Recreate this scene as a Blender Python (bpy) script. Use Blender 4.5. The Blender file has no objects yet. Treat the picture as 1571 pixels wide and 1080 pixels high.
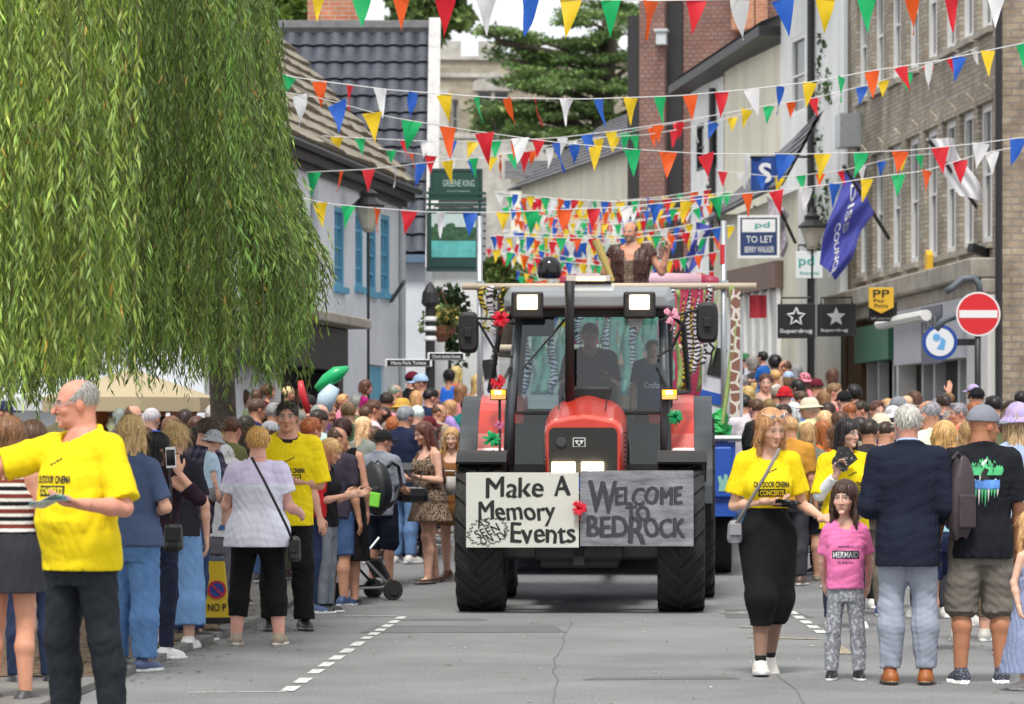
import bpy, math, random
import numpy as np
from mathutils import Vector, Matrix
from mathutils.bvhtree import BVHTree
S = bpy.context.scene
COL = S.collection
R = math.radians
# ---------------------------------------------------------------- camera
FPX, CX, HY, EYE = 5775.0, 785.5, 690.0, 1.5      # focal length in photo pixels, centre column, horizon row, eye height
cam_d = bpy.data.cameras.new('camera'); cam = bpy.data.objects.new('camera', cam_d); COL.objects.link(cam)
cam.location = (0, 0, EYE); cam.rotation_euler = (R(90), 0, 0)
cam_d.sensor_width = 36; cam_d.lens = FPX / 1571 * 36
cam_d.shift_y = (HY - 540) / 1571
cam_d.clip_start = 0.5; cam_d.clip_end = 1500
cam_d.dof.use_dof = True; cam_d.dof.focus_distance = 29.0; cam_d.dof.aperture_fstop = 5.0
S.camera = cam
# ---------------------------------------------------------------- overcast daylight
SUN_EL, SUN_AZ = R(60), R(188)
W = bpy.data.worlds.new('World'); S.world = W; W.use_nodes = True
nt = W.node_tree; nt.nodes.clear()
wo = nt.nodes.new('ShaderNodeOutputWorld'); bg = nt.nodes.new('ShaderNodeBackground')
sky = nt.nodes.new('ShaderNodeTexSky'); sky.sky_type = 'NISHITA'; sky.sun_disc = False
sky.sun_elevation = SUN_EL; sky.sun_rotation = SUN_AZ
tc = nt.nodes.new('ShaderNodeTexCoord'); mp = nt.nodes.new('ShaderNodeMapping'); mp.inputs['Scale'].default_value = (3, 3, 7)
nz = nt.nodes.new('ShaderNodeTexNoise'); nz.inputs['Scale'].default_value = 1.6; nz.inputs['Detail'].default_value = 7
cr = nt.nodes.new('ShaderNodeValToRGB')
cr.color_ramp.elements[0].position = .36; cr.color_ramp.elements[0].color = (8.6, 8.9, 9.3, 1)
cr.color_ramp.elements[1].position = .62; cr.color_ramp.elements[1].color = (11.5, 11.5, 11.4, 1)
mx = nt.nodes.new('ShaderNodeMix'); mx.data_type = 'RGBA'; mx.inputs['Factor'].default_value = .88
nt.links.new(tc.outputs['Generated'], mp.inputs['Vector']); nt.links.new(mp.outputs[0], nz.inputs['Vector'])
nt.links.new(nz.outputs['Fac'], cr.inputs['Fac'])
nt.links.new(sky.outputs[0], mx.inputs['A']); nt.links.new(cr.outputs[0], mx.inputs['B'])
nt.links.new(mx.outputs['Result'], bg.inputs['Color']); bg.inputs['Strength'].default_value = .086
nt.links.new(bg.outputs[0], wo.inputs['Surface'])
sd = bpy.data.lights.new('sun', 'SUN'); sd.energy = 2.6; sd.angle = R(14); sd.color = (1, .97, .92)
sun = bpy.data.objects.new('sun', sd); COL.objects.link(sun)
sun.rotation_euler = (R(90) - SUN_EL, 0, R(180) - SUN_AZ + R(0))
sun.rotation_euler = Vector((-math.sin(R(-8)) * math.cos(SUN_EL), math.cos(R(-8)) * math.cos(SUN_EL), -math.sin(SUN_EL))).to_track_quat('-Z', 'Y').to_euler()
S.view_settings.view_transform = 'Standard'; S.view_settings.look = 'None'
S.view_settings.exposure = 0.45; S.view_settings.gamma = 1
S.render.engine = 'CYCLES'
S.cycles.use_denoising = True; S.cycles.max_bounces = 6; S.cycles.transparent_max_bounces = 12
S.cycles.use_adaptive_sampling = True; S.cycles.adaptive_threshold = 0.015
# ---------------------------------------------------------------- helpers
def g(Y):                                   # height of the street along its length: flat, then climbing to the church
    t = max(0.0, Y - 36.0)
    return .06 * (t - 2.5 * (1 - math.exp(-t / 2.5)))
def PX(px, Y): return (px - CX) * Y / FPX
def PZ(py, Y): return EYE + (HY - py) * Y / FPX
def P(px, py, Y): return Vector((PX(px, Y), Y, PZ(py, Y)))
def lin(c): return tuple(((x / 255 / 12.92) if x / 255 <= .04045 else ((x / 255 + .055) / 1.055) ** 2.4) for x in c)
def tag(o, label=None, cat=None, group=None, kind=None):
    if label: o['label'] = label
    if cat: o['category'] = cat
    if group: o['group'] = group
    if kind: o['kind'] = kind
    return o
def empty(name, loc=(0, 0, 0), rz=0, label=None, cat=None, group=None):
    o = bpy.data.objects.new(name, None); COL.objects.link(o); o.empty_display_size = .2
    o.location = loc; o.rotation_euler = (0, 0, rz)
    return tag(o, label, cat, group)
class MB:
    def __init__(s): s.v = []; s.f = []; s.m = []; s.cur = 0
    def mat(s, i): s.cur = i; return s
    def add(s, v, f):
        n = len(s.v); s.v.extend([tuple(p) for p in v])
        for q in f: s.f.append(tuple(i + n for i in q)); s.m.append(s.cur)
        return s
    def box(s, c, d, rot=None, taper=None):
        x, y, z = d[0] / 2, d[1] / 2, d[2] / 2; t = taper or (1, 1)
        v = [(-x, -y, -z), (x, -y, -z), (x, y, -z), (-x, y, -z), (-x * t[0], -y * t[1], z), (x * t[0], -y * t[1], z), (x * t[0], y * t[1], z), (-x * t[0], y * t[1], z)]
        if rot is not None: v = [rot @ Vector(p) for p in v]
        return s.add([(p[0] + c[0], p[1] + c[1], p[2] + c[2]) for p in v], [(3, 2, 1, 0), (4, 5, 6, 7), (0, 1, 5, 4), (1, 2, 6, 5), (2, 3, 7, 6), (3, 0, 4, 7)])
    def bx(s, x0, x1, y0, y1, z0, z1): return s.box(((x0 + x1) / 2, (y0 + y1) / 2, (z0 + z1) / 2), (x1 - x0, y1 - y0, z1 - z0))
    def quad(s, a, b, c, d): return s.add([a, b, c, d], [(0, 1, 2, 3)])
    def tube(s, pts, r, n=8, cap=True):
        pts = [Vector(p) for p in pts]; rr = r if isinstance(r, (list, tuple)) else [r] * len(pts)
        v = []; up = None
        for i, p in enumerate(pts):
            d = (pts[min(i + 1, len(pts) - 1)] - pts[max(i - 1, 0)]).normalized()
            if up is None: up = d.orthogonal().normalized()
            a = (up - d * up.dot(d))
            a = a.normalized() if a.length > 1e-6 else d.orthogonal().normalized()
            up = a; b = d.cross(a)
            for k in range(n):
                t = 2 * math.pi * k / n; v.append(p + (a * math.cos(t) + b * math.sin(t)) * rr[i])
        f = [(i * n + k, i * n + (k + 1) % n, (i + 1) * n + (k + 1) % n, (i + 1) * n + k) for i in range(len(pts) - 1) for k in range(n)]
        if cap: f += [tuple(range(n))[::-1], tuple((len(pts) - 1) * n + k for k in range(n))]
        return s.add(v, f)
    def lathe(s, prof, c=(0, 0, 0), n=16, M=None, cap=True):       # prof: (radius, height) along local z
        v = [(r * math.cos(2 * math.pi * k / n), r * math.sin(2 * math.pi * k / n), z) for r, z in prof for k in range(n)]
        if M is not None: v = [M @ Vector(p) for p in v]
        v = [(p[0] + c[0], p[1] + c[1], p[2] + c[2]) for p in v]
        f = [(i * n + k, i * n + (k + 1) % n, (i + 1) * n + (k + 1) % n, (i + 1) * n + k) for i in range(len(prof) - 1) for k in range(n)]
        if cap: f += [tuple(range(n))[::-1], tuple((len(prof) - 1) * n + k for k in range(n))]
        return s.add(v, f)
    def prism(s, poly, o, ux, uy, dep):                             # 2d outline extruded along dep
        o, ux, uy, dep = Vector(o), Vector(ux), Vector(uy), Vector(dep); n = len(poly)
        a = [o + ux * p[0] + uy * p[1] for p in poly]
        return s.add(a + [q + dep for q in a], [tuple(range(n))[::-1], tuple(range(n, 2 * n))] + [(i, (i + 1) % n, n + (i + 1) % n, n + i) for i in range(n)])
    def grid(s, fn, nu, nv):
        v = [fn(i / nu, j / nv) for j in range(nv + 1) for i in range(nu + 1)]
        return s.add(v, [(j * (nu + 1) + i, j * (nu + 1) + i + 1, (j + 1) * (nu + 1) + i + 1, (j + 1) * (nu + 1) + i) for j in range(nv) for i in range(nu)])
    def build(s, name, mats, parent=None, smooth=False, bevel=0, loc=None, rz=0, color=None, solid=0):
        me = bpy.data.meshes.new(name); me.from_pydata([tuple(p) for p in s.v], [], s.f)
        for m in (mats if isinstance(mats, (list, tuple)) else [mats]): me.materials.append(m)
        me.polygons.foreach_set('material_index', s.m)
        if smooth: me.polygons.foreach_set('use_smooth', [True] * len(s.f))
        me.update()
        o = bpy.data.objects.new(name, me); COL.objects.link(o)
        if parent is not None: o.parent = parent
        if loc is not None: o.location = loc
        if rz: o.rotation_euler = (0, 0, rz)
        if color: o.color = (*color[:3], 1)
        if solid: md = o.modifiers.new('solid', 'SOLIDIFY'); md.thickness = solid; md.offset = 0
        if bevel:
            md = o.modifiers.new('bevel', 'BEVEL'); md.width = bevel; md.segments = 2; md.limit_method = 'ANGLE'; md.angle_limit = R(40)
            if smooth: md.harden_normals = False
        return o
_mats = {}
def nd(nt, t, **kw):
    n = nt.nodes.new(t)
    for k, v in kw.items():
        if k in n.inputs: n.inputs[k].default_value = v
        else: setattr(n, k, v)
    return n
def pm(name, col=(.5, .5, .5), rough=.6, metal=0, var=0, vs=3.0, bump=0, bs=40.0, objcol=False, attr=False, spec=.5, stretch=None, emit=None, es=1, brick=None, trans=0, alpha=None, coat=0, custom=None):
    if name in _mats: return _mats[name]
    m = bpy.data.materials.new(name); m.use_nodes = True; nt = m.node_tree; B = nt.nodes['Principled BSDF']; L = nt.links.new
    B.inputs['Roughness'].default_value = rough; B.inputs['Metallic'].default_value = metal; B.inputs['Specular IOR Level'].default_value = spec
    if coat: B.inputs['Coat Weight'].default_value = coat; B.inputs['Coat Roughness'].default_value = .08
    c = nd(nt, 'ShaderNodeRGB').outputs[0]; c.default_value = (*col[:3], 1)
    tcn = nd(nt, 'ShaderNodeTexCoord'); vec = tcn.outputs['Object']
    if objcol: c = nd(nt, 'ShaderNodeObjectInfo').outputs['Color']
    if attr:
        at = nd(nt, 'ShaderNodeAttribute', attribute_name='col'); ml = nd(nt, 'ShaderNodeMix', data_type='RGBA', blend_type='MULTIPLY'); ml.inputs['Factor'].default_value = 1
        L(c, ml.inputs['A']); L(at.outputs['Color'], ml.inputs['B'])
        sw = nd(nt, 'ShaderNodeMix', data_type='RGBA'); L(at.outputs['Alpha'], sw.inputs['Factor']); L(at.outputs['Color'], sw.inputs['A']); L(ml.outputs['Result'], sw.inputs['B']); c = sw.outputs['Result']
    if stretch:
        mpn = nd(nt, 'ShaderNodeMapping'); mpn.inputs['Scale'].default_value = stretch; L(vec, mpn.inputs['Vector']); vec = mpn.outputs[0]
    if brick:                                                        # (brick length, height, mortar colour, second colour)
        sx = nd(nt, 'ShaderNodeSeparateXYZ'); L(vec, sx.inputs[0]); ad = nd(nt, 'ShaderNodeMath', operation='ADD'); L(sx.outputs[0], ad.inputs[0]); L(sx.outputs[1], ad.inputs[1])
        cb = nd(nt, 'ShaderNodeCombineXYZ'); L(ad.outputs[0], cb.inputs[0]); L(sx.outputs[2], cb.inputs[1])
        bt = nd(nt, 'ShaderNodeTexBrick', Scale=1.0); bt.inputs['Brick Width'].default_value = brick[0]; bt.inputs['Row Height'].default_value = brick[1]
        bt.inputs['Mortar Size'].default_value = brick[4] if len(brick) > 4 else .012; bt.inputs['Mortar'].default_value = (*brick[2], 1); bt.inputs['Color2'].default_value = (*brick[3], 1); bt.inputs['Bias'].default_value = 0
        L(cb.outputs[0], bt.inputs['Vector']); L(c, bt.inputs['Color1']); c = bt.outputs['Color']
    if custom: c = custom(nt, c, vec, B) or c
    if var:
        n1 = nd(nt, 'ShaderNodeTexNoise', Scale=vs, Detail=5.0, Roughness=.65); L(vec, n1.inputs['Vector'])
        mr = nd(nt, 'ShaderNodeMapRange'); mr.inputs['From Min'].default_value = .3; mr.inputs['From Max'].default_value = .7; mr.inputs['To Min'].default_value = 1 - var; mr.inputs['To Max'].default_value = 1 + var
        L(n1.outputs['Fac'], mr.inputs['Value']); vm = nd(nt, 'ShaderNodeVectorMath', operation='SCALE'); L(c, vm.inputs[0]); L(mr.outputs[0], vm.inputs['Scale']); c = vm.outputs[0]
    L(c, B.inputs['Base Color'])
    if bump:
        n2 = nd(nt, 'ShaderNodeTexNoise', Scale=bs, Detail=4.0); L(vec, n2.inputs['Vector']); bp = nd(nt, 'ShaderNodeBump', Strength=bump, Distance=.02); L(n2.outputs['Fac'], bp.inputs['Height']); L(bp.outputs[0], B.inputs['Normal'])
    if emit: B.inputs['Emission Color'].default_value = (*emit, 1); B.inputs['Emission Strength'].default_value = es
    if trans:                                                        # thin leaf / cloth: part of the light passes through
        tr = nd(nt, 'ShaderNodeBsdfTranslucent'); L(c, tr.inputs['Color']); ms = nd(nt, 'ShaderNodeMixShader'); ms.inputs[0].default_value = trans
        L(B.outputs[0], ms.inputs[1]); L(tr.outputs[0], ms.inputs[2]); L(ms.outputs[0], nt.nodes['Material Output'].inputs['Surface'])
    _mats[name] = m; return m
def glass_mat(name, tint=(.8, .9, .92), mixf=.8, rough=.03):         # thin pane: mostly see-through, a fixed share mirrored
    if name in _mats: return _mats[name]
    m = bpy.data.materials.new(name); m.use_nodes = True; nt = m.node_tree; nt.nodes.clear(); L = nt.links.new
    o = nd(nt, 'ShaderNodeOutputMaterial'); t = nd(nt, 'ShaderNodeBsdfTransparent'); t.inputs[0].default_value = (*tint, 1)
    gl = nd(nt, 'ShaderNodeBsdfGlossy'); gl.inputs['Roughness'].default_value = rough; fr = nd(nt, 'ShaderNodeFresnel', IOR=1.5)
    mr = nd(nt, 'ShaderNodeMapRange'); mr.inputs['To Min'].default_value = 1 - mixf; L(fr.outputs[0], mr.inputs['Value'])
    ms = nd(nt, 'ShaderNodeMixShader'); L(mr.outputs[0], ms.inputs[0]); L(t.outputs[0], ms.inputs[1]); L(gl.outputs[0], ms.inputs[2]); L(ms.outputs[0], o.inputs['Surface'])
    _mats[name] = m; return m
def text_mesh(txt, size=1.0, bold=0.0, italic=0.0):
    cu = bpy.data.curves.new('t', 'FONT'); cu.body = txt; cu.size = size; cu.offset = bold * size; cu.resolution_u = 3; cu.shear = italic; cu.align_x = 'CENTER'; cu.align_y = 'CENTER'
    o = bpy.data.objects.new('t', cu); COL.objects.link(o); bpy.context.view_layer.update()
    me = o.evaluated_get(bpy.context.evaluated_depsgraph_get()).to_mesh()
    v = [tuple(p.co) for p in me.vertices]; f = [tuple(p.vertices) for p in me.polygons]
    bpy.data.objects.remove(o); bpy.data.curves.remove(cu)
    return v, f
def fit_text(txt, w, h, bold=0.0, italic=0.0):                       # scaled to fill a w x h box
    v, f = text_mesh(txt, 1, bold, italic)
    if not v: return [], []
    a = np.array(v); lo, hi = a.min(0), a.max(0); d = np.maximum(hi - lo, 1e-6)
    a[:, 0] = (a[:, 0] - (lo[0] + hi[0]) / 2) * w / d[0]; a[:, 1] = (a[:, 1] - (lo[1] + hi[1]) / 2) * h / d[1]
    return [(p[0], p[1]) for p in a], f
def put(mb, vf, o, ux, uy):                                          # place a flat 2d mesh in space
    o, ux, uy = Vector(o), Vector(ux), Vector(uy)
    return mb.add([o + ux * p[0] + uy * p[1] for p in vf[0]], vf[1])
def copy_tree(o, parent=None):
    c = o.copy(); COL.objects.link(c)
    if parent is not None: c.parent = parent
    for ch in list(o.children): copy_tree(ch, c)
    return c
WHITE, BLACK = (.75, .75, .74), (.012, .012, .013)
# ---------------------------------------------------------------- figures: one smooth surface from tapered limbs, in units of standing height
F32 = np.float32
def A(*x): return np.array(x, F32)
def nrm(v): v = np.array(v, F32); return v / max(1e-9, np.linalg.norm(v))
def rcone(p, a, b, r1, r2):
    ba = b - a; h = np.clip(((p - a) @ ba) / max(1e-9, float(ba @ ba)), 0, 1)
    return np.linalg.norm(p - a - h[:, None] * ba, axis=1) - (r1 + (r2 - r1) * h)
def ell(p, c, r):
    q = (p - A(*c)) / A(*r); k0 = np.linalg.norm(q, axis=1); k1 = np.linalg.norm(q / A(*r), axis=1)
    return k0 * (k0 - 1) / np.maximum(k1, 1e-6)
def smin(a, b, k):
    h = np.clip(.5 + .5 * (b - a) / k, 0, 1); return b * (1 - h) + a * h - k * h * (1 - h)
def smax(a, b, k): return -smin(-a, -b, k)
def surfnet(F, lo, h):
    Sg = F < 0; nx, ny, nz_ = F.shape
    c = np.zeros((nx - 1, ny - 1, nz_ - 1), np.uint8)
    for i in (0, 1):
        for j in (0, 1):
            for k in (0, 1): c += Sg[i:nx - 1 + i, j:ny - 1 + j, k:nz_ - 1 + k]
    idx = np.argwhere((c > 0) & (c < 8))
    if len(idx) == 0: return np.zeros((0, 3), F32), np.zeros((0, 4), np.int32)
    cid = np.full(c.shape, -1, np.int32); cid[tuple(idx.T)] = np.arange(len(idx))
    acc = np.zeros((len(idx), 3), F32); cnt = np.zeros(len(idx), F32)
    cor = [(i, j, k) for i in (0, 1) for j in (0, 1) for k in (0, 1)]
    vals = {q: F[idx[:, 0] + q[0], idx[:, 1] + q[1], idx[:, 2] + q[2]] for q in cor}
    for q in cor:
        for ax in range(3):
            if q[ax]: continue
            r = list(q); r[ax] = 1; a, b = vals[q], vals[tuple(r)]; X = (a < 0) != (b < 0)
            t = np.where(X, a / np.where(X, a - b, 1), 0)
            w = X.astype(F32)
            for d in range(3): acc[:, d] += w * (q[d] + (t if d == ax else 0))
            cnt += w
    v = (idx + acc / cnt[:, None]) * h + lo
    fs = []
    def quads(E, flip, o4):
        e = np.argwhere(E)
        if len(e) == 0: return
        q = np.stack([cid[tuple((e + A(*o).astype(int)).T)] for o in o4], 1); fl = flip[tuple(e.T)]
        q[~fl] = q[~fl][:, ::-1]; fs.append(q)
    def edge(ax):
        sl0 = [slice(1, -1)] * 3; sl1 = [slice(1, -1)] * 3; sl0[ax] = slice(0, -1); sl1[ax] = slice(1, None)
        return Sg[tuple(sl0)], Sg[tuple(sl1)]
    a, b = edge(0); quads(a != b, a, [(0, 0, 0), (0, 1, 0), (0, 1, 1), (0, 0, 1)])
    a, b = edge(1); quads(a != b, a, [(0, 0, 0), (0, 0, 1), (1, 0, 1), (1, 0, 0)])
    a, b = edge(2); quads(a != b, a, [(0, 0, 0), (1, 0, 0), (1, 1, 0), (0, 1, 0)])
    return v.astype(F32), np.concatenate(fs) if fs else np.zeros((0, 4), np.int32)
def mesh_sdf(fn, lo, hi, h):
    lo = A(*lo); hi = A(*hi); n = np.ceil((hi - lo) / (4 * h)).astype(int) + 1
    ax = [lo[i] + np.arange(n[i], dtype=F32) * 4 * h for i in range(3)]
    dc = fn(np.stack(np.meshgrid(*ax, indexing='ij'), -1).reshape(-1, 3).astype(F32)).reshape(n)
    m = n * 4 - 3; ii = [np.minimum((np.arange(m[i]) + 2) // 4, n[i] - 1) for i in range(3)]
    big = dc[np.ix_(*ii)]; F = np.where(big < 0, F32(-1), F32(1)); act = np.argwhere(np.abs(big) < 7.5 * h)
    if len(act): F[tuple(act.T)] = fn((lo + act * F32(h)).astype(F32))
    return surfnet(F, lo, F32(h))
def sdf_obj_mesh(name, parts, mats, colfn=None, extra=None):          # parts: [(v,f)], extra: [(v,f,material index)]
    V = []; Fq = []; n = 0
    for v, f in parts:
        if len(v): V.append(v); Fq.append(f + n); n += len(v)
    V = np.concatenate(V) if V else np.zeros((0, 3), F32); Fq = np.concatenate(Fq) if Fq else np.zeros((0, 4), int)
    me = bpy.data.meshes.new(name); ev = []; ef = []; em = []
    for v, f, mi in (extra or []):
        b = len(V) + len(ev); ev += [tuple(p) for p in v]; ef += [tuple(i + b for i in q) for q in f]; em += [mi] * len(f)
    nv = len(V) + len(ev); me.vertices.add(nv)
    me.vertices.foreach_set('co', np.concatenate([V.ravel(), np.array(ev, F32).ravel()]).astype(F32))
    cnt = [4] * len(Fq) + [len(q) for q in ef]; tot = int(np.sum(cnt)); me.loops.add(tot); me.polygons.add(len(cnt))
    me.loops.foreach_set('vertex_index', np.concatenate([Fq.ravel(), np.array([i for q in ef for i in q], int)]).astype(np.int32))
    st = np.concatenate([[0], np.cumsum(cnt)[:-1]]).astype(np.int32) if len(cnt) else np.zeros(0, np.int32)
    me.polygons.foreach_set('loop_start', st)
    me.polygons.foreach_set('material_index', np.array([0] * len(Fq) + em, np.int32)); me.polygons.foreach_set('use_smooth', [True] * len(cnt))
    for m in (mats if isinstance(mats, (list, tuple)) else [mats]): me.materials.append(m)
    at = me.attributes.new('col', 'FLOAT_COLOR', 'POINT'); c = np.ones((nv, 4), F32)
    if colfn is not None and len(V): c[:len(V)] = colfn(V)
    at.data.foreach_set('color', c.ravel()); me.update(calc_edges=True); me.validate()
    return me
def fold(p, seed, amp, fr=(22, 22, 14)):                              # cloth folds: soft waves with sharper creases on top
    r = np.random.RandomState(seed); d = np.zeros(len(p), F32); w = p + .018 * np.sin(p[:, [1, 2, 0]] * 23 + seed)
    for i in range(6):
        k = r.normal(size=3) * np.array(fr) * (.9 + .75 * i); q = np.sin(w @ k.astype(F32) + r.rand() * 6.3)
        d += (q if i < 2 else 1 - 2.2 * np.abs(q)) / (1 + .45 * i)
    return d * F32(amp / 2.2)
KIND = {
 'm': dict(hip=.52, hx=.047, knee=.285, ank=.042, sh=.806, shx=.103, nk=.846, hh=.131, ua=.172, fa=.148, ar=(.0275, .0225, .0150), lr=(.049, .033, .0225), neck=.033,
      loft=[(.44, .080, .058, .004), (.50, .091, .067, .010), (.55, .090, .064, .008), (.61, .082, .057, 0), (.68, .089, .061, -.003), (.74, .099, .066, -.003), (.79, .093, .058, .002), (.82, .066, .045, .006), (.855, .032, .034, .006)]),
 'f': dict(hip=.52, hx=.046, knee=.285, ank=.042, sh=.796, shx=.086, nk=.838, hh=.132, ua=.165, fa=.143, ar=(.0235, .0195, .0130), lr=(.049, .032, .0205), neck=.027,
      loft=[(.44, .080, .058, .006), (.50, .093, .068, .012), (.55, .088, .062, .008), (.62, .068, .050, 0), (.68, .075, .054, -.003), (.73, .082, .058, -.004), (.775, .077, .050, .002), (.81, .052, .040, .006), (.848, .027, .029, .006)]),
 'c': dict(hip=.475, hx=.041, knee=.255, ank=.04, sh=.745, shx=.080, nk=.79, hh=.168, ua=.152, fa=.132, ar=(.0245, .0205, .0145), lr=(.043, .031, .0225), neck=.029,
      loft=[(.40, .068, .054, .004), (.455, .080, .062, .008), (.50, .078, .060, .004), (.56, .073, .058, -.004), (.63, .075, .057, -.003), (.68, .079, .055, 0), (.725, .074, .048, .003), (.76, .050, .040, .005), (.80, .030, .031, .006)]),
}
DOWN = ((.13, .02, -1), (.10, -.22, -1))
class Fig:
    """Pose and proportions. Faces -Y; R is the person's right arm (-X). arms[s] = (upper dir, fore dir[, hand dir, palm normal, curl])
    with x written outwards; legs[s] = (thigh dir, shin dir); head = (yaw, pitch, roll) in degrees."""
    def __init__(s, kind='m', w=0, arms=None, legs=None, head=(0, 0, 0), lean=(0, 0), belly=0, stance=.012):
        K = KIND[kind]; s.kind = kind; s.K = K; s.w = w; s.lean = A(lean[0], lean[1], 0); s.belly = belly
        arms = arms or {}; legs = legs or {}
        L = np.array(K['loft'], F32); s.lz = L[:, 0]; fat = 1 + w * np.interp(L[:, 0], [.4, .5, .62, .75, .83, .86], [.7, .9, 1.15, .8, .4, .3]); s.la = L[:, 1] * fat; s.lb = L[:, 2] * (fat + .15 * w); s.lc = L[:, 3].copy()
        if belly: bz = np.exp(-((L[:, 0] - .615) / .075) ** 2) * belly; s.lb += bz * .6; s.lc -= bz * .6; s.la += bz * .25
        s.arm = {}; s.leg = {}
        for sg, nm in ((-1, 'R'), (1, 'L')):
            d = arms.get(nm, DOWN); fx = lambda v: nrm((v[0] * sg, v[1], v[2]))
            z = K['sh']; sh = A(sg * (K['shx'] * (1 + .35 * w)), .006, z) + s.off(z)
            u, fd = fx(d[0]), fx(d[1]); el = sh + u * K['ua']; wr = el + fd * K['fa']
            hd = fx(d[2]) if len(d) > 2 and d[2] else fd
            pn = fx(d[3]) if len(d) > 3 and d[3] else nrm((-sg, .3, 0)); cu = d[4] if len(d) > 4 else .35
            s.arm[nm] = (sh, el, wr, hd, pn, cu, sg)
            hp = A(sg * K['hx'] * (1 + .25 * w), .004, K['hip']); lg = legs.get(nm)
            th = K['hip'] - K['knee']; shn = K['knee'] - K['ank']
            if lg: kd, sdn = fx(lg[0]), fx(lg[1])
            else: kd, sdn = nrm((sg * stance / th * 1.0, -.03, -1)), nrm((sg * stance / shn * .4, .05, -1))
            kn = hp + kd * th; an = kn + sdn * shn; fy = lg[2] if lg and len(lg) > 2 else 8; fp = lg[3] if lg and len(lg) > 3 else 0
            s.leg[nm] = (hp, kn, an, sg, fy, fp)
        s.zmin = min(s.leg[n][2][2] for n in 'RL') - K['ank']
        yw, pt, rl = [R(a) for a in head]
        s.HR = np.array(Matrix.Rotation(yw, 3, 'Z') @ Matrix.Rotation(pt, 3, 'X') @ Matrix.Rotation(rl, 3, 'Y'), F32)
        s.hh = K['hh']; s.piv = A(0, .008, K['nk']) + s.off(K['nk']); s.hup = 1 - K['hh'] - K['nk']
        s.hc = s.piv + s.HR @ A(0, -.012, s.hup)                      # chin level, centre of the head
    def off(s, z): return s.lean * max(0, z - s.K['hip'])
    def head_local(s, p): return ((p - s.hc) @ s.HR) / F32(s.hh)
    def head_world(s, q): return s.hc + s.HR @ (A(*q) * s.hh)
    def tors(s, p, e=0, zlo=None, zhi=None, zext=False):
        z = p[:, 2]; o = np.maximum(0, z - s.K['hip'])[:, None] * s.lean; q = p - o
        zz = np.maximum(z, s.lz[1]) if zext else z
        a = np.interp(zz, s.lz, s.la).astype(F32) + F32(e); b = np.interp(zz, s.lz, s.lb).astype(F32) + F32(e); c = np.interp(zz, s.lz, s.lc).astype(F32)
        r = ((np.abs(q[:, 0]) / a) ** 2.3 + (np.abs(q[:, 1] - c) / b) ** 2.3) ** F32(1 / 2.3)
        d = (r - 1) * np.minimum(a, b)
        if s.kind == 'f':
            for sg in (-1, 1): d = smin(d, ell(q, (sg * .038 * (1 + .4 * s.w), -.042 - .02 * s.w, .712), (.037 + e, .032 + e, .036 + e)), .03)
        d = np.maximum(d, z - (s.lz[-1] if zhi is None else zhi)); return np.maximum(d, (s.lz[0] if zlo is None else zlo) - z)
    def body(s, p):
        K = s.K; w = 1 + .55 * s.w; d = s.tors(p)
        d = smin(d, rcone(p, A(0, .010, K['nk'] - .025) + s.off(K['nk']), s.hc + s.HR @ A(0, .016, .045), K['neck'] * (1 + .3 * s.w) + .004, K['neck'] * (1 + .3 * s.w)), .02)
        for n in 'RL':
            sh, el, wr, hd, pn, cu, sg = s.arm[n]; r = [x * w for x in K['ar']]
            d = smin(d, rcone(p, A(sg * .026, .012, K['nk'] - .010) + s.off(K['nk']), sh + A(-sg * .012, 0, .002), .024, r[0] * 1.0), .022)
            a = smin(rcone(p, sh, el, r[0], r[1] * .95), rcone(p, el, el + (wr - el) * .35, r[1] * .97, r[1]), .012)
            a = smin(a, rcone(p, el + (wr - el) * .3, wr, r[1], r[2]), .01); d = smin(d, a, .012)
            hp, kn, an, sg, fy, fp = s.leg[n]; r = [x * w for x in K['lr']]; cf = kn + (an - kn) * .32 + A(0, .010, 0)
            l = smin(rcone(p, hp, kn, r[0], r[1]), rcone(p, kn, cf, r[1] * .95, r[1] * 1.02), .012); l = smin(l, rcone(p, cf, an, r[1] * 1.0, r[2]), .012)
            t = s.foot_axes(n); l = smin(l, rcone(p, an + A(0, .006, -.012), t[0] + (t[1] - t[0]) * .72 + A(0, 0, .004), .017, .008), .01)
            d = smin(d, l, .014)
        return d
    def foot_axes(s, n):                                              # heel, toe in body units
        hp, kn, an, sg, fy, fp = s.leg[n]; a = R(fy) * sg; f = A(math.sin(a), -math.cos(a), 0); pt = R(fp)
        dn = A(0, 0, -1); F = f * math.cos(pt) + dn * math.sin(pt); D = dn * math.cos(pt) - f * math.sin(pt)
        base = an + D * (s.K['ank'] - .014)
        return base - F * .028, base + F * .098, F, D
    def headf(s, p, det=1):
        q = s.head_local(p); fem = s.kind == 'f'; ch = s.kind == 'c'
        d = ell(q, (0, .05, .63), (.335, .42, .365)); d = smin(d, ell(q, (0, -.11, .42), (.27, .295, .36)), .10)
        d = smin(d, ell(q, (0, -.19, .16 if not ch else .2), (.17 if fem or ch else .20, .19, .15)), .10)
        d = smin(d, ell(q, (0, -.32, .575), (.20, .075, .045)), .07)
        for sg in (-1, 1):
            d = smin(d, ell(q, (sg * .165, -.27, .36), (.09, .09, .08)), .08)
            d = smax(d, -ell(q, (sg * .135, -.435, .485), (.085, .075, .05)), .05)
            d = smin(d, ell(q, (sg * .132, -.315, .490), (.062, .062, .05)), .012)
            d = smin(d, ell(q, (sg * .335, .05, .46), (.035, .085, .125)), .03)
        nl = .045 if ch else .09 if fem else .12
        d = smin(d, rcone(q, A(0, -.385, .53), A(0, -.385 - nl, .345), .030, .050), .045)
        for sg in (-1, 1): d = smin(d, ell(q, (sg * .05, -.40, .335), (.038, .05, .032)), .025)
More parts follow.
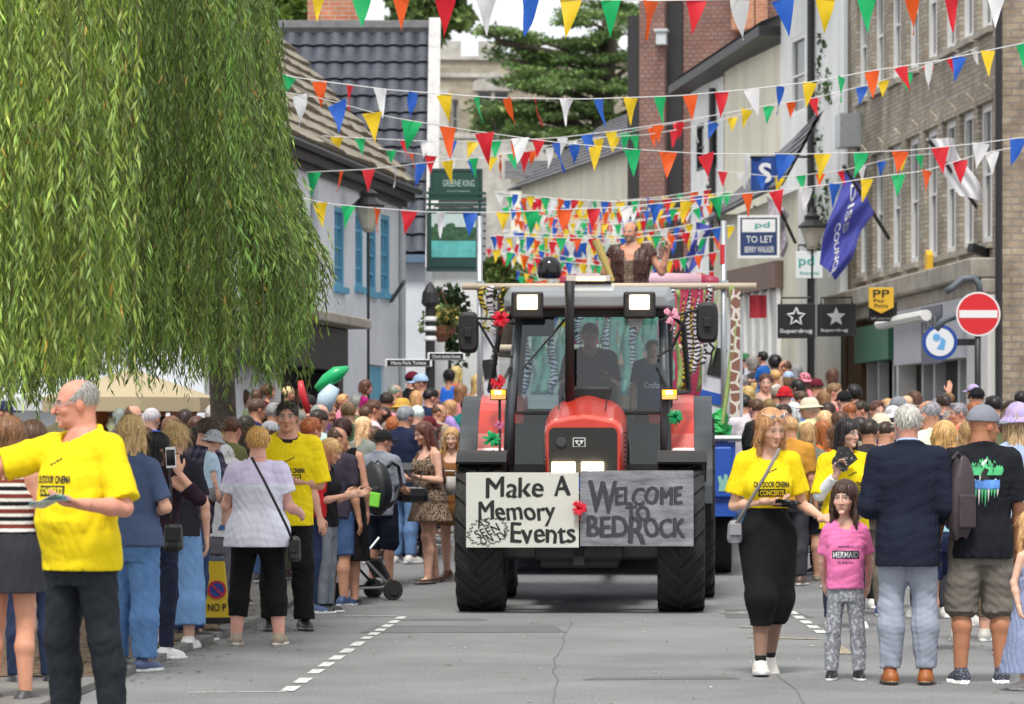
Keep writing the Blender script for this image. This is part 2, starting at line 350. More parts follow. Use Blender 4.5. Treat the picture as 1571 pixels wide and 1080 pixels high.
        d = smin(d, ell(q, (0, -.385, .228), (.085, .03, .022)), .02); d = smin(d, ell(q, (0, -.378, .188), (.075, .034, .024)), .016)
        d = smin(d, ell(q, (0, -.35, .07), (.09, .06, .06)), .06)
        d = d * F32(s.hh); K = s.K
        nk = rcone(p, A(0, .010, K['nk'] - .025) + s.off(K['nk']), s.hc + s.HR @ A(0, .016, .045), K['neck'] * (1 + .3 * s.w) + .004, K['neck'] * (1 + .3 * s.w))
        d = smin(d, nk, .018)
        if s.w > .25: d = smin(d, rcone(p, s.hc + s.HR @ A(0, .01, .0), s.hc + s.HR @ A(0, -.035, .018), .036, .024), .02)
        return d
    def skin_col(s, v, brow=(.05, .035, .025), lip=(.82, .48, .46), beard=None, stockings=None):
        q = s.head_local(v); c = np.ones((len(v), 4), F32); x = np.abs(q[:, 0]); y = q[:, 1]; z = q[:, 2]; fr = (y < -.22) & (z > -.05) & (z < 1.1) & (x < .4)
        red = np.exp(-(((x - .2) / .1) ** 2 + ((z - .34) / .1) ** 2)) * fr; c[:, 1] *= 1 - .14 * red; c[:, 2] *= 1 - .14 * red
        nred = np.exp(-((x / .06) ** 2 + ((z - .35) / .07) ** 2)) * fr; c[:, 1] *= 1 - .1 * nred; c[:, 2] *= 1 - .1 * nred
        ear = (x > .30) & (z > .3) & (z < .6) & (np.abs(y - .05) < .12); c[ear, 1] *= .86; c[ear, 2] *= .86
        if beard is not None:
            bd = (z < .30) & (y < .0) & (z > -.1) & (x < .4) & ~((x < .09) & (z > .165) & (z < .215)) & (z > -.02 - .3 * (y + .2)); c[bd] = (*beard, 0)
        lp = np.clip(1.6 - np.sqrt((x / .095) ** 2 + ((z - .207) / .045) ** 2) * 1.4, 0, 1) * fr
        for i in range(3): c[:, i] *= 1 - lp * (1 - lip[i])
        m = fr & (x < .07) & (np.abs(z - .208) < .008); c[m, :3] *= .55
        ew = fr & (((x - .132) / .062) ** 2 + ((z - .492) / .024) ** 2 < 1); c[ew] = (.62, .60, .58, 0)
        ir = fr & (((x - .132) / .026) ** 2 + ((z - .492) / .026) ** 2 < 1); c[ir] = (.035, .025, .02, 0)
        ld = fr & (np.abs(x - .132) < .068) & (z > .508) & (z < .53); c[ld, :3] *= .38
        eb = fr & (x > .05) & (x < .215) & (np.abs(z - (.588 - .9 * (x - .14) ** 2)) < (.013 if s.kind != 'm' else .018)); c[eb] = (*brow, 0)
        return c
    def handf(s, n, p):
        sh, el, wr, hd, pn, cu, sg = s.arm[n]; u = (1.0 if s.kind != 'c' else 1.02); pn = nrm(pn - hd * float(pn @ hd)); sd = np.cross(hd, pn) * (1)
        th = sd if float(sd @ A(0, -1, .6)) > 0 else -sd               # thumb side: forward / up
        d = rcone(p, wr - hd * .014, wr + hd * .004, s.K['ar'][2] * (1 + .5 * s.w), s.K['ar'][2] * .95)
        pc = wr + hd * .030 * u; q = p - pc; L = np.stack([q @ hd, q @ th, q @ pn], 1)
        d = smin(d, ell(L, (0, 0, 0), (.036, .0225, .0115)), .012)
        for i, (o, ln) in enumerate(((.0165, .044), (.0055, .050), (-.0055, .046), (-.0160, .037))):
            k0 = wr + hd * (.054 - .004 * abs(i - 1)) * u + th * o; a1 = cu * R(48) * (.8 + .12 * i); a2 = cu * R(125) * (.85 + .1 * i)
            spread = th * (o * 4) * (1 - cu) * .25
            d1 = hd * math.cos(a1) + pn * math.sin(a1) + spread; d2 = hd * math.cos(a2) + pn * math.sin(a2)
            k1 = k0 + d1 * ln * .5 * u; k2 = k1 + d2 * ln * .5 * u
            d = smin(d, smin(rcone(p, k0, k1, .0056, .0052), rcone(p, k1, k2, .0052, .0042), .002), .003)
        t0 = wr + hd * .014 + th * .014; t1 = t0 + nrm(hd * .75 + th * .75 + pn * .25) * .026; t2 = t1 + nrm(hd * .9 + th * .15 + pn * (.25 + .5 * cu)) * .024
        return smin(d, smin(rcone(p, t0, t1, .0085, .0062), rcone(p, t1, t2, .0060, .0046), .003), .005)
    # ---- clothes
    def shirt(s, p, e=.013, sleeve=.8, sl_e=.010, hem=.49, neck=.0, vneck=.5, seed=0, famp=.0042, off_sh=False, flare=0, nr=.0):
        K = s.K; z = p[:, 2]; ee = e + flare * np.clip((.66 - z) / .2, 0, 1) if flare else e
        d = s.tors(p, ee if not flare else 0, zlo=hem, zhi=1.2, zext=True)
        if flare: d = d - (ee).astype(F32)
        yo = p[:, 1] - .006 - s.lean[1] * np.maximum(0, z - K['hip'])
        for n in 'RL':
            sh, el, wr, hd, pn, cu, sg = s.arm[n]; r = [x * (1 + .55 * s.w) for x in K['ar']]
            d = smin(d, rcone(p, A(sg * .026, .012, K['nk'] - .010) + s.off(K['nk']), sh + A(-sg * .012, 0, .002), .024 + min(e, .010), r[0] + e * .9), .022)
            if sleeve > 0:
                if sleeve <= 1.05:
                    end = sh + (el - sh) * sleeve; c = rcone(p, sh, end + (el - sh) * .1, r[0] + sl_e, r[1] + sl_e * 1.25)
                    ax = nrm(el - sh); c = np.maximum(c, (p - end) @ ax)
                else:
                    end = el + (wr - el) * (sleeve - 1); c = smin(rcone(p, sh, el, r[0] + sl_e, r[1] + sl_e), rcone(p, el, wr, r[1] + sl_e, r[2] + sl_e * .8), .012)
                    ax = nrm(wr - el); c = np.where(((p - el) @ ax) > 0, np.maximum(c, (p - end) @ ax), c)
                d = smin(d, c, .014)
        if famp: d = d + fold(p, seed, famp)
        if sleeve == 0:
            for n in 'RL':
                sh = s.arm[n][0]; sg = s.arm[n][6]; d = smax(d, -ell(p, tuple(sh + A(sg * .030, 0, .0)), (.052, .07, .075)), .008)
        d = np.maximum(d, hem - z)
        o = s.off(K['nk']); nr_ = K['neck'] * (1 + .3 * s.w) + .016 + nr; q = p - A(o[0], .006 + o[1], 0)
        hole = np.sqrt(q[:, 0] ** 2 + (q[:, 1] + .012) ** 2) - nr_; hole = np.maximum(hole, (K['nk'] - .012 + neck + vneck * np.minimum(q[:, 1], .015)) - z)
        d = smax(d, -hole, .005); return np.maximum(d, z - (K['nk'] + .016 + .35 * np.clip(q[:, 1], -.05, .05)))
    def legs_sdf(s, p, e=.008, length=1.95, flare=0, seed=0, famp=.005, waist=.60, drop=0):
        K = s.K; w = 1 + .55 * s.w; d = np.maximum(s.tors(p, min(e, .005), zlo=s.lz[0] - .006, zhi=1.2), p[:, 2] - waist)
        for n in 'RL':
            hp, kn, an, sg, fy, fp = s.leg[n]; r = [x * w for x in K['lr']]
            ln = min(length, 1.0); e1 = hp + (kn - hp) * ln
            l = rcone(p, hp, kn if length > 1 else e1 + (kn - hp) * .1, r[0] + e, r[1] + e + flare * min(length, 1) * .7)
            if length <= 1: l = np.maximum(l, (p - e1) @ nrm(kn - hp))
            else:
                e2 = kn + (an - kn) * (length - 1); ax = nrm(an - kn); cf = kn + (an - kn) * .32 + A(0, .009, 0)
                c = smin(rcone(p, kn, cf, r[1] + e + flare * .7, r[1] + e + flare * .8), rcone(p, cf, an + ax * .02, r[1] + e + flare * .8, r[2] + e * 1.2 + flare), .012)
                l = smin(l, np.maximum(c, (p - e2) @ ax), .012)
            d = smin(d, l, .012)
        d = d + fold(p, seed, famp * .8, (17, 17, 15)) * np.clip((s.K['hip'] - p[:, 2]) / .08 + .2, .2, 1).astype(F32) if famp else d
        return np.maximum(d, p[:, 2] - waist)
    def skirt(s, p, top=.61, hem=.30, e=.010, flare=.02, seed=0, famp=.004, slit=0):
        z = p[:, 2]; t = np.clip((s.lz[1] - z) / max(.01, s.lz[1] - hem), 0, 1); K = s.K
        d = s.tors(p, e, zlo=hem, zhi=1.2, zext=True) - F32(flare) * t
        for n in 'RL':
            hp, kn, an, sg, fy, fp = s.leg[n]; r = K['lr']; d = smin(d, rcone(p, hp, kn, r[0] + e, r[1] + e + .012), .04)
            if hem < K['knee']: d = smin(d, rcone(p, kn, an, r[1] + e + .012, r[1] + e + flare), .04)
        d = d + fold(p, seed, famp, (26, 26, 5)); return np.maximum(np.maximum(d, z - top), hem - z)
    def shoe(s, p, n, kind='trainer'):
        h, t, F, D = s.foot_axes(n); up = -D; an = s.leg[n][2]; sd = np.cross(F, up)
        q = p - (h + D * .0135); x = q @ F; y = q @ sd; z = q @ up                # local: x heel->toe, z above the sole
        L = np.stack([x, y, z], 1)
        big = 1.0 if kind != 'chunky' else 1.08
        d = rcone(L, A(.0, 0, .020), A(.105, 0, .013), .025 * big, .020 * big); d = smin(d, rcone(L, A(.012, 0, .03), A(.020, 0, .052 if kind != 'boot' else .075), .025, .024), .02)
        d = smin(d, rcone(L, A(.05, 0, .030), A(.08, -.0, .02), .019, .019), .02)
        sole = ell(L, (.052, 0, .006), (.086 * big, .030 * big, .05)); sole = np.maximum(np.maximum(sole, L[:, 2] - (.012 if kind != 'chunky' else .018)), -L[:, 2])
        d = np.minimum(np.maximum(d, -L[:, 2]), sole)
        return np.maximum(d, L[:, 2] - (.058 if kind != 'boot' else .078)), L
    # ---- hair and hats, head units
    def hair(s, p, style='short', seed=0, vol=0.0):
        q = s.head_local(p); x, y, z = q[:, 0], q[:, 1], q[:, 2]; ang = np.arctan2(x, y - .02)
        st = .008 * np.sin(ang * 23 + 2 * np.sin(z * 5 + seed)) + .007 * np.sin(ang * 41 + 3 * z + seed)
        thick = {'short': .035, 'buzz': .008, 'ring': .014, 'thin': .02}.get(style, .055) + vol
        cap = ell(q, (0, .055, .635), (.338 + thick, .42 + thick, .372 + thick)) + st * (1 if style not in ('buzz', 'ring', 'thin') else .25)
        fringe = style in ('fringe', 'longfringe', 'bowl')
        face = ell(q, (0, -.44, .34 if not fringe else .27), (.31, .36, .47 if not fringe else .40))
        d = smax(cap, -face, .03)
        if style in ('short', 'buzz', 'ring', 'thin'):
            d = smax(d, (.27 + .0 * z) - z, .03); d = smax(d, np.where(y < .02, .50 - z - .3 * (y - .02), -1), .02)
            for sg in (-1, 1): d = smax(d, -ell(q, (sg * .37, .05, .45), (.07, .09, .14)), .02)
            if style == 'short' and vol >= 0: d = smin(d, ell(q, (.03, -.20, .93), (.22, .16, .09)) + st, .06)
            if style == 'ring': d = smax(d, np.where(z > .55, -.22 + (z - .55) * 1.05 - y, -1), .02)
        elif style in ('bob', 'bowl'):
            d = smin(d, rcone(q, A(.0, .18, .55), A(0, .20, .16), .36, .33) + st, .05); d = smax(d, -ell(q, (0, -.50, .26), (.31, .47, .46)), .03); d = np.maximum(d, .04 - z + .25 * (y - .1))
        elif style in ('long', 'longfringe', 'wavy', 'longer'):
            Lb = {'longer': -1.75, 'wavy': -.75}.get(style, -1.0); wv = (.035 * np.sin(z * 13 + ang * 3 + seed) if style == 'wavy' else .012 * np.sin(z * 8 + ang * 9))
            bk = smin(rcone(q, A(-.12, .16, .55), A(-.17, .30, Lb), .27, .16), rcone(q, A(.12, .16, .55), A(.17, .30, Lb), .27, .16), .1)
            d = smin(d, bk + st * 1.6 + wv, .06)
            if style != 'wavy' or True:
                for sg in (-1, 1): d = smin(d, smin(rcone(q, A(sg * .33, -.05, .60), A(sg * .36, -.06, .1), .085, .09), rcone(q, A(sg * .36, -.06, .1), A(sg * .37, -.14, Lb * .75), .09, .05), .04) + st + wv, .05)
            d = smax(d, -ell(q, (0, -.48, .30 if not fringe else .24), (.275, .40, .50 if not fringe else .40)), .03)
        elif style == 'pony':
            d = smax(d, .22 - z - .3 * (y - .2), .03); d = smin(d, smin(rcone(q, A(0, .45, .80), A(0, .62, .55), .10, .13), rcone(q, A(0, .62, .55), A(0, .58, -.2), .13, .05), .06) + st * 1.5, .03)
        elif style in ('bun', 'updo'):
            d = smax(d, .24 - z - .3 * (y - .2), .03); c = (0, .38, .92) if style == 'bun' else (0, .42, .66)
            d = smin(d, ell(q, c, (.19, .19, .18)) + st * 2, .05)
        elif style == 'curly':
            d = smin(d, ell(q, (0, .1, .55), (.46, .50, .50)), .05); d = smax(d, -ell(q, (0, -.50, .34), (.29, .40, .46)), .03)
            d = d + .04 * np.sin(x * 26 + seed) * np.sin(y * 26) * np.sin(z * 26); d = np.maximum(d, -.05 - z)
        elif style == 'crop':
            d = smax(d, .10 - z - .3 * (y - .2), .03); d = d + .012 * np.sin(x * 40) * np.sin(z * 33)
        return d * F32(s.hh)
    def hat(s, p, style='cap'):
        q = s.head_local(p); x, y, z = q[:, 0], q[:, 1], q[:, 2]
        cr = np.maximum(ell(q, (0, .055, .62), (.405, .49, .47)), .60 - z)
        if style in ('cap', 'capback'):
            sg = 1 if style == 'cap' else -1
            b = np.maximum(ell(q, (0, -.36 * sg + (.05 if sg > 0 else .1), .60), (.30, .52, .10)), np.abs(z - .625 + .10 * (x / .3) ** 2) - .038); b = np.maximum(b, (y if sg > 0 else -y) - (-.2 if sg > 0 else -.3))
            d = smin(cr, b, .02)
        elif style in ('straw', 'sun', 'bucket'):
            wd, dr = {'straw': (.72, .06), 'sun': (.66, .22), 'bucket': (.54, .26)}[style]; rr = np.sqrt(x * x + (y - .05) ** 2)
            br = np.maximum(rr - wd, np.abs(z - .60 + dr * np.clip((rr - .4) / .3, 0, 1)) - .038); br = np.maximum(br, .36 - rr); d = smin(cr if style != 'straw' else smax(ell(q, (0, .055, .62), (.42, .50, .50)), z - 1.06, .05), br, .03); d = np.maximum(d, .30 - z)
        elif style == 'beanie': d = np.maximum(ell(q, (0, .06, .63), (.40, .48, .46)), .58 - z)
        return d * F32(s.hh)
# ---------------------------------------------------------------- dressing a figure
def swirl(scale):                                                    # dark spots on tan
    def fn(nt, c, vec, B):
        v = nd(nt, 'ShaderNodeTexVoronoi', Scale=scale, feature='DISTANCE_TO_EDGE'); n = nd(nt, 'ShaderNodeTexNoise', Scale=scale * .7); a = nd(nt, 'ShaderNodeMix', data_type='RGBA'); a.inputs['Factor'].default_value = .12
        nt.links.new(vec, a.inputs['A']); nt.links.new(vec, n.inputs['Vector']); nt.links.new(n.outputs['Color'], a.inputs['B']); nt.links.new(a.outputs['Result'], v.inputs['Vector'])
        r = nd(nt, 'ShaderNodeValToRGB'); r.color_ramp.elements[0].position = .10; r.color_ramp.elements[0].color = (.02, .014, .012, 1); r.color_ramp.elements[1].position = .16; r.color_ramp.elements[1].color = (.42, .31, .22, 1)
        e = r.color_ramp.elements.new(.34); e.color = (.36, .24, .15, 1); e = r.color_ramp.elements.new(.40); e.color = (.04, .025, .02, 1)
        nt.links.new(v.outputs['Distance'], r.inputs['Fac']); return r.outputs[0]
    return fn
def plaid(nt, c, vec, B):
    s = nd(nt, 'ShaderNodeSeparateXYZ'); nt.links.new(vec, s.inputs[0]); out = []
    for i, k in ((0, 150), (2, 150)):
        m = nd(nt, 'ShaderNodeMath', operation='MULTIPLY'); m.inputs[1].default_value = k; q = nd(nt, 'ShaderNodeMath', operation='SINE'); t = nd(nt, 'ShaderNodeMath', operation='GREATER_THAN'); t.inputs[1].default_value = .2
        nt.links.new(s.outputs[i], m.inputs[0]); nt.links.new(m.outputs[0], q.inputs[0]); nt.links.new(q.outputs[0], t.inputs[0]); out.append(t)
    a = nd(nt, 'ShaderNodeMath', operation='ADD'); nt.links.new(out[0].outputs[0], a.inputs[0]); nt.links.new(out[1].outputs[0], a.inputs[1])
    r = nd(nt, 'ShaderNodeMapRange'); r.inputs['From Max'].default_value = 2; r.inputs['To Min'].default_value = .35; r.inputs['To Max'].default_value = 1.6; nt.links.new(a.outputs[0], r.inputs['Value'])
    v = nd(nt, 'ShaderNodeVectorMath', operation='SCALE'); nt.links.new(c, v.inputs[0]); nt.links.new(r.outputs[0], v.inputs['Scale']); return v.outputs[0]
def squig(scale, dark, lo=.48, hi=.52):
    def fn(nt, c, vec, B):
        n = nd(nt, 'ShaderNodeTexNoise', Scale=scale, Detail=2.0); nt.links.new(vec, n.inputs['Vector']); r = nd(nt, 'ShaderNodeValToRGB')
        r.color_ramp.elements[0].position = lo; r.color_ramp.elements[0].color = (1, 1, 1, 1); r.color_ramp.elements[1].position = hi; r.color_ramp.elements[1].color = (dark,) * 3 + (1,)
        nt.links.new(n.outputs['Fac'], r.inputs['Fac']); m = nd(nt, 'ShaderNodeMix', data_type='RGBA', blend_type='MULTIPLY'); m.inputs['Factor'].default_value = 1; nt.links.new(c, m.inputs['A']); nt.links.new(r.outputs[0], m.inputs['B']); return m.outputs['Result']
    return fn
def hairstr(nt, c, vec, B):
    n = nd(nt, 'ShaderNodeTexNoise', Scale=1.0, Detail=3.0); mpn = nd(nt, 'ShaderNodeMapping'); mpn.inputs['Scale'].default_value = (380, 380, 18); nt.links.new(vec, mpn.inputs['Vector']); nt.links.new(mpn.outputs[0], n.inputs['Vector'])
    r = nd(nt, 'ShaderNodeMapRange'); r.inputs['From Min'].default_value = .35; r.inputs['From Max'].default_value = .65; r.inputs['To Min'].default_value = .38; r.inputs['To Max'].default_value = 1.65; nt.links.new(n.outputs['Fac'], r.inputs['Value'])
    v = nd(nt, 'ShaderNodeVectorMath', operation='SCALE'); nt.links.new(c, v.inputs[0]); nt.links.new(r.outputs[0], v.inputs['Scale'])
    bp = nd(nt, 'ShaderNodeBump', Strength=.2, Distance=.004); nt.links.new(n.outputs['Fac'], bp.inputs['Height']); nt.links.new(bp.outputs[0], B.inputs['Normal']); return v.outputs[0]
SKIN = pm('skin', rough=.5, objcol=True, attr=True, var=.11, vs=34, spec=.35)
CLOTH = pm('cloth', rough=.85, objcol=True, attr=True, var=.07, vs=9, bump=.5, bs=17, spec=.2)
HEATHER = pm('heather_cloth', rough=.9, objcol=True, attr=True, var=.25, vs=260, bump=.2, bs=120, spec=.2)
DENIM = pm('denim', rough=.85, objcol=True, attr=True, var=.12, vs=14, bump=.28, bs=26, spec=.25, stretch=(2.2, 2.2, .8))
HAIR = pm('hair', rough=.42, objcol=True, attr=True, custom=hairstr, spec=.4)
LEATHER = pm('leather', rough=.45, objcol=True, attr=True, var=.12, vs=20, bump=.15, bs=90)
STRAW = pm('straw_weave', rough=.8, objcol=True, attr=True, var=.2, vs=90, bump=.4, bs=140)
LEOPARD = pm('leopard_cloth', rough=.85, custom=swirl(46), spec=.2)
LEOPARD2 = pm('leopard_cloth_pale', rough=.85, custom=swirl(75), spec=.2)
PLAID = pm('plaid_cloth', rough=.85, objcol=True, custom=plaid, spec=.2)
LEGGING = pm('squiggle_leggings', rough=.85, objcol=True, custom=squig(55, 1.9, .52, .57), var=.15, vs=40, spec=.2)
INK = pm('black_print', (.015, .015, .016), rough=.7); INKW = pm('white_print', (.7, .7, .7), rough=.6); SILVER = pm('sequin', (.6, .6, .62), rough=.3, metal=.6, var=.6, vs=150)
INKY = pm('yellow_print', (.75, .62, .02), rough=.8)
GREENP = pm('green_print', (.08, .5, .2), rough=.7, var=.3, vs=40); BLUEP = pm('blue_print', (.12, .3, .75), rough=.7, var=.5, vs=25)
NET = pm('fishnet', (.02, .02, .02), rough=.7)
_cache = {}
def HX(*c): return lin(c)
HC = dict(black=HX(28, 24, 24), darkbrown=HX(52, 38, 30), brown=HX(88, 62, 44), lightbrown=HX(132, 98, 66), ginger=HX(158, 92, 48), blonde=HX(196, 160, 108), paleblonde=HX(218, 190, 140), grey=HX(140, 138, 136), white=HX(215, 212, 208), auburn=HX(96, 50, 40))
TONE = [HX(232, 178, 152), HX(224, 165, 138), HX(216, 160, 130), HX(228, 172, 150), HX(205, 148, 118)]
def key_of(*a): return repr(a)
def cached(key, fn):
    if key not in _cache: _cache[key] = fn()
    return _cache[key]
def bb(F, zlo, zhi, arms=True, mar=.07):
    pts = [F.leg[n][i] for n in 'RL' for i in (0, 1, 2)] + [F.piv, F.hc]
    if arms: pts += [F.arm[n][i] for n in 'RL' for i in (0, 1, 2)]
    a = np.array(pts); m = .16 + F.w * .1 + F.belly
    lo = np.minimum(a.min(0) - mar, (-m, -m, 0)); hi = np.maximum(a.max(0) + mar, (m, m, 0))
    return (lo[0], lo[1], zlo), (hi[0], hi[1], zhi)
def body_mesh(fkey, F, res, hres, handres, beard=None, brow=(.05, .035, .025), stock=None):
    def mk():
        zt = F.K['nk'] - .005 + F.off(F.K['nk'])[2]; zl = F.zmin - .01
        zarm = max(F.arm[n][i][2] for n in 'RL' for i in (0, 1, 2)) + .06
        lo, hi = bb(F, zl, max(F.K['nk'] + .03, zarm)); parts = [mesh_sdf(F.body, lo, hi, res)]
        ext = F.hh * .72; c = F.hc + F.HR @ A(0, 0, F.hh * .5); zl = F.K['nk'] - .02
        parts.append(mesh_sdf(F.headf, (c[0] - ext, c[1] - ext * 1.1, zl), (c[0] + ext, c[1] + ext, c[2] + F.hh * .75), hres))
        if handres:
            for n in 'RL':
                w = F.arm[n][2] + F.arm[n][3] * .045; parts.append(mesh_sdf(lambda p: F.handf(n, p), w - .085, w + .085, handres))
        def cf(v):
            c = F.skin_col(v, beard=beard, brow=brow)
            if stock: stock(F, v, c)
            return c
        return sdf_obj_mesh('person', parts, [SKIN], cf)
    return cached(key_of('b', fkey, res, hres, handres, beard, brow, stock is not None), mk)
NP = [0]
def strands(F, vf, style, n, w):                                      # loose locks lying over the hair mass, with flyaways at the edge
    v, f = vf; r = np.random.RandomState(len(v)); q = f[r.randint(0, len(f), n)]; p = v[q].mean(1); nn = np.cross(v[q[:, 1]] - v[q[:, 0]], v[q[:, 2]] - v[q[:, 0]]); nn /= np.maximum(1e-9, np.linalg.norm(nn, axis=1))[:, None]
    cr = F.head_world((0, .22, 1.0)); short = style in ('short', 'buzz', 'ring', 'thin', 'crop', 'curly')
    d = p - cr; d[:, 2] -= .02 + (.0 if short else .10); d -= nn * (d * nn).sum(1)[:, None]; d /= np.maximum(1e-9, np.linalg.norm(d, axis=1))[:, None]; d += r.normal(0, .22 if not short else .4, d.shape); d /= np.linalg.norm(d, axis=1)[:, None]
    s = np.cross(d, nn); s /= np.maximum(1e-9, np.linalg.norm(s, axis=1))[:, None]; L = (r.uniform(.5, 1.2, n) * {'buzz': .006, 'ring': .012, 'thin': .014}.get(style, .022 if short else .060))[:, None]; lift = (np.abs(r.normal(0, 1, n)) * (.05 if not short else .16))[:, None]
    V = np.empty((n, 8, 3), F32)
    for j, t in enumerate((0, .35, .7, 1.0)):
        c = p + nn * .0008 + d * L * t + nn * L * lift * t * (1.2 if short else 1) + np.array([0, 0, -1]) * L * .12 * t * t; ww = w * (1 - .75 * t)
        V[:, 2 * j] = c + s * ww; V[:, 2 * j + 1] = c - s * ww
    b = (np.arange(n) * 8)[:, None]; Q = np.concatenate([b + np.array([[2 * j, 2 * j + 1, 2 * j + 3, 2 * j + 2]]) for j in range(3)]); return V.reshape(-1, 3), Q
def person(F, fkey, H, loc, rz, tone, clothes, label, hair=None, hat=None, res=.011, hres=.0055, handres=.0045, group=None, beard=None, brow=None, stock=None, cat='person', z0=None):
    """clothes: list of (name, kind, kwargs, colour, material, [extra]); hair: (style, colour, kwargs); hat: (style, colour, material, name)"""
    me = body_mesh(fkey, F, res, hres, handres, beard, brow or (.05, .035, .025), stock)
    o = bpy.data.objects.new('person', me); COL.objects.link(o); o.color = (*[c * .84 for c in tone], 1); o.scale = (H, H, H)
    zb = g(loc[1]) if z0 is None else z0
    o.location = (loc[0], loc[1], zb - F.zmin * H); o.rotation_euler = (0, 0, R(rz)); tag(o, label, cat, group)
    for c in clothes:
        nm, kind, kw, colr, mat = c[:5]; ex = c[5] if len(c) > 5 else None; cf = c[6] if len(c) > 6 else None; rs = res * .9 if kind != 'shoe' else res * .62
        if kind == 'shoe':
            for n in 'RL':
                k2 = {k: v for k, v in kw.items() if k not in ('sole', 'low')}; sole = kw.get('sole')
                def mk():
                    h, t, Fd, D = F.foot_axes(n); a = np.minimum(h, t) - .07; b = np.maximum(h, t) + .09
                    def shf(p):
                        d = F.shoe(p, n, k2.get('kind', 'trainer'))[0]
                        if kw.get('low'): d = np.maximum(d, F.shoe(p, n)[1][:, 2] - kw['low'])
                        return d
                    def sc(v):
                        c = np.ones((len(v), 4), F32); Lc = F.shoe(v, n)[1]
                        if sole is not None: c[Lc[:, 2] < .0125] = (*sole, 0)
                        return c
                    return sdf_obj_mesh(nm, [mesh_sdf(shf, a, b, rs)], [mat], sc)
                m2 = cached(key_of('shoe', fkey, n, nm, mat.name, sorted(kw.items(), key=str), rs), mk)
                so = bpy.data.objects.new(nm, m2); COL.objects.link(so); so.parent = o; so.color = (*colr, 1)
            continue
        def mk():
            if kind == 'shirt': fn = lambda p: F.shirt(p, **kw); lo, hi = bb(F, kw.get('hem', .49) - .02, max(F.K['nk'] + .05, max(F.arm[n][i][2] for n in 'RL' for i in (0, 1, 2)) + .06))
            elif kind == 'legs': fn = lambda p: F.legs_sdf(p, **kw); lo, hi = bb(F, F.zmin, kw.get('waist', .60) + .02, False, .1)
            elif kind == 'skirt': fn = lambda p: F.skirt(p, **kw); lo, hi = bb(F, kw.get('hem', .3) - .02, kw.get('top', .61) + .02, False, .12)
            elif kind == 'dress':
                fn = lambda p: smin(F.shirt(p, hem=.52, **kw['s']), F.skirt(p, top=.62, **kw['k']), .02); lo, hi = bb(F, kw['k'].get('hem', .3) - .02, F.K['nk'] + .05, True, .1)
            else: fn = lambda p: kw['fn'](F, p); lo, hi = kw['lo'], kw['hi']
            v, f = mesh_sdf(fn, lo, hi, rs); mats = [mat]; extra = None
            if ex:
                bv = BVHTree.FromPolygons([tuple(q) for q in v], [tuple(q) for q in f]); extra = []
                for (vv, ff, pm_, side, off) in ex:                    # flat print projected on the cloth
                    if pm_ not in mats: mats.append(pm_)
                    pv = []
                    for (x, z) in vv:
                        d = Vector((0, 1 if side == 'front' else -1, 0)); h = bv.ray_cast(Vector((x, -1 if side == 'front' else 1, z)), d)
                        pv.append(tuple(h[0] - d * off) if h[0] else (x, 0, z))
                    extra.append((pv, ff, mats.index(pm_)))
            return sdf_obj_mesh(nm, [(v, f)], mats, cf, extra)
        ck = key_of('c', fkey, nm, kind, sorted(((k, v) for k, v in kw.items() if k != 'fn'), key=str), mat.name, rs, (None if not ex and cf is None and 'fn' not in kw else (NP.__setitem__(0, NP[0] + 1), NP[0])))
        m2 = cached(ck, mk); so = bpy.data.objects.new(nm, m2); COL.objects.link(so); so.parent = o; so.color = (*colr, 1)
    def headpiece(nm, key, fn, mat, colr, low):
        def mk():
            c = F.hc + F.HR @ A(0, 0, F.hh * .5); e = F.hh * .98
            vf = mesh_sdf(fn, (c[0] - e, c[1] - e * 1.15, c[2] - F.hh * low), (c[0] + e, c[1] + e * 1.15, c[2] + F.hh * .8), hres * 1.1)
            if nm != 'hair' or len(vf[0]) < 50: return sdf_obj_mesh(nm, [vf], [mat])
            st = strands(F, vf, key[1], 900 if hres < .0045 else 380, .00075 if hres < .0045 else .0012); nv = len(vf[0])
            def hc_(v):
                c = np.ones((len(v), 4), F32); r = np.random.RandomState(2); k = np.exp(r.normal(0, .32, (len(v) - nv) // 8 + 1)).repeat(8)[:len(v) - nv]; c[nv:, :3] = k[:, None]; return c
            return sdf_obj_mesh(nm, [vf, st], [mat], hc_)
        m2 = cached(key_of(nm, fkey, key, mat.name, hres), mk); so = bpy.data.objects.new(nm, m2); COL.objects.link(so); so.parent = o; so.color = (*colr, 1)
    if hair:
        st, hc = hair[:2]; kw = hair[2] if len(hair) > 2 else {}
        if hat and st in ('short', 'bob', 'crop', 'buzz'): kw = dict(kw, vol=-.02)
        headpiece('hair', ('h', st, sorted(kw.items())), lambda p: F.hair(p, st, **kw), HAIR, hc, {'longer': 2.4, 'long': 1.75, 'longfringe': 1.75, 'wavy': 1.5, 'pony': .95}.get(st, .72))
    if hat: headpiece(hat[3] if len(hat) > 3 else 'hat', ('hat', hat[0]), lambda p: F.hat(p, hat[0]), hat[2] if len(hat) > 2 else CLOTH, hat[1], .75)
    return o
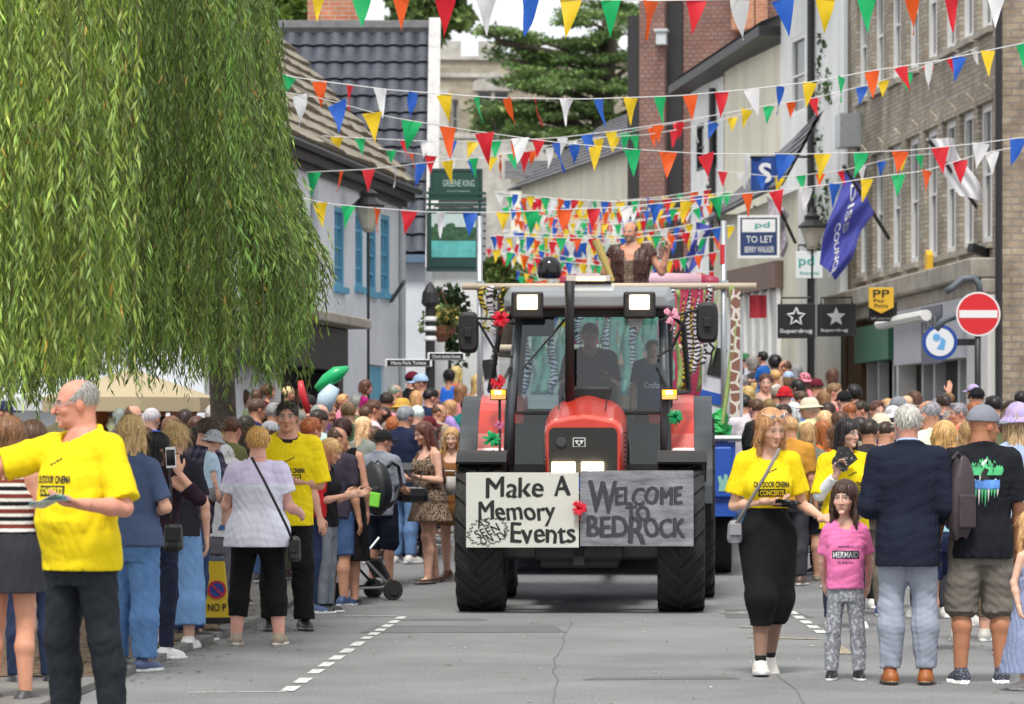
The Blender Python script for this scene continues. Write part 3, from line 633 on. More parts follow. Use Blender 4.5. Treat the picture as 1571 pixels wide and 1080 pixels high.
# ---------------------------------------------------------------- street surfaces
ASPH = pm('asphalt', (.135, .135, .137), rough=.9, var=.14, vs=.9, bump=.5, bs=55, spec=.25)
def asph2(nt, c, vec, B):
    n = nd(nt, 'ShaderNodeTexNoise', Scale=52.0, Detail=4.0); nt.links.new(vec, n.inputs['Vector']); r = nd(nt, 'ShaderNodeMapRange'); r.inputs['From Min'].default_value = .3; r.inputs['From Max'].default_value = .7; r.inputs['To Min'].default_value = .70; r.inputs['To Max'].default_value = 1.30
    nt.links.new(n.outputs['Fac'], r.inputs['Value']); v = nd(nt, 'ShaderNodeVectorMath', operation='SCALE'); nt.links.new(c, v.inputs[0]); nt.links.new(r.outputs[0], v.inputs['Scale']); return v.outputs[0]
ROAD = pm('road_asphalt', (.205, .205, .205), rough=.92, var=.24, vs=.45, bump=.4, bs=60, spec=.25, custom=asph2)
PATCH = pm('patched_asphalt', (.145, .145, .146), rough=.92, var=.10, vs=1.2, bump=.4, bs=60, spec=.25, custom=asph2)
PAVE = pm('pavement_tarmac', (.17, .155, .14), rough=.95, var=.25, vs=1.4, bump=.4, bs=40)
LITTER = pm('leaf_litter_mat', (.16, .105, .06), rough=.95, var=.55, vs=16, bump=.8, bs=45)
KERB = pm('kerb_stone', (.17, .165, .155), rough=.9, var=.2, vs=5, bump=.3, bs=30)
def worn(lo):
    def fn(nt, c, vec, B):
        n = nd(nt, 'ShaderNodeTexNoise', Scale=26.0, Detail=5.0); nt.links.new(vec, n.inputs['Vector']); r = nd(nt, 'ShaderNodeMapRange'); r.inputs['From Min'].default_value = lo; r.inputs['From Max'].default_value = lo + .12
        nt.links.new(n.outputs['Fac'], r.inputs['Value']); m = nd(nt, 'ShaderNodeMix', data_type='RGBA'); m.inputs['A'].default_value = (.18, .18, .175, 1); nt.links.new(r.outputs[0], m.inputs['Factor']); nt.links.new(c, m.inputs['B']); return m.outputs['Result']
    return fn
PAINT = pm('road_paint', (.66, .66, .64), rough=.8, var=.1, custom=worn(.36)); PAINTY = pm('road_paint_yellow', (.50, .38, .20), rough=.8, custom=worn(.46)); PAINTW = pm('road_paint_worn', (.42, .41, .39), rough=.85, custom=worn(.48))
def sheet(name, mat, x0, x1, y0, y1, dz, nx=2, step=1.5, kind='structure', fx=None):
    n = max(1, int((y1 - y0) / step)); m = MB()
    m.grid(lambda u, v: ((x0 + (x1 - x0) * u) + (fx(y0 + (y1 - y0) * v) if fx else 0), y0 + (y1 - y0) * v, g(y0 + (y1 - y0) * v) + dz), nx, n)
    return tag(m.build(name, mat, smooth=True), kind=kind)
sheet('road', ROAD, -90, 90, 3, 420, 0, 2, 1.2)
def KL(y): return np.interp(y, [5, 22.5, 27.9, 33.3, 39.5, 60, 90], [-3.4, -2.65, -2.42, -2.15, -2.05, -2.4, -3.4])
m = MB(); ys = np.arange(6, 92, 1.0)
for a, b in zip(ys[:-1], ys[1:]):
    for (o0, h0, o1, h1) in ((0, .004, 0, .05), (0, .05, -.14, .055)):
        m.quad((KL(a) + o0, a, g(a) + h0), (KL(b) + o0, b, g(b) + h0), (KL(b) + o1, b, g(b) + h1), (KL(a) + o1, a, g(a) + h1))
tag(m.build('kerb', KERB), kind='structure')
m = MB()
for a, b in zip(ys[:-1], ys[1:]): m.quad((-40, a, g(a) + .051), (KL(a) - .14, a, g(a) + .051), (KL(b) - .14, b, g(b) + .051), (-40, b, g(b) + .051))
tag(m.build('pavement', PAVE), kind='structure')
m = MB()
for a, b in zip(np.arange(24, 33, .5), np.arange(24.5, 33.5, .5)): m.quad((KL(a) - 1.5, a, g(a) + .057), (KL(a) - .12 + .05 * math.sin(a * 5), a, g(a) + .057), (KL(b) - .12 + .05 * math.sin(b * 5), b, g(b) + .057), (KL(b) - 1.5, b, g(b) + .057))
rl = random.Random(5)
for i in range(900):                                                 # fallen willow leaves along the kerb
    y = rl.uniform(24, 34); x = KL(y) - .8 + rl.gauss(.35, .45); z = g(y) + (.062 if x < KL(y) - .1 else .008 if x > KL(y) + .02 else .068); a = rl.uniform(0, 6.28); l, w = rl.uniform(.02, .05), rl.uniform(.006, .012)
    ca, sa = math.cos(a), math.sin(a); q = [(-l, 0, 0), (0, -w, .006), (l, 0, .004), (0, w, .004)]
    m.add([(x + p[0] * ca - p[1] * sa, y + p[0] * sa + p[1] * ca, z + p[2]) for p in q], [(0, 1, 2, 3)])
tag(m.build('leaf_litter', LITTER), kind='stuff')
def KR(y): return np.interp(y, [5, 30, 45, 60, 90], [5.2, 4.9, 4.7, 4.6, 3.0])
m = MB()
for a, b in zip(ys[:-1], ys[1:]):
    m.quad((KR(b), b, g(b) + .004), (KR(a), a, g(a) + .004), (KR(a), a, g(a) + .1), (KR(b), b, g(b) + .1)); m.quad((KR(a), a, g(a) + .1), (40, a, g(a) + .1), (40, b, g(b) + .1), (KR(b), b, g(b) + .1))
tag(m.build('right_pavement', PAVE), kind='structure')
def marks(rects, mat, dz=.005):
    m = MB()
    for (px0, py0, px1, py1, w) in rects:                             # each stripe runs between two ground points given in the photo
        Y0, Y1 = FPX * EYE / (py0 - HY), FPX * EYE / (py1 - HY); a = Vector((PX(px0, Y0), Y0, 0)); b = Vector((PX(px1, Y1), Y1, 0)); d = (b - a).normalized(); s = Vector((d.y, -d.x, 0)) * w / 2
        q = [a - s, a + s, b + s, b - s]; m.quad(*[(p.x, p.y, g(p.y) + dz) for p in q])
    return m
def dashes(p0, p1, n, frac, w):
    out = []
    for i in range(n):
        t0 = i / n; t1 = (i + frac) / n
        inv = lambda t: (p0[0] + (p1[0] - p0[0]) * t, p0[1] + (p1[1] - p0[1]) * t)
        out.append((*inv(t0), *inv(t1), w))
    return out
dl = dashes((440, 1061), (478, 1036), 2, .6, .09) + dashes((480, 1034), (560, 981), 5, .6, .085) + dashes((560, 981), (622, 944), 6, .6, .08)
dr = dashes((1262, 972), (1197, 928), 6, .62, .09)
m = marks(dl + dr, PAINT); m.cur = 1
for r in [(285, 1063, 440, 1062, .03), (505, 946, 610, 945, .05), (1180, 918, 1170, 908, .08), (1240, 966, 1350, 967, .03)]: s_ = marks([r], PAINT); m.add(s_.v, s_.f)
m.cur = 2
for r in [(1272, 984, 1300, 1004, .10), (1150, 978, 1255, 981, .16)]: s_ = marks([r], PAINTY); m.add(s_.v, s_.f)
for r in [(1120, 940, 1160, 941, .5), (1140, 962, 1180, 963, .3)]: s_ = marks([r], PAINTW); m.cur = 3; m.add(s_.v, s_.f)
tag(m.build('road_markings', [PAINT, PAINT, PAINTY, PAINTW]), kind='structure')
m = MB()
for (x0, y0, x1, y1) in [(-1.25, 30.8, .45, 32.2), (-1.0, 33.0, -.2, 33.5), (.45, 24.5, 1.5, 24.9), (1.9, 33.5, 2.7, 35.5)]: m.quad((x0, y0, .0025), (x1, y0 + .1, .0025), (x1 - .1, y1, .0025), (x0 + .1, y1 - .1, .0025))
rk = random.Random(3)
for (x, y, dx, dy, n) in [(.25, 22, .03, .5, 22), (-.6, 20, .25, .3, 10), (1.7, 21, .02, .5, 14)]:
    for i in range(n):
        x2, y2 = x + dx * rk.uniform(-.6, 1.4), y + dy; m.quad((x - .004, y, .0032), (x + .003, y, .0032), (x2 + .004, y2, .0032), (x2 - .004, y2, .0032)); x, y = x2, y2
tag(m.build('road_patches', PATCH), kind='structure')
m = MB(); rl = random.Random(8)
for i in range(150):
    y = rl.uniform(19, 36); x = rl.uniform(-2.3, 4.2); a = rl.uniform(0, 3); r_ = rl.uniform(.004, .016) * (1.6 if rl.random() < .1 else 1); m.cur = rl.choice([0, 0, 1, 2]); m.add([(x + r_ * math.cos(a + k * 1.57) * (1.5 if k % 2 else 1), y + r_ * 1.6 * math.sin(a + k * 1.57), .007 + .004 * (k % 2)) for k in range(4)], [(0, 1, 2, 3)])
tag(m.build('road_litter', [LITTER, PAINT, PATCH]), kind='stuff')
# ---------------------------------------------------------------- facades
class Fac:                                                           # a vertical facade line: x along it, -y out to the street
    def __init__(s, px, Y, deg, z0=None):
        s.o = Vector((PX(px, Y), Y, g(Y) if z0 is None else z0)); s.rz = R(deg); s.ex = Vector((math.cos(s.rz), math.sin(s.rz), 0)); s.n = Vector((s.ex.y, -s.ex.x, 0))
    def at(s, px, py, off=0):                                         # photo pixel -> (along, height) on the plane moved out by off
        d = Vector(((px - CX) / FPX, 1, (HY - py) / FPX)); o = s.o + s.n * off; t = (o - Vector((0, 0, EYE))).dot(s.n) / d.dot(s.n)
        p = Vector((0, 0, EYE)) + d * t; return ((p - s.o).dot(s.ex), p.z - s.o.z)
    def rect(s, px0, py0, px1, py1, off=0):
        xm, ym = (px0 + px1) / 2, (py0 + py1) / 2; a = s.at(px0, ym, off)[0]; b = s.at(px1, ym, off)[0]; t = s.at(xm, py0, off)[1]; u = s.at(xm, py1, off)[1]
        return (min(a, b), max(a, b), min(t, u), max(t, u))
def wall_holes(m, x0, x1, z0, z1, holes, dep=.14, y=0):               # a front skin with real openings
    xs = sorted({x0, x1, *[c for h in holes for c in h[:2] if x0 < c < x1]}); zs = sorted({z0, z1, *[c for h in holes for c in h[2:4] if z0 < c < z1]})
    for a, b in zip(xs[:-1], xs[1:]):
        for c, d in zip(zs[:-1], zs[1:]):
            mxx, mz = (a + b) / 2, (c + d) / 2
            if not any(h[0] < mxx < h[1] and h[2] < mz < h[3] for h in holes): m.quad((a, y, c), (b, y, c), (b, y, d), (a, y, d))
    for (a, b, c, d) in [h[:4] for h in holes]:
        m.quad((a, y, c), (a, y, d), (a, y + dep, d), (a, y + dep, c)); m.quad((b, y, d), (b, y, c), (b, y + dep, c), (b, y + dep, d)); m.quad((a, y, d), (b, y, d), (b, y + dep, d), (a, y + dep, d)); m.quad((b, y, c), (a, y, c), (a, y + dep, c), (b, y + dep, c))
    return m
PANE = pm('window_pane', (.03, .036, .042), rough=.08, spec=.8); PANEL = pm('pale_pane', (.20, .24, .28), rough=.1, spec=.8)
def window(par, h, frame, dep=.10, nx=2, nz=3, fw=.06, sill=None, pane=None, lip=0):
    a, b, c, d = h; m = MB()
    for (p, q, r, s_) in ((a, a + fw, c, d), (b - fw, b, c, d), (a + fw, b - fw, c, c + fw), (a + fw, b - fw, d - fw, d)): m.bx(p, q, dep - .05, dep + .03, r, s_)
    for i in range(1, nx): x = a + (b - a) * i / nx; m.bx(x - .018, x + .018, dep - .03, dep + .025, c + fw, d - fw)
    for i in range(1, nz): z = c + (d - c) * i / nz; m.bx(a + fw, b - fw, dep - .027, dep + .022, z - .018, z + .018)
    w = m.build('window', frame, par)
    p = MB(); p.bx(a, b, dep + .01, dep + .02, c, d); p.build('pane', pane or PANE, w)
    if sill: q = MB(); q.bx(a - .06, b + .06, -.07, dep - .05, c - .09, c - .002); q.build('sill', sill, w)
    return w
def root(name, F, label, cat, group=None):
    o = empty(name, F.o, F.rz, label, cat, group); return o
RENDER = pm('white_render', (.74, .77, .82), rough=.9, var=.10, vs=.8, bump=.2, bs=18); CREAM = pm('cream_render', (.70, .67, .55), rough=.9, var=.14, vs=.9, stretch=(1.6, 1.6, .4), bump=.2, bs=16); RENDW = pm('white_wall', (.74, .75, .74), rough=.9, var=.14, vs=.9, stretch=(1.6, 1.6, .4), bump=.2, bs=18)
SLATE = pm('stone_slates', (.27, .235, .18), rough=.95, var=.3, vs=6, bump=.6, bs=14); GSLATE = pm('grey_slates', (.13, .13, .14), rough=.7, var=.25, vs=4, bump=.3, bs=12)
PANT = pm('glazed_pantiles', (.055, .06, .078), rough=.36, var=.35, vs=5, spec=.6); LEAD = pm('ridge_tiles', (.10, .10, .105), rough=.7, var=.3, vs=6)
BARGE = pm('weathered_white_board', (.52, .51, .50), rough=.85, var=.2, vs=8); DARKW = pm('black_painted_wood', (.022, .022, .024), rough=.5); BLUEW = pm('blue_painted_wood', (.13, .42, .62), rough=.6, var=.15, vs=8)
RBRICK = pm('red_brick', (.36, .135, .075), rough=.9, brick=(.225, .075, (.36, .30, .25), (.30, .10, .06)), var=.2, vs=3)
OBRICK = pm('orange_brick', (.50, .20, .10), rough=.9, brick=(.23, .078, (.40, .30, .24), (.40, .14, .075), .01), var=.25, vs=3)
TILEH = pm('hanging_tiles', (.24, .152, .13), rough=.85, brick=(.17, .105, (.14, .075, .06), (.24, .12, .10), .014), var=.25, vs=2.5)
GBRICK = pm('gault_brick', (.40, .365, .305), rough=.92, brick=(.235, .078, (.24, .21, .17), (.28, .23, .165), .013), var=.32, vs=1.1, bump=.3, bs=30)
PIER = pm('pier_brick', (.36, .29, .21), rough=.92, brick=(.26, .105, (.22, .19, .16), (.26, .20, .145), .016), var=.38, vs=2.5, bump=.35, bs=30)
FLINT = pm('church_stone', (.38, .33, .255), rough=.95, brick=(.5, .25, (.30, .27, .22), (.30, .255, .195), .02), var=.35, vs=1.2); FLINT2 = pm('church_dressing', (.44, .42, .38), rough=.95, var=.3, vs=2)
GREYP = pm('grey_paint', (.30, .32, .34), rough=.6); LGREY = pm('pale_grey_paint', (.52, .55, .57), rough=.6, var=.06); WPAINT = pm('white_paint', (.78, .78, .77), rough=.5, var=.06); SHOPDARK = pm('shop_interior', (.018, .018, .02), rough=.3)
IRON = pm('black_iron', (.016, .016, .018), rough=.45); STEEL = pm('galvanised_steel', (.42, .44, .46), rough=.38, metal=.8, var=.12, vs=12); STONEC = pm('stone_cornice', (.36, .33, .28), rough=.9, var=.25, vs=3)
GREENS = pm('dark_green_sign', (.012, .06, .045), rough=.5); WOODB = pm('brown_timber', (.15, .08, .035), rough=.8, var=.2, vs=6)
def courses(m, p0, p1, q0, q1, n, th=.03, wob=0.0, seed=1, nu=24):     # roof laid in overlapping courses between two lines (eave p0-p1, ridge q0-q1)
    p0, p1, q0, q1 = map(Vector, (p0, p1, q0, q1)); N = (p1 - p0).cross(q0 - p0).normalized(); rr = random.Random(seed)
    for i in range(n):
        t0, t1 = i / n, (i + 1.12) / n; a0, a1 = p0.lerp(q0, t0), p1.lerp(q1, t0); b0, b1 = p0.lerp(q0, min(t1, 1)), p1.lerp(q1, min(t1, 1)); jj = [rr.uniform(-wob, wob) for _ in range(nu + 1)]
        for k in range(nu):
            u, v = k / nu, (k + 1) / nu; A0 = a0.lerp(a1, u) + N * (th + jj[k]); A1 = a0.lerp(a1, v) + N * (th + jj[k + 1] * .6); B0 = b0.lerp(b1, u) + N * .002; B1 = b0.lerp(b1, v) + N * .002; C0 = a0.lerp(a1, u) + N * .001; C1 = a0.lerp(a1, v) + N * .001
            m.quad(A0, A1, B1, B0); m.quad(C0, C1, A1, A0)
    return m
# --- white pub with blue windows (street side, left)
FA = Fac(440, 50, 82.1); pub = root('pub', FA, 'white rendered pub with tall blue windows and a stone slate roof beside the willow', 'pub')
ze = FA.at(440, 195)[1]; L_A = FA.at(616, 400)[0]; zl = FA.at(520, 505)[1]
wins = [FA.rect(*r) for r in ((513, 318, 528, 440), (545, 325, 557, 440), (562, 335, 577, 447), (584, 330, 598, 450))] + [FA.rect(420, 318, 440, 440)]
dh = FA.rect(566, 560, 590, 640)
m = MB(); wall_holes(m, -5, L_A, -.3, ze - .05, [tuple(w) for w in wins + [dh]], .12); m.quad((L_A, 0, -.3), (L_A, 7, -.3), (L_A, 7, ze), (L_A, 0, ze)); m.quad((-5, 7, -.3), (-5, 0, -.3), (-5, 0, ze), (-5, 7, ze)); m.add([(L_A, 0, ze), (L_A, 7, ze), (L_A, 3.5, ze + 3.8), (-5, 0, ze), (-5, 7, ze), (-5, 3.5, ze + 3.8)], [(0, 1, 2), (5, 4, 3)])
m.build('wall', RENDER, pub)
for w in wins: window(pub, w, BLUEW, .06, 2, 4, .07, BLUEW, PANEL)
m = MB(); m.bx(dh[0] + .02, dh[1] - .02, .05, .09, dh[2], dh[3] - .02); m.build('door', BLUEW, pub)
m = MB(); courses(m, (-5.2, -.24, ze - .16), (L_A + .12, -.24, ze - .16), (-5.2, 3.5, ze + 3.9), (L_A + .12, 3.5, ze + 3.9), 17, .06, .03, 4, 34); m.quad((L_A + .25, 7.5, ze - .3), (-5.2, 7.5, ze - .3), (-5.2, 3.5, ze + 3.87), (L_A + .25, 3.5, ze + 3.87)); m.build('roof', SLATE, pub)
m = MB(); m.bx(-5.2, L_A + .1, -.20, -.012, ze - .40, ze - .22); m.bx(-5.2, L_A + .1, -.08, -.011, ze - .50, ze - .405); m.tube([(-5.2, -.27, ze - .24), (L_A + .12, -.27, ze - .24)], .055); m.build('eaves_board', DARKW, pub)
for xx, zz in ((L_A - .25, 0), (FA.at(477, 300)[0], 3)): m = MB(); m.tube([(xx, -.06, ze - .5), (xx, -.06, zz)], .05); m.build('drainpipe', LGREY, pub)
# its dark shopfront and lean-to below
x0, x1 = FA.at(400, 520)[0], FA.at(540, 520, .5)[0]
m = MB(); m.bx(-4.6, x1, -.45, -.002, zl - .65, zl - .06); m.bx(x1 - .5, x1 - .1, -.40, -.004, 0, zl - .66); m.bx(x1 - 1.3, x1 - .9, -.40, -.004, 0, zl - .66); m.build('shopfront', DARKW, pub, bevel=.02)
m = MB(); m.bx(-4.7, x1 + .15, -.75, -.002, zl - .055, zl + .08); m.build('canopy', STONEC, pub, bevel=.02)
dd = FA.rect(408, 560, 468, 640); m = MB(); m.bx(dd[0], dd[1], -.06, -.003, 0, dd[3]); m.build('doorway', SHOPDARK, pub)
m = MB(); m.bx(dd[0] - .4, dd[0] - .002, -.2, -.004, 0, dd[3] + .3); m.bx(dd[1] + .002, dd[1] + .9, -.2, -.004, 0, dd[3] + .3); m.bx(dd[0], dd[1], -.2, -.004, dd[3] + .002, dd[3] + .3); m.build('door_surround', WPAINT, pub)
# --- black pantile house with white bargeboard
YB = 62.; tb = empty('pantile_house', (PX(535, YB), YB, g(YB)), 0, 'tall house with glazed black pantile roof, white bargeboard and orange brick chimney', 'house')
zb0 = PZ(388, YB) - g(YB); zr = PZ(46, YB + 2.6) - g(YB); hw = PX(655, YB) - PX(535, YB); xl = -4.2
def pant(u, v):
    x = xl + (hw - xl) * u; q = v * 13; fr = q - math.floor(q); zz = zb0 + (zr - zb0) * v
    return (x, 2.6 * v - .05 * (1 - fr) - .05 * abs(math.sin(u * 3.14159 * 24)), zz)
m = MB(); n13 = 13
for k in range(13):
    def row(u, v, k=k):
        t = k / 13 + v * 1.12 / 13; x = xl + (hw - xl) * u; b = .055 * abs(math.sin(u * math.pi * 22)) + .05 * (1 - v)
        return (x, 2.6 * t - b, zb0 + (zr - zb0) * t + .3 * b)
    m.grid(row, 132, 2)
m.build('roof', PANT, tb, smooth=False)
m = MB(); m.tube([(xl, 2.6, zr + .03), (hw, 2.6, zr + .03)], .14); m.build('ridge', LEAD, tb)
m = MB(); m.prism([(0, -.25), (.20, -.25), (.20, zr - zb0 + .2), (0, zr - zb0 + .2)], (hw - .02, -.12, zb0), (1, 0, 0), (0, 2.75 / (zr - zb0 + .45), 1), (0, .06, -.02)); m.build('bargeboard', BARGE, tb)
m = MB(); m.bx(xl, hw - .03, .12, 6, -.2, zb0 - .02); m.add([(hw - .03, .12, zb0 - .02), (hw - .03, 5, zb0 - .02), (hw - .03, 2.6, zr - .1), (xl, .12, zb0 - .02), (xl, 5, zb0 - .02), (xl, 2.6, zr - .1)], [(0, 1, 2), (5, 4, 3), (1, 4, 5, 2)]); m.build('wall', RENDER, tb)
m = MB(); m.bx(xl, hw + .1, -.1, .1, zb0 - .16, zb0 - .03); m.build('gutter', pm('blue_grey_gutter', (.13, .20, .30), rough=.5), tb)
cx0, cx1 = PX(473, 65) - PX(535, YB), PX(552, 65) - PX(535, YB)
m = MB(); m.bx(cx0, cx1, 2.76, 3.6, zr - .3, zr + 1.5); m.bx(cx0 - .06, cx1 + .06, 2.70, 3.66, zr + 1.1, zr + 1.28); m.build('chimney', OBRICK, tb)
# --- grey cottages lower down the left side, past the pantile house
YC = 68.; cot = empty('street_cottage', (PX(690, YC), YC, g(YC)), 0, 'pale weathered cottage behind the hanging pub sign', 'house')
m = MB(); wall_holes(m, -1.6, .55, -.2, 3.2, [(-.9, -.3, 1.5, 2.5)], .12); m.quad((.55, 0, -.2), (.55, 5, -.2), (.55, 5, 3.2), (.55, 0, 3.2)); m.build('wall', RENDW, cot)
window(cot, (-.9, -.3, 1.5, 2.5), WPAINT, .05, 2, 2, .05)
m = MB(); courses(m, (-1.7, -.2, 3.1), (.65, -.2, 3.1), (-1.7, 2.5, 4.5), (.65, 2.5, 4.5), 9, .04, .01, 2, 10); m.build('roof', GSLATE, cot)
# --- cream houses closing the street
FC = Fac(800, 112, -78.5); cre = empty('cream_house', FC.o, FC.rz, 'long cream rendered house with sloping grey slate roof at the street end', 'house')
Lc = FC.at(985, 300)[0]; hC = FC.at(955, 234)[1]
hol = [(x, x + .8, 1.2, 2.6) for x in (1.2, 4.0, 7.0, 10)]
m = MB(); wall_holes(m, 0, Lc, -1, hC, hol, .12); m.quad((0, 5, -1), (0, 0, -1), (0, 0, hC), (0, 5, hC)); m.build('wall', CREAM, cre)
for h in hol: window(cre, h, WPAINT, .05, 2, 2, .06)
m = MB(); courses(m, (-.3, -.35, hC - .1), (Lc, -.35, hC - .1), (1.5, 2.4, hC + 1.9), (Lc, 2.4, hC + 1.9), 12, .05, .01, 7, 14); m.add([(-.3, -.35, hC - .1), (1.5, 2.4, hC + 1.9), (-.3, 5, hC - .1)], [(0, 1, 2)]); m.build('roof', GSLATE, cre)
YD = 122.; cr3 = empty('cream_house', (PX(850, YD), YD, g(YD)), 0, 'low cream house seen through the massed bunting over the street end', 'house')
m = MB(); m.bx(-1.4, 3.2, 0, 5, -1, PZ(275, YD) - g(YD)); m.build('wall', CREAM, cr3); window(cr3, (.2, 1, 1.5, 2.8), WPAINT, -.05, 2, 2, .06); zz = PZ(275, YD) - g(YD)
m = MB(); courses(m, (-1.6, -.2, zz), (3.4, -.2, zz), (-1.6, 2.5, zz + .8), (3.4, 2.5, zz + .8), 7, .04, .01, 7, 10); m.build('roof', GSLATE, cr3)
YW = 138.; cw = empty('churchyard_wall', (PX(740, YW), YW, g(YW)), 0, 'pinkish stone churchyard wall below the cedar', 'wall'); m = MB(); m.bx(-3.2, 2.5, 0, .6, -2, PZ(212, YW) - g(YW)); m.bx(-3.3, 2.6, -.06, .66, PZ(212, YW) - g(YW) + .002, PZ(212, YW) - g(YW) + .2); m.build('stonework', FLINT2, cw)
# --- church tower
YT = 150.; tz = g(YT); tow = empty('church_tower', (PX(838, YT), YT, tz), R(4), 'stone church tower with battlements and paired belfry windows behind the cedar', 'church tower')
hT = PZ(92, YT) - tz; hw = 4.25
bel = [(-2.6, -1.55, hT - 3.0, hT - 1.1)]
m = MB(); w_ = [(-2.75, -2.18, hT - 3.1, hT - 1.25), (-2.08, -1.5, hT - 3.1, hT - 1.25), (-3.75, -3.5, hT - 3.1, hT - 1.6)]
wall_holes(m, -hw, hw, -1, hT, w_, .3); m.quad((hw, 0, -1), (hw, 8, -1), (hw, 8, hT), (hw, 0, hT)); m.quad((-hw, 8, -1), (-hw, 0, -1), (-hw, 0, hT), (-hw, 8, hT)); m.quad((-hw, .3, hT - .1), (hw, .3, hT - .1), (hw, 8, hT - .1), (-hw, 8, hT - .1)); m.build('wall', FLINT, tow)
m = MB(); m.bx(-hw - .1, hw + .1, -.12, .4, hT - .02, hT + .12)
for i in range(6): x = -hw + .0 + i * 1.56; m.bx(x, x + .85, -.08, .38, hT + .122, hT + .72)
m.bx(-hw - .12, hw + .12, -.1, -.003, hT - .72, hT - .55); m.bx(-hw - .25, -hw + .35, -.25, -.004, -1, hT - 1.2); m.build('battlement', FLINT2, tow)
for w in w_: window(tow, w, FLINT2, .2, 1, 2, .05, None, PANE)
m = MB(); m.prism([(-.8, 0), (.8, 0), (.8, .3), (.45, .62), (0, .75), (-.45, .62), (-.8, .3)], (-2.12, -.06, hT - 1.24), (1, 0, 0), (0, 0, 1), (0, .055, 0)); m.build('window_arch', FLINT2, tow)
# --- tall red tile-hung house behind the white houses, right
YF = 92.; fz = g(YF); red = empty('tile_hung_house', (PX(1075, YF), YF, fz), R(-12), 'tall house hung with dull red tiles with dark recesses and an orange chimney stack', 'house')
a, b = PX(985, YF) - PX(1075, YF), PX(1200, YF) - PX(1075, YF); hR = PZ(-40, YF) - fz
m = MB(); m.bx(a + 1.0, b, 0, 6, -.5, hR); m.bx(a, a + .62, -.5, 5, -.5, hR - .3); m.build('wall', TILEH, red)
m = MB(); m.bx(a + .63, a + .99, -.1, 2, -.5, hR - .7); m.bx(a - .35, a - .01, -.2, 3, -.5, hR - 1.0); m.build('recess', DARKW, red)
zc = PZ(52, YF) - fz; c0, c1 = PX(1128, YF) - PX(1075, YF), PX(1180, YF) - PX(1075, YF)
m = MB(); m.bx(c0, c1, -.35, -.003, zc, zc + 2.2)
for k in range(3): x = c0 + (c1 - c0) * (k + .5) / 3; m.bx(x - .16, x + .16, -.42, -.352, zc + .05, zc + 2.2)
m.build('chimney', OBRICK, red)
vz = PZ(62, YF) - fz; vx = PX(1021, YF) - PX(1075, YF); m = MB(); m.bx(vx - .12, vx + .12, -.75, -.503, vz - .15, vz + .15); m.bx(vx - .16, vx + .16, -.8, -.505, vz + .16, vz + .22); m.build('flue_vent', LGREY, red)
# --- white and cream houses, right
FW = Fac(1290, 70, -81.1); Lw = FW.at(1060, 300)[0]; wh = empty('white_house', FW.o, FW.rz, 'white and cream rendered house with a dark sagging eave on the right of the street', 'house')
zt = FW.at(1195, 60)[1]; x12 = FW.at(1110, 300)[0]; x95 = FW.at(1198, 300)[0]
hw_ = [FW.rect(1068, 190, 1080, 262), FW.rect(1090, 180, 1100, 258), FW.rect(1213, 55, 1235, 175)]
m = MB(); wall_holes(m, x95, 0, -1, zt + 1.4, [hw_[2]], .15); m.build('wall', RENDW, wh)
m = MB(); wall_holes(m, x12, x95, -1, zt - .1, [], .1, .02); m.build('cream_wall', CREAM, wh)
m = MB(); wall_holes(m, Lw, x12, -1, FW.at(1085, 128)[1], hw_[:2], .15, .0); m.quad((Lw, 4, -1), (Lw, 0, -1), (Lw, 0, zt), (Lw, 4, zt)); m.build('gable_wall', RENDW, wh)
for h in hw_: window(wh, h, DARKW if h is not hw_[2] else WPAINT, .06, 1, 2, .08)
m = MB(); zz = FW.at(1085, 128)[1]
m.prism([(Lw - .3, zz - .05), (x95, zt + .05), (x95, zt + .24), (Lw - .3, zz + .13)], (0, -.45, 0), (1, 0, 0), (0, 0, 1), (0, .9, 0)); m.bx(x95 + .01, .2, -.45, .4, zt + 1.4, zt + 1.75); m.build('eave', DARKW, wh)
m = MB(); m.quad((Lw - .3, -.4, zz + .225), (x95, -.4, zt + .335), (x95, 3, zt + 1.6), (Lw - .3, 3, zz + 1.5)); m.build('roof', GSLATE, wh)
for xx, zq in ((FW.at(1098, 300)[0], zt - .4), (FW.at(1250, 300)[0], zt + 1.4)): m = MB(); m.tube([(xx, -.08, 0), (xx, -.08, zq)], .07); m.build('drainpipe', IRON, wh)
# lower roofed shop in front of it
FS = Fac(1225, 66, -81); low = empty('slate_roofed_shop', FS.o, FS.rz, 'low shop with a mossy grey slate roof below the white house gable', 'shop')
Ls = FS.at(1095, 350)[0]; zs1 = FS.at(1190, 300)[1]
m = MB(); m.quad((Ls, 0, -1), (0, 0, -1), (0, 0, zs1), (Ls, 0, zs1 - .2)); m.quad((Ls, .5, -1), (Ls, 0, -1), (Ls, 0, zs1), (Ls, .5, zs1)); m.build('wall', CREAM, low)
zp = FS.at(1195, 195, -.5)[1]
m = MB(); m.add([(Ls - .2, -.3, zs1 - .25), (.1, -.3, zs1 + .05), (.1, .45, zp), (Ls - .2, .45, zs1 + .1)], [(0, 1, 2, 3)]); courses(m, (Ls - .2, -.3, zs1 - .22), (.1, -.3, zs1 + .08), (Ls - .2, .4, zs1 + .15), (.1, .4, zp + .03), 8, .04, .01, 3, 12); m.build('roof', GSLATE, low)
dr_ = FS.rect(1125, 450, 1200, 640); m = MB(); m.bx(dr_[0], dr_[1], -.04, -.003, -.5, dr_[3]); m.build('shopfront', pm('pale_shopfront', (.62, .62, .60), rough=.7, var=.1), low)
for k in range(7): x = dr_[0] + (dr_[1] - dr_[0]) * k / 6; m = MB(); m.bx(x - .04, x + .04, -.10, -.041, -.5, dr_[3] + .02); m.build('shop_mullion', WPAINT, low)
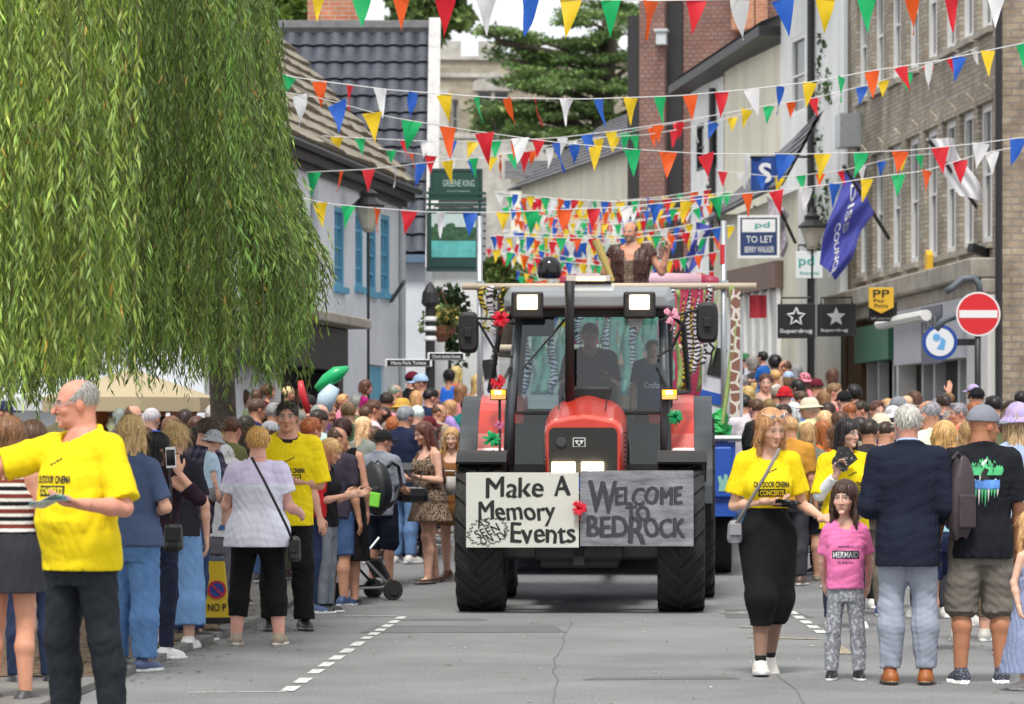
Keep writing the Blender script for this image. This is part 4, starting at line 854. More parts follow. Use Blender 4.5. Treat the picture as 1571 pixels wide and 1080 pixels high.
m = MB(); m.bx(dr_[0] - .1, dr_[1] + .1, -.16, -.005, dr_[3] + .022, dr_[3] + .5); m.build('fascia', pm('brown_fascia', (.16, .10, .08), rough=.6), low)
# --- narrow cream house with ivy between
FI = Fac(1330, 68.5, -83); ivy_h = empty('cream_narrow_house', FI.o, FI.rz, 'narrow cream house front with climbing ivy and a dark drainpipe', 'house')
Li = FI.at(1235, 300)[0]; m = MB(); zi = FI.at(1270, 0)[1] + 1.5; m.quad((Li, 0, -1), (0, 0, -1), (0, 0, zi), (Li, 0, zi)); m.quad((Li, 4, -1), (Li, 0, -1), (Li, 0, zi), (Li, 4, zi)); m.build('wall', CREAM, ivy_h)
m = MB(); xx = FI.at(1249, 300)[0]; m.tube([(xx, -.1, 0), (xx, -.1, zi)], .09); m.build('drainpipe', IRON, ivy_h)
# --- big gault brick building
FB = Fac(1302, 69, -85.9); big = empty('brick_building', FB.o, FB.rz, 'large grey brown brick building with rows of tall narrow white framed windows', 'building')
LB = FB.at(1537, 300)[0]; zbase = FB.at(1500, 402)[1]; zT = FB.at(1420, -60)[1]
cols = [1318, 1343, 1369, 1396, 1424, 1452, 1479, 1507]; bw = []
for c in cols:
    x = FB.at(c + 4, 300)[0]
    zt_ = FB.at(c, 232 - (c - 1318) * .24)[1]; bw.append((x - .55, x + .55, zbase + .25, zbase + 2.35)); bw.append((x - .55, x + .55, zbase + 3.45, zbase + 5.4))
zT = zbase + 6.6
m = MB(); wall_holes(m, 0, LB, zbase, zT, bw, .22); m.quad((0, 5, -.5), (0, 0, -.5), (0, 0, zT), (0, 5, zT)); m.quad((0, 0, zT), (LB, 0, zT), (LB, 5, zT), (0, 5, zT)); m.build('wall', GBRICK, big)
for h in bw: window(big, h, WPAINT, .12, 2, 2, .11, STONEC)
for h in bw: m = MB(); m.prism([(h[0] - .1, 0), (h[1] + .1, 0), (h[1] + .1, .12), ((h[0] + h[1]) / 2, .3), (h[0] - .1, .12)], (0, -.035, h[3] + .002), (1, 0, 0), (0, 0, 1), (0, .033, 0)); m.build('lintel', GBRICK, big)
m = MB(); m.bx(-.1, LB - .05, -.45, .1, zbase - .32, zbase - .02); m.bx(-.1, LB - .05, -.3, .1, zbase - .55, zbase - .322); m.build('cornice', STONEC, big, bevel=.03)
m = MB(); m.tube([(.12, -.12, zbase), (.12, -.12, zT)], .1); m.build('drainpipe', LGREY, big)
m = MB(); m.bx(.9, 1.5, -.4, -.003, zbase + 2.6, zbase + 3.2); m.build('flue_box', STEEL, big)
# street-level shopfronts of that building
xa = FB.at(1503, 500)[0]; xg0 = FB.at(1395, 500)[0]
for q in ((xa, LB - .04, -.2, .1, -1, zbase - .56), (xg0 - .08, xg0 + .1, -.2, .1, -1, zbase - 1.2)): m = MB(); m.bx(*q); m.build('shop_pilaster', WPAINT, big)
xs0, xs1 = FB.at(1332, 520)[0], FB.at(1385, 520)[0]
zf0 = FB.at(1352, 555)[1]; zf1 = FB.at(1352, 500)[1]; m = MB(); m.bx(xs0, xs1, -.25, .0, zf0, zf1); m.build('green_fascia', pm('green_fascia_paint', (.06, .20, .13), rough=.5), big)
m = MB(); m.bx(xg0 + .102, xa - .002, -.28, .0, FB.at(1440, 556)[1], FB.at(1440, 462)[1]); m.build('lilac_fascia', pm('grey_lilac_fascia', (.56, .58, .63), rough=.5, var=.06), big)
q = FB.rect(1415, 470, 1446, 558, .28); m = MB(); m.bx(q[0], q[1], -.30, -.282, q[2], q[3]); pn_ = m.build('slate_blue_panel', pm('slate_blue_panel', (.17, .18, .24), rough=.5), big); m = MB(); put(m, fit_text('USUL', (q[1] - q[0]) * .7, (q[3] - q[2]) * .3, .02), ((q[0] + q[1]) / 2, -.304, q[2] + (q[3] - q[2]) * .68), (1, 0, 0), (0, 0, 1)); m.build('lettering', WPAINT, pn_)
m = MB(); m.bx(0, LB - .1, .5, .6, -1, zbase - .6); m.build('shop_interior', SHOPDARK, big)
for px in (1335, 1352, 1375, 1420, 1438, 1476): m = MB(); x = FB.at(px, 600)[0]; m.bx(x - .09, x + .09, -.05, .12, -1, zf0 - .003); m.build('shop_mullion', LGREY, big)
for q in ((FB.at(1310, 600)[0], FB.at(1330, 600)[0]), (.1, FB.at(1306, 600)[0])): m = MB(); m.bx(*q, -.1, .2, -1, zf0 + .8); m.build('timber_post', WOODB, big)
m = MB(); x0_, x1_ = FB.at(1395, 470)[0], FB.at(1470, 450)[0]; m.tube([(x0_, -.5, zbase - .75), (x1_, -.5, zbase - .75)], .09); m.build('awning_roller', WPAINT, big)
# --- nearer brick pier at the right edge
FR = Fac(1538, 54.5, -10); pier = empty('brick_pier_house', FR.o, R(-3), 'rough brown brick corner pier at the right edge beside the no entry sign', 'building')
m = MB(); m.bx(0, 3.5, 0, 9, -.3, 11); m.build('wall', PIER, pier)
m = MB(); m.tube([(-.06, -.05, 0), (-.06, -.05, 11)], .05); m.build('drainpipe', IRON, pier)
# ---------------------------------------------------------------- trees and plants
LEAFW = pm('willow_leaf', (.138, .212, .048), rough=.45, attr=True, trans=.28, spec=.35); LEAFC = pm('cedar_needles', (.125, .21, .068), rough=.7, attr=True, trans=.15); LEAFB = pm('broad_leaf', (.11, .17, .05), rough=.6, attr=True, trans=.25); LEAFI = pm('ivy_leaf', (.04, .08, .022), rough=.5, attr=True, trans=.15)
BARK = pm('bark', (.075, .062, .048), rough=.95, var=.35, vs=9, bump=.8, bs=22)
nr = np.random.RandomState(11)
def leaf_mesh(name, base, axis, side, L, Wd, mat, col, parent):      # kite shaped leaves from arrays
    n = len(base); nrmv = np.cross(axis, side); v = np.empty((n, 4, 3), F32)
    v[:, 0] = base; v[:, 1] = base + axis * (L * .42)[:, None] + side * Wd[:, None] + nrmv * (Wd * .35)[:, None]; v[:, 2] = base + axis * L[:, None]; v[:, 3] = base + axis * (L * .42)[:, None] - side * Wd[:, None] + nrmv * (Wd * .35)[:, None]
    me = bpy.data.meshes.new(name); me.vertices.add(n * 4); me.vertices.foreach_set('co', v.ravel()); me.loops.add(n * 4); me.loops.foreach_set('vertex_index', np.arange(n * 4, dtype=np.int32)); me.polygons.add(n); me.polygons.foreach_set('loop_start', (np.arange(n) * 4).astype(np.int32))
    at = me.attributes.new('col', 'FLOAT_COLOR', 'POINT'); c = np.ones((n, 4, 4), F32); c[:, :, :3] = col[:, None, :]; at.data.foreach_set('color', c.ravel())
    me.materials.append(mat); me.update(calc_edges=True); o = bpy.data.objects.new(name, me); COL.objects.link(o); o.parent = parent; return o
def unit(a): return a / np.maximum(1e-6, np.linalg.norm(a, axis=1))[:, None]
def rnd_dirs(n): return unit(nr.normal(size=(n, 3)).astype(F32))
def cloud(name, blobs, size, mat, parent, flat=1.0, tint=.35, wd=.34): # blobs: (centre, radii, count)
    B_, A_, S_, C_ = [], [], [], []
    for c, r, n in blobs:
        d = rnd_dirs(n); rad = (nr.rand(n) ** .45)[:, None]; p = np.array(c, F32) + d * rad * np.array(r, F32); a = unit(d * .6 + rnd_dirs(n)); a[:, 2] *= flat; a = unit(a); s = unit(np.cross(a, rnd_dirs(n)))
        B_.append(p); A_.append(a); S_.append(s); k = np.exp(nr.normal(0, tint, n)) * math.exp(nr.normal(0, .12)); C_.append(np.stack([k * nr.uniform(.8, 1.3, n), k, k * nr.uniform(.7, 1.1, n)], 1))
    b = np.concatenate(B_).astype(F32); n = len(b); L = (size * nr.uniform(.6, 1.4, n)).astype(F32)
    return leaf_mesh(name, b, np.concatenate(A_).astype(F32), np.concatenate(S_).astype(F32), L, L * wd, mat, np.concatenate(C_).astype(F32), parent)
# --- weeping willow over the left pavement
WX, WY = -4.55, 30.5
wil = empty('willow_tree', (WX, WY, g(WY) + .1), 0, 'large weeping willow with long hanging curtains of narrow leaves over the left hand crowd', 'willow tree')
m = MB(); m.tube([(1.54, 9, -.2), (1.54, 8.9, 1.5), (1.5, 8.5, 3.2), (1.4, 7.0, 5), (.9, 4.5, 7)], [.20, .14, .13, .13, .12], 12)
m.build('trunk', BARK, wil, smooth=True)
for i in range(14):
    a = i * .45; q = [(1.4, 7.0, 5.0), (1.2 + .6 * math.cos(a), 5.0 + .6 * math.sin(a) - .8, 6.0), (.4 + 2.1 * math.cos(a), .8 + 2.6 * math.sin(a), 6.6), (3.3 * math.cos(a), 4.0 * math.sin(a), 6.1)]
    m = MB(); m.tube(q, [.13, .10, .07, .03], 8); m.build('limb', BARK, wil, smooth=True)
SB, SA, SS, SL, SW, SC = [], [], [], [], [], []; tw = MB()
def bottom(px):                                                       # lower outline of the curtain in the photo
    return np.interp(px, [-300, 0, 60, 150, 230, 300, 390, 440, 480, 530], [588, 594, 586, 548, 560, 570, 560, 540, 515, 470])
rw = random.Random(21); ns = 0
for b in range(470):
    u = rw.random(); back = rw.random()
    if b < 44: px0 = rw.uniform(345, 402)
    elif b < 120: px0 = rw.uniform(-60, 150)
    else: px0 = rw.uniform(-120, 396)
    Yb = rw.uniform(25.5, 33.5) if b >= 44 else rw.uniform(28, 32)
    if b >= 330: Yb = rw.uniform(33, 38)
    if 44 <= b < 120: Yb = rw.uniform(23.2, 26.5)
    if px0 < 340: px0 = round(px0 / 34) * 34 + 9 * math.sin(px0 * 7) + rw.gauss(0, 5); Yb = Yb if b >= 330 else (23.5 if 44 <= b < 120 else 25.5) + ((px0 * .37 + b * .013) % 1.0) * (3 if 44 <= b < 120 else 7)
    bp = bottom(min(px0, 530)) - abs(rw.gauss(0, 55)) * (1 if rw.random() < .75 else 3.2)
    rt = px0 > 340; dl_ = rw.uniform(.25, 1.0) if rt else 0
    if rt: bp = np.interp(dl_, [.25, .6, .85, 1.0], [585, 560, 500, 415]) - rw.uniform(0, 50 if rw.random() < .5 else 270)
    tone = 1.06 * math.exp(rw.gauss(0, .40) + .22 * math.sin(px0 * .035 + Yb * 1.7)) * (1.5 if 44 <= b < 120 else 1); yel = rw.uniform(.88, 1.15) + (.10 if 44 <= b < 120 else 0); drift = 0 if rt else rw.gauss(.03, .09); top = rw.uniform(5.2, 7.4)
    if rw.random() < .5 and not rt: top = rw.uniform(3.0, 5.2)
    if rt: top = rw.uniform(4.8, 5.6)
    nstr = 5 if b < 44 else 7
    for k in range(nstr):
        x0 = PX(px0, Yb) + rw.gauss(0, .09 if rt else .13); y0 = Yb + rw.gauss(0, .2); z1 = PZ(bp + rw.gauss(0, 22), Yb); z0 = top + rw.gauss(0, .25)
        if z0 - z1 < .7: z0 = z1 + rw.uniform(.8, 1.4)
        n = int((z0 - z1) / .030); t = np.linspace(0, 1, n); sw = rw.uniform(0, 6.3); yp = HY - (z0 - (z0 - z1) * t - EYE) * FPX / Yb; dx = ((np.interp(yp, [-60, 0, 130, 200, 260, 330, 400, 600], [418, 425, 440, 450, 462, 490, 530, 545]) - 425) * dl_ * Yb / FPX if rt else drift * (1 - (1 - t) ** 1.8)) + .05 * np.sin(t * 5 + sw) * t; dy = rw.gauss(0, .12) * t + .03 * np.cos(t * 6 + sw)
        p = np.stack([x0 + dx - WX, y0 + dy - WY, z0 - (z0 - z1) * t - g(WY) - .1], 1)
        if k % 4 == 0: tw.tube([tuple(q) for q in p[::max(4, n // 9)]], .0035, 3, False)
        tan = unit(np.gradient(p, axis=0)); az = nr.rand(n) * 6.283; o = np.stack([np.cos(az), np.sin(az), np.zeros(n)], 1); op = nr.uniform(.18, .70, n)[:, None]
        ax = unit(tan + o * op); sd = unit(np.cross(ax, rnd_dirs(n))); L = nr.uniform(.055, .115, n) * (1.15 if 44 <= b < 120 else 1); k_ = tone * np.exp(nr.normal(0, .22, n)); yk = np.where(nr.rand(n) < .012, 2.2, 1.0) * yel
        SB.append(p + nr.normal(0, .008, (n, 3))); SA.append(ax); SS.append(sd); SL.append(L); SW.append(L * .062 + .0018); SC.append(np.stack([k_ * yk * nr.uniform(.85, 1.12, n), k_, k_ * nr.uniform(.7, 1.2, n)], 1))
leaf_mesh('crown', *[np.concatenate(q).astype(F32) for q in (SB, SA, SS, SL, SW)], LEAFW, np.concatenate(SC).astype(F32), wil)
tw.build('twigs', pm('willow_twig', (.09, .09, .03), rough=.7), wil); m = MB(); a_ = P(85, 207, 24) - Vector((WX, WY, g(WY) + .1)); b_ = P(155, 238, 24) - Vector((WX, WY, g(WY) + .1)); m.tube([a_ + Vector((-.5, .3, .2)), a_, b_], [.02, .014, .009], 6); m.build('snapped_branch', pm('dead_wood', (.32, .25, .17), rough=.9), wil)
# --- cedar before the church
YC_ = 128.; ced = empty('cedar_tree', (PX(905, YC_), YC_, g(YC_)), 0, 'broad dark cedar with flat layered branches in front of the church tower', 'cedar tree'); s_ = YC_ / FPX
def cl(px, py): return (((px - 905) * s_), 0, PZ(py, YC_) - g(YC_))
m = MB(); m.tube([cl(905, 690)[:1] + (0, -1), cl(918, 300), cl(928, 120), cl(945, -60)], [.6, .45, .35, .2], 10); m.build('trunk', BARK, ced, smooth=True)
plates = [(860, 62, 92, 16), (800, 82, 52, 10), (925, 38, 66, 22), (945, 92, 46, 16), (835, 118, 86, 11), (905, 132, 78, 14), (800, 162, 74, 13), (872, 172, 104, 15), (930, 196, 54, 18), (770, 190, 46, 9), (850, 204, 92, 10), (950, 8, 66, 16), (962, 150, 30, 24), (880, 92, 60, 10), (960, -30, 60, 18), (845, 140, 50, 8), (780, 172, 40, 7), (915, 70, 40, 12), (755, 52, 14, 5), (960, 225, 30, 18), (900, 225, 60, 9)]
bl = []
for (px, py, w, h) in plates:
    c = cl(px, py); yo = rw.uniform(-1.6, 1.6)
    for k in range(max(5, int(w / 5))):
        bl.append(((c[0] + rw.uniform(-1, 1) * w * s_ * .9, yo + rw.uniform(-1.3, 1.3), c[2] + rw.uniform(-1, .8) * h * s_ * .8), (.6, .7, .11), 170))
    m = MB(); m.tube([cl(922, py + 45), ((c[0] + .3), yo * .5, c[2] - .35), (c[0] - w * s_ * .3, yo, c[2] - .1)], [.16, .1, .04], 6); m.build('limb', BARK, ced, smooth=True)
cloud('crown', bl, .17, LEAFC, ced, .35, .4, .2)
def tree(px, py, w, h, Y, label, leaf, n=60, size=.22, tint=.3, group=None, seed=1):
    rr = random.Random(seed); o = empty('tree', (PX(px, Y), Y, g(Y)), 0, label, 'tree', group); k = Y / FPX; zc = PZ(py, Y) - g(Y); m = MB(); m.tube([(0, 0, -.5), (.1, 0, zc * .6), (0, 0, zc + h * k * .4)], [.35, .25, .1], 8); m.build('trunk', BARK, o, smooth=True)
    bl = []
    for i in range(n):
        d = Vector((rr.gauss(0, 1), rr.gauss(0, 1), rr.gauss(0, 1))).normalized() * rr.random() ** .4
        bl.append(((d.x * w * k, d.y * w * k, zc + d.z * h * k), (w * k * .26, w * k * .26, h * k * .2), 130))
    for i in range(5): a = i * 1.3; m = MB(); m.tube([(0, 0, zc * .7), (math.cos(a) * w * k * .5, math.sin(a) * w * k * .5, zc + rr.uniform(-.3, .6) * h * k)], [.12, .04], 6); m.build('limb', BARK, o, smooth=True)
    cloud('crown', bl, size, leaf, o, 1, tint, .4); return o
tree(655, 10, 62, 62, 140, 'dark leafy tree rising behind the pantile roof and bargeboard', LEAFB, 60, .3, .3, seed=4)
tree(445, 8, 34, 40, 95, 'bright green tree beside the orange brick chimney', pm('lime_leaf', (.16, .25, .05), rough=.6, attr=True, trans=.3), 40, .24, .3, seed=6)
tree(770, 425, 40, 26, 108, 'hedge like dark shrub behind the massed bunting', LEAFB, 40, .22, .3, seed=12)
tree(1000, 470, 60, 30, 118, 'dark shrub low at the street end behind the float', LEAFB, 40, .22, .3, seed=13)
iv = empty('ivy_plant', FI.o, FI.rz, 'dark ivy climbing the narrow cream house front', 'ivy'); bl = []
for k in range(46):
    py = rw.uniform(50, 420); u, z = FI.at(1276 + rw.gauss(0, 7) - (10 if py > 220 else 0) * rw.random(), py); bl.append(((u, -.12, z), (.22, .10, .25), 60))
cloud('leaves', bl, .11, LEAFI, iv, 1, .35, .4); m = MB(); m.tube([(FI.at(1272, 560)[0], -.06, 0), (FI.at(1270, 300)[0], -.06, FI.at(1270, 300)[1]), (FI.at(1280, 60)[0], -.06, FI.at(1280, 60)[1])], [.05, .04, .02], 6); m.build('stem', BARK, iv)
# ---------------------------------------------------------------- the tractor
TX, TY, TR = PX(891, 35), 35.0, R(-2.5); TC, TS = math.cos(TR), math.sin(TR)
trac = empty('tractor', (TX, TY, 0), TR, 'red farm tractor with glass cab, lit lamps and two painted boards on its front', 'tractor')
def T(px, py, y):                                                     # photo pixel at depth y behind the front axle -> tractor space
    k = (px - CX) / FPX; x = (k * (TY + y * TC) - TX + y * TS) / (TC - k * TS)
    return Vector((x, y, PZ(py, TY + x * TS + y * TC)))
RED = pm('red_tractor_paint', (.60, .042, .022), rough=.3, coat=.35, var=.14, vs=3.2, bump=.04, bs=90); DGREY = pm('dark_grey_plastic', (.045, .052, .060), rough=.55); RUB = pm('tyre_rubber', (.022, .021, .020), rough=.85, var=.3, vs=7, bump=.2, bs=30); CHAS = pm('black_chassis', (.014, .014, .015), rough=.6, var=.3, vs=6); SILV = pm('silver_grey_roof', (.23, .245, .26), rough=.45, var=.05); FRAME = pm('charcoal_cab_frame', (.075, .088, .10), rough=.45)
CGL = glass_mat('cab_glass', (.46, .59, .62), .95, .02); LAMP = pm('lit_lamp', (1, .9, .7), emit=(1, .80, .48), es=9); LAMPC = pm('lit_lamp_core', (1, .95, .8), emit=(1, .93, .75), es=14); AMB = pm('lit_amber', (1, .4, .02), emit=(1, .33, .02), es=1.5); AMBC = pm('lit_amber_core', (1, .6, .1), emit=(1, .62, .15), es=9)
def wheel(x0, x1, y, r, rim, name='wheel', z=None, lug=20, par=trac):
    w = abs(x1 - x0); c = ((x0 + x1) / 2, y, r if z is None else z); W_ = empty(name, c); W_.parent = par
    Mx = Matrix.Rotation(R(90), 3, 'Y'); m = MB(); h = w / 2
    m.lathe([(rim, -h * .80), (rim + .03, -h * .92), (r * .80, -h), (r * .93, -h * .97), (r * .965, -h * .85), (r * .975, 0), (r * .965, h * .85), (r * .93, h * .97), (r * .80, h), (rim + .03, h * .92), (rim, h * .80)], n=48, M=Mx)
    for k in range(lug):
        for sg in (-1, 1):
            t0 = 2 * math.pi * (k + (.5 if sg > 0 else 0)) / lug
            def pt(u, ww, rr): t = t0 + ww / r + (u / h) * .34; return (sg * u, rr * math.sin(t), rr * math.cos(t))
            lw = .032; us = (-.01, h * .5, h * .93, h * 1.0); ri = r * .955
            vs = []
            for u in us:
                ro = r if u < h * .95 else r * .955
                vs += [pt(u, -lw - .012, ri if u < h * .95 else r * .86), pt(u, -lw, ro), pt(u, lw, ro), pt(u, lw + .012, ri if u < h * .95 else r * .86)]
            f = [(i * 4 + j, i * 4 + j + 1, (i + 1) * 4 + j + 1, (i + 1) * 4 + j) for i in range(3) for j in range(3)] + [(0, 1, 2, 3), (12, 15, 14, 13)]
            m.add(vs, f)
    m.build('tyre', RUB, W_)
    m = MB(); m.lathe([(0.0, -h * .3), (rim * .5, -h * .35), (rim * .9, -h * .55), (rim, -h * .8), (rim, h * .8), (rim * .9, h * .55), (rim * .5, h * .35), (0, h * .3)], n=24, M=Mx, cap=False); m.lathe([(.07, -h * .6), (.07, h * .6)], n=12, M=Mx); m.build('rim', SILV, W_)
    return W_
xs = [T(p, 900, 0).x for p in (703, 776, 1009, 1081)]
wheel(xs[0], xs[1], 0, .70, .36); wheel(xs[2], xs[3], 0, .70, .36)
wheel(-1.27, -.72, 2.8, .92, .5); wheel(.72, 1.27, 2.8, .92, .5)
def fender(x0, x1, cy, cz, r, a0, a1, mat, name, th=.03, lip=.10, par=trac):
    m = MB(); n = 18
    for i in range(n):
        t0, t1 = R(a0 + (a1 - a0) * i / n), R(a0 + (a1 - a0) * (i + 1) / n); p = lambda x, t, rr: (x, cy - rr * math.cos(t), cz + rr * math.sin(t))
        for (ra, rb) in ((r, r + th),): m.quad(p(x0, t0, rb), p(x1, t0, rb), p(x1, t1, rb), p(x0, t1, rb)); m.quad(p(x1, t0, ra), p(x0, t0, ra), p(x0, t1, ra), p(x1, t1, ra)); m.quad(p(x0, t0, ra), p(x0, t0, rb), p(x0, t1, rb), p(x0, t1, ra)); m.quad(p(x1, t0, rb), p(x1, t0, ra), p(x1, t1, ra), p(x1, t1, rb))
        for xa, sg in ((x0, 1), (x1, -1)): m.quad(p(xa, t0, r), p(xa, t1, r), p(xa + sg * .004, t1, r - lip), p(xa + sg * .004, t0, r - lip))
    t0 = R(a0); m.quad((x0, cy - r * math.cos(t0), cz + r * math.sin(t0)), (x1, cy - r * math.cos(t0), cz + r * math.sin(t0)), (x1, cy - (r + th) * math.cos(t0), cz + (r + th) * math.sin(t0)), (x0, cy - (r + th) * math.cos(t0), cz + (r + th) * math.sin(t0)))
    return m.build(name, mat, par)
for a, b in ((xs[0], xs[1]), (xs[2], xs[3])): fender(a + .0, b + .02, 0, .70, .77, 60, 140, CHAS, 'front_mudguard', .025, .07)
for sg in (-1, 1):
    q = sorted((sg * .62, sg * 1.06)); fender(q[0], q[1], 2.85, .90, 1.10, 6, 165, RED, 'rear_mudguard', .05, .12)
    q = sorted((sg * 1.062, sg * 1.24)); fender(q[0], q[1], 2.85, .90, 1.09, 4, 160, DGREY, 'mudguard_extension', .05, .10)
# bonnet: rounded sections swept from nose to windscreen
def sec(y, hw, zt, zb, rad):
    pts = [(-hw * .97, zb)]
    for i in range(9): a = R(180 - 90 * i / 8); pts.append((-hw + rad + rad * math.cos(a), zt - rad + rad * math.sin(a)))
    for i in range(1, 4): t = i / 4; pts.append(((-hw + rad) + (2 * hw - 2 * rad) * t, zt + .035 * math.sin(math.pi * t)))
    for i in range(9): a = R(90 - 90 * i / 8); pts.append((hw - rad + rad * math.cos(a), zt - rad + rad * math.sin(a)))
    return [(x, y, z) for x, z in pts] + [(hw * .97, y, zb)]
y0 = -.42; xl = T(834, 700, y0).x; xr = T(956, 700, y0).x; hcx = (xl + xr) / 2; hw0 = (xr - xl) / 2; zb_ = PZ(727, TY + y0); ztf = PZ(640, TY + y0); ztr = PZ(612, TY + 1.3)
secs = [sec(y0 + .02, hw0 * .93, ztf - .05, zb_ + .01, .11), sec(y0 + .08, hw0 * .99, ztf - .012, zb_, .13), sec(y0 + .22, hw0, ztf, zb_, .14), sec(.3, hw0 * 1.03, ztf + (ztr - ztf) * .45, zb_ - .1, .17), sec(.9, hw0 * 1.05, ztf + (ztr - ztf) * .8, zb_ - .15, .2), sec(1.34, hw0 * 1.03, ztr, zb_ - .15, .24)]
m = MB(); n = len(secs[0])
m.add([(p[0] + hcx, p[1], p[2]) for s_ in secs for p in s_], [(i * n + k, i * n + k + 1, (i + 1) * n + k + 1, (i + 1) * n + k) for i in range(len(secs) - 1) for k in range(n - 1)]); m.add([(p[0] + hcx, p[1], p[2]) for p in secs[0]], [tuple(range(n))])
hood = m.build('bonnet', RED, trac, smooth=True)
m = MB()                                                              # shut lines and side louvres
for x, o in ((T(857, 640, .2).x, .012), (T(929, 640, .2).x, .012)): m.tube([(x, .1, ztf + (ztr - ztf) * .3 + .025), (x, .8, ztf + (ztr - ztf) * .75 + .03), (x, 1.3, ztr + .03)], .006, 5)
for sg in (-1, 1):
    for i in range(9): zz = zb_ + .02 + i * .045; m.box((hcx + sg * (hw0 * 1.03 + .004), .55, zz), (.012, .85, .016))
m.build('bonnet_vents', CHAS, hood)
gx0, gx1 = T(842, 700, y0).x, T(947, 700, y0).x; gz0, gz1 = PZ(726, TY + y0), PZ(656, TY + y0)
gm = pm('grille_mesh', (.030, .028, .027), rough=.6, brick=(.02, .02, (.012, .012, .012), (.035, .032, .03), .004))
def rr2(x0, x1, z0, z1, r, n=5, top=True):
    p = [(x0, z0), (x1, z0)]
    for i in range(n + 1): a = R(90 * i / n); p.append((x1 - r + r * math.cos(a), z1 - r + r * math.sin(a)))
    for i in range(n + 1): a = R(90 + 90 * i / n); p.append((x0 + r + r * math.cos(a), z1 - r + r * math.sin(a)))
    return p
m = MB(); m.prism(rr2(gx0, gx1, gz0, gz1, .05), (0, y0 + .019, 0), (1, 0, 0), (0, 0, 1), (0, -.02, 0)); gr_ = m.build('grille', gm, trac)
m = MB(); c = T(861, 678, y0); m.lathe([(.045, 0), (.045, .02), (.036, .022)], (c.x, y0, c.z), 18, Matrix.Rotation(R(90), 3, 'X')); m.build('horn', DGREY, gr_, smooth=False)
c = T(888.5, 678.5, y0 - .01); m = MB(); m.bx(c.x - .058, c.x + .058, y0 - .008, y0 - .002, c.z - .043, c.z + .043); m.cur = 1; m.bx(c.x - .050, c.x + .050, y0 - .012, y0 - .0085, c.z - .036, c.z + .036); m.cur = 0
for dx, s_ in ((-.022, 1), (.022, 1), (0, -1)): m.prism([(-.020, .018), (.020, .018), (0, -.018)] if s_ > 0 else [(-.016, -.014 + .0), (.016, -.014), (0, -.034)], (c.x + dx, y0 - .0125, c.z), (1, 0, 0), (0, 0, 1), (0, -.003, 0))
m.build('badge', [INKW, INK], gr_)
for a, b in ((847, 882), (892, 926)):
    p, q = T(a, 726, y0 - .02), T(b, 709, y0 - .02); m = MB(); m.bx(p.x, q.x, y0 - .03, y0 - .003, p.z, q.z); m.cur = 1; m.bx(p.x + .03, q.x - .03, y0 - .034, y0 - .0305, p.z + .02, q.z - .02); m.build('headlight', [LAMP, LAMPC], trac)
m = MB(); m.bx(-.36, .36, -.62, 1.3, .42, zb_ - .16); m.bx(-.30, .34, 1.3, 3.2, .55, 1.1); m.bx(-.75, .75, -.12, .12, .48, .72); m.bx(-.4, .4, -.72, -.4, .5, .95); m.build('chassis', CHAS, trac, bevel=.03)
m = MB(); m.bx(-.55, -.37, .9, 2.2, .55, 1.05); m.build('fuel_tank', CHAS, trac, bevel=.03); m = MB(); m.bx(.37, .55, .9, 2.2, .55, 1.05); m.build('step_box', CHAS, trac, bevel=.03); m = MB(); m.bx(-1.0, 1.0, 2.65, 2.95, .75, 1.0); m.build('rear_axle', CHAS, trac)
m = MB(); m.bx(-.5, .5, -.74, -.70, .72, .80); m.bx(-.05, .05, -.72, -.60, .45, 1.1); m.build('board_bracket', CHAS, trac)
# cab
yf, yb = 1.36, 2.95
fb = [T(781, 712, yf), T(1022, 712, yf)]; ft = [T(797, 476, yf + .12), T(1017, 476, yf + .12)]
bx0, bx1, tx0, tx1, zb0_, zt0 = fb[0].x, fb[1].x, ft[0].x, ft[1].x, fb[0].z, ft[0].z
def bar(a, b, r, m_): m_.tube([a, b], r, 8)
for (p, q) in (((bx0, yf, zb0_), (tx0, yf + .12, zt0)), ((bx1, yf, zb0_), (tx1, yf + .12, zt0))): m = MB(); m.tube([p, (p[0] * .99, yf - .01, p[2] + .5), q], [.055, .05, .042], 8); m.build('cab_pillar', FRAME, trac, smooth=True)
for sg, xa, xb_ in ((-1, bx0, tx0), (1, bx1, tx1)):
    m = MB(); m.tube([(xa + sg * .02, yb - .7, zb0_ + .1), (xb_ + sg * .06, yb - .62, zt0)], .04, 8); m.build('cab_pillar', CHAS, trac, smooth=True)
    m = MB(); m.tube([(xa + sg * .02, yb, zb0_ + .4), (xb_, yb, zt0)], .045, 8); m.build('cab_pillar', FRAME, trac, smooth=True)
    m = MB(); m.tube([(xa + sg * .22, yf + .62, PZ(600, 36.9)), (xb_ + sg * .20, yf + .5, PZ(500, 36.9)), (xb_ + sg * .05, yf + .35, zt0)], .028, 6); m.tube([(xa + sg * .22, yf + .62, PZ(600, 36.9)), (xa + sg * .02, yf + .1, PZ(606, 36.9))], .02, 6); m.build('open_door_frame', CHAS, trac)
zm = PZ(633, TY + yf)
m = MB(); m.quad((bx0 + .04, yf, zb0_), (bx1 - .04, yf, zb0_), (tx1 - .03, yf + .12, zt0), (tx0 + .03, yf + .12, zt0)); m.build('windscreen', CGL, trac)
m = MB(); m.quad((tx1 - .03, yb, zt0), (tx0 + .03, yb, zt0), (bx0, yb, zb0_ + .55), (bx1, yb, zb0_ + .55)); m.build('rear_window', glass_mat('rear_glass', (.80, .88, .90), .95, .02), trac)
m = MB(); m.bx(bx0, bx1, yf - .01, yf + .012, zm - .012, zm + .012); m.bx(bx0, bx1, yf + .0, yf + .05, zb0_ - .10, zb0_); m.build('screen_bar', CHAS, trac)
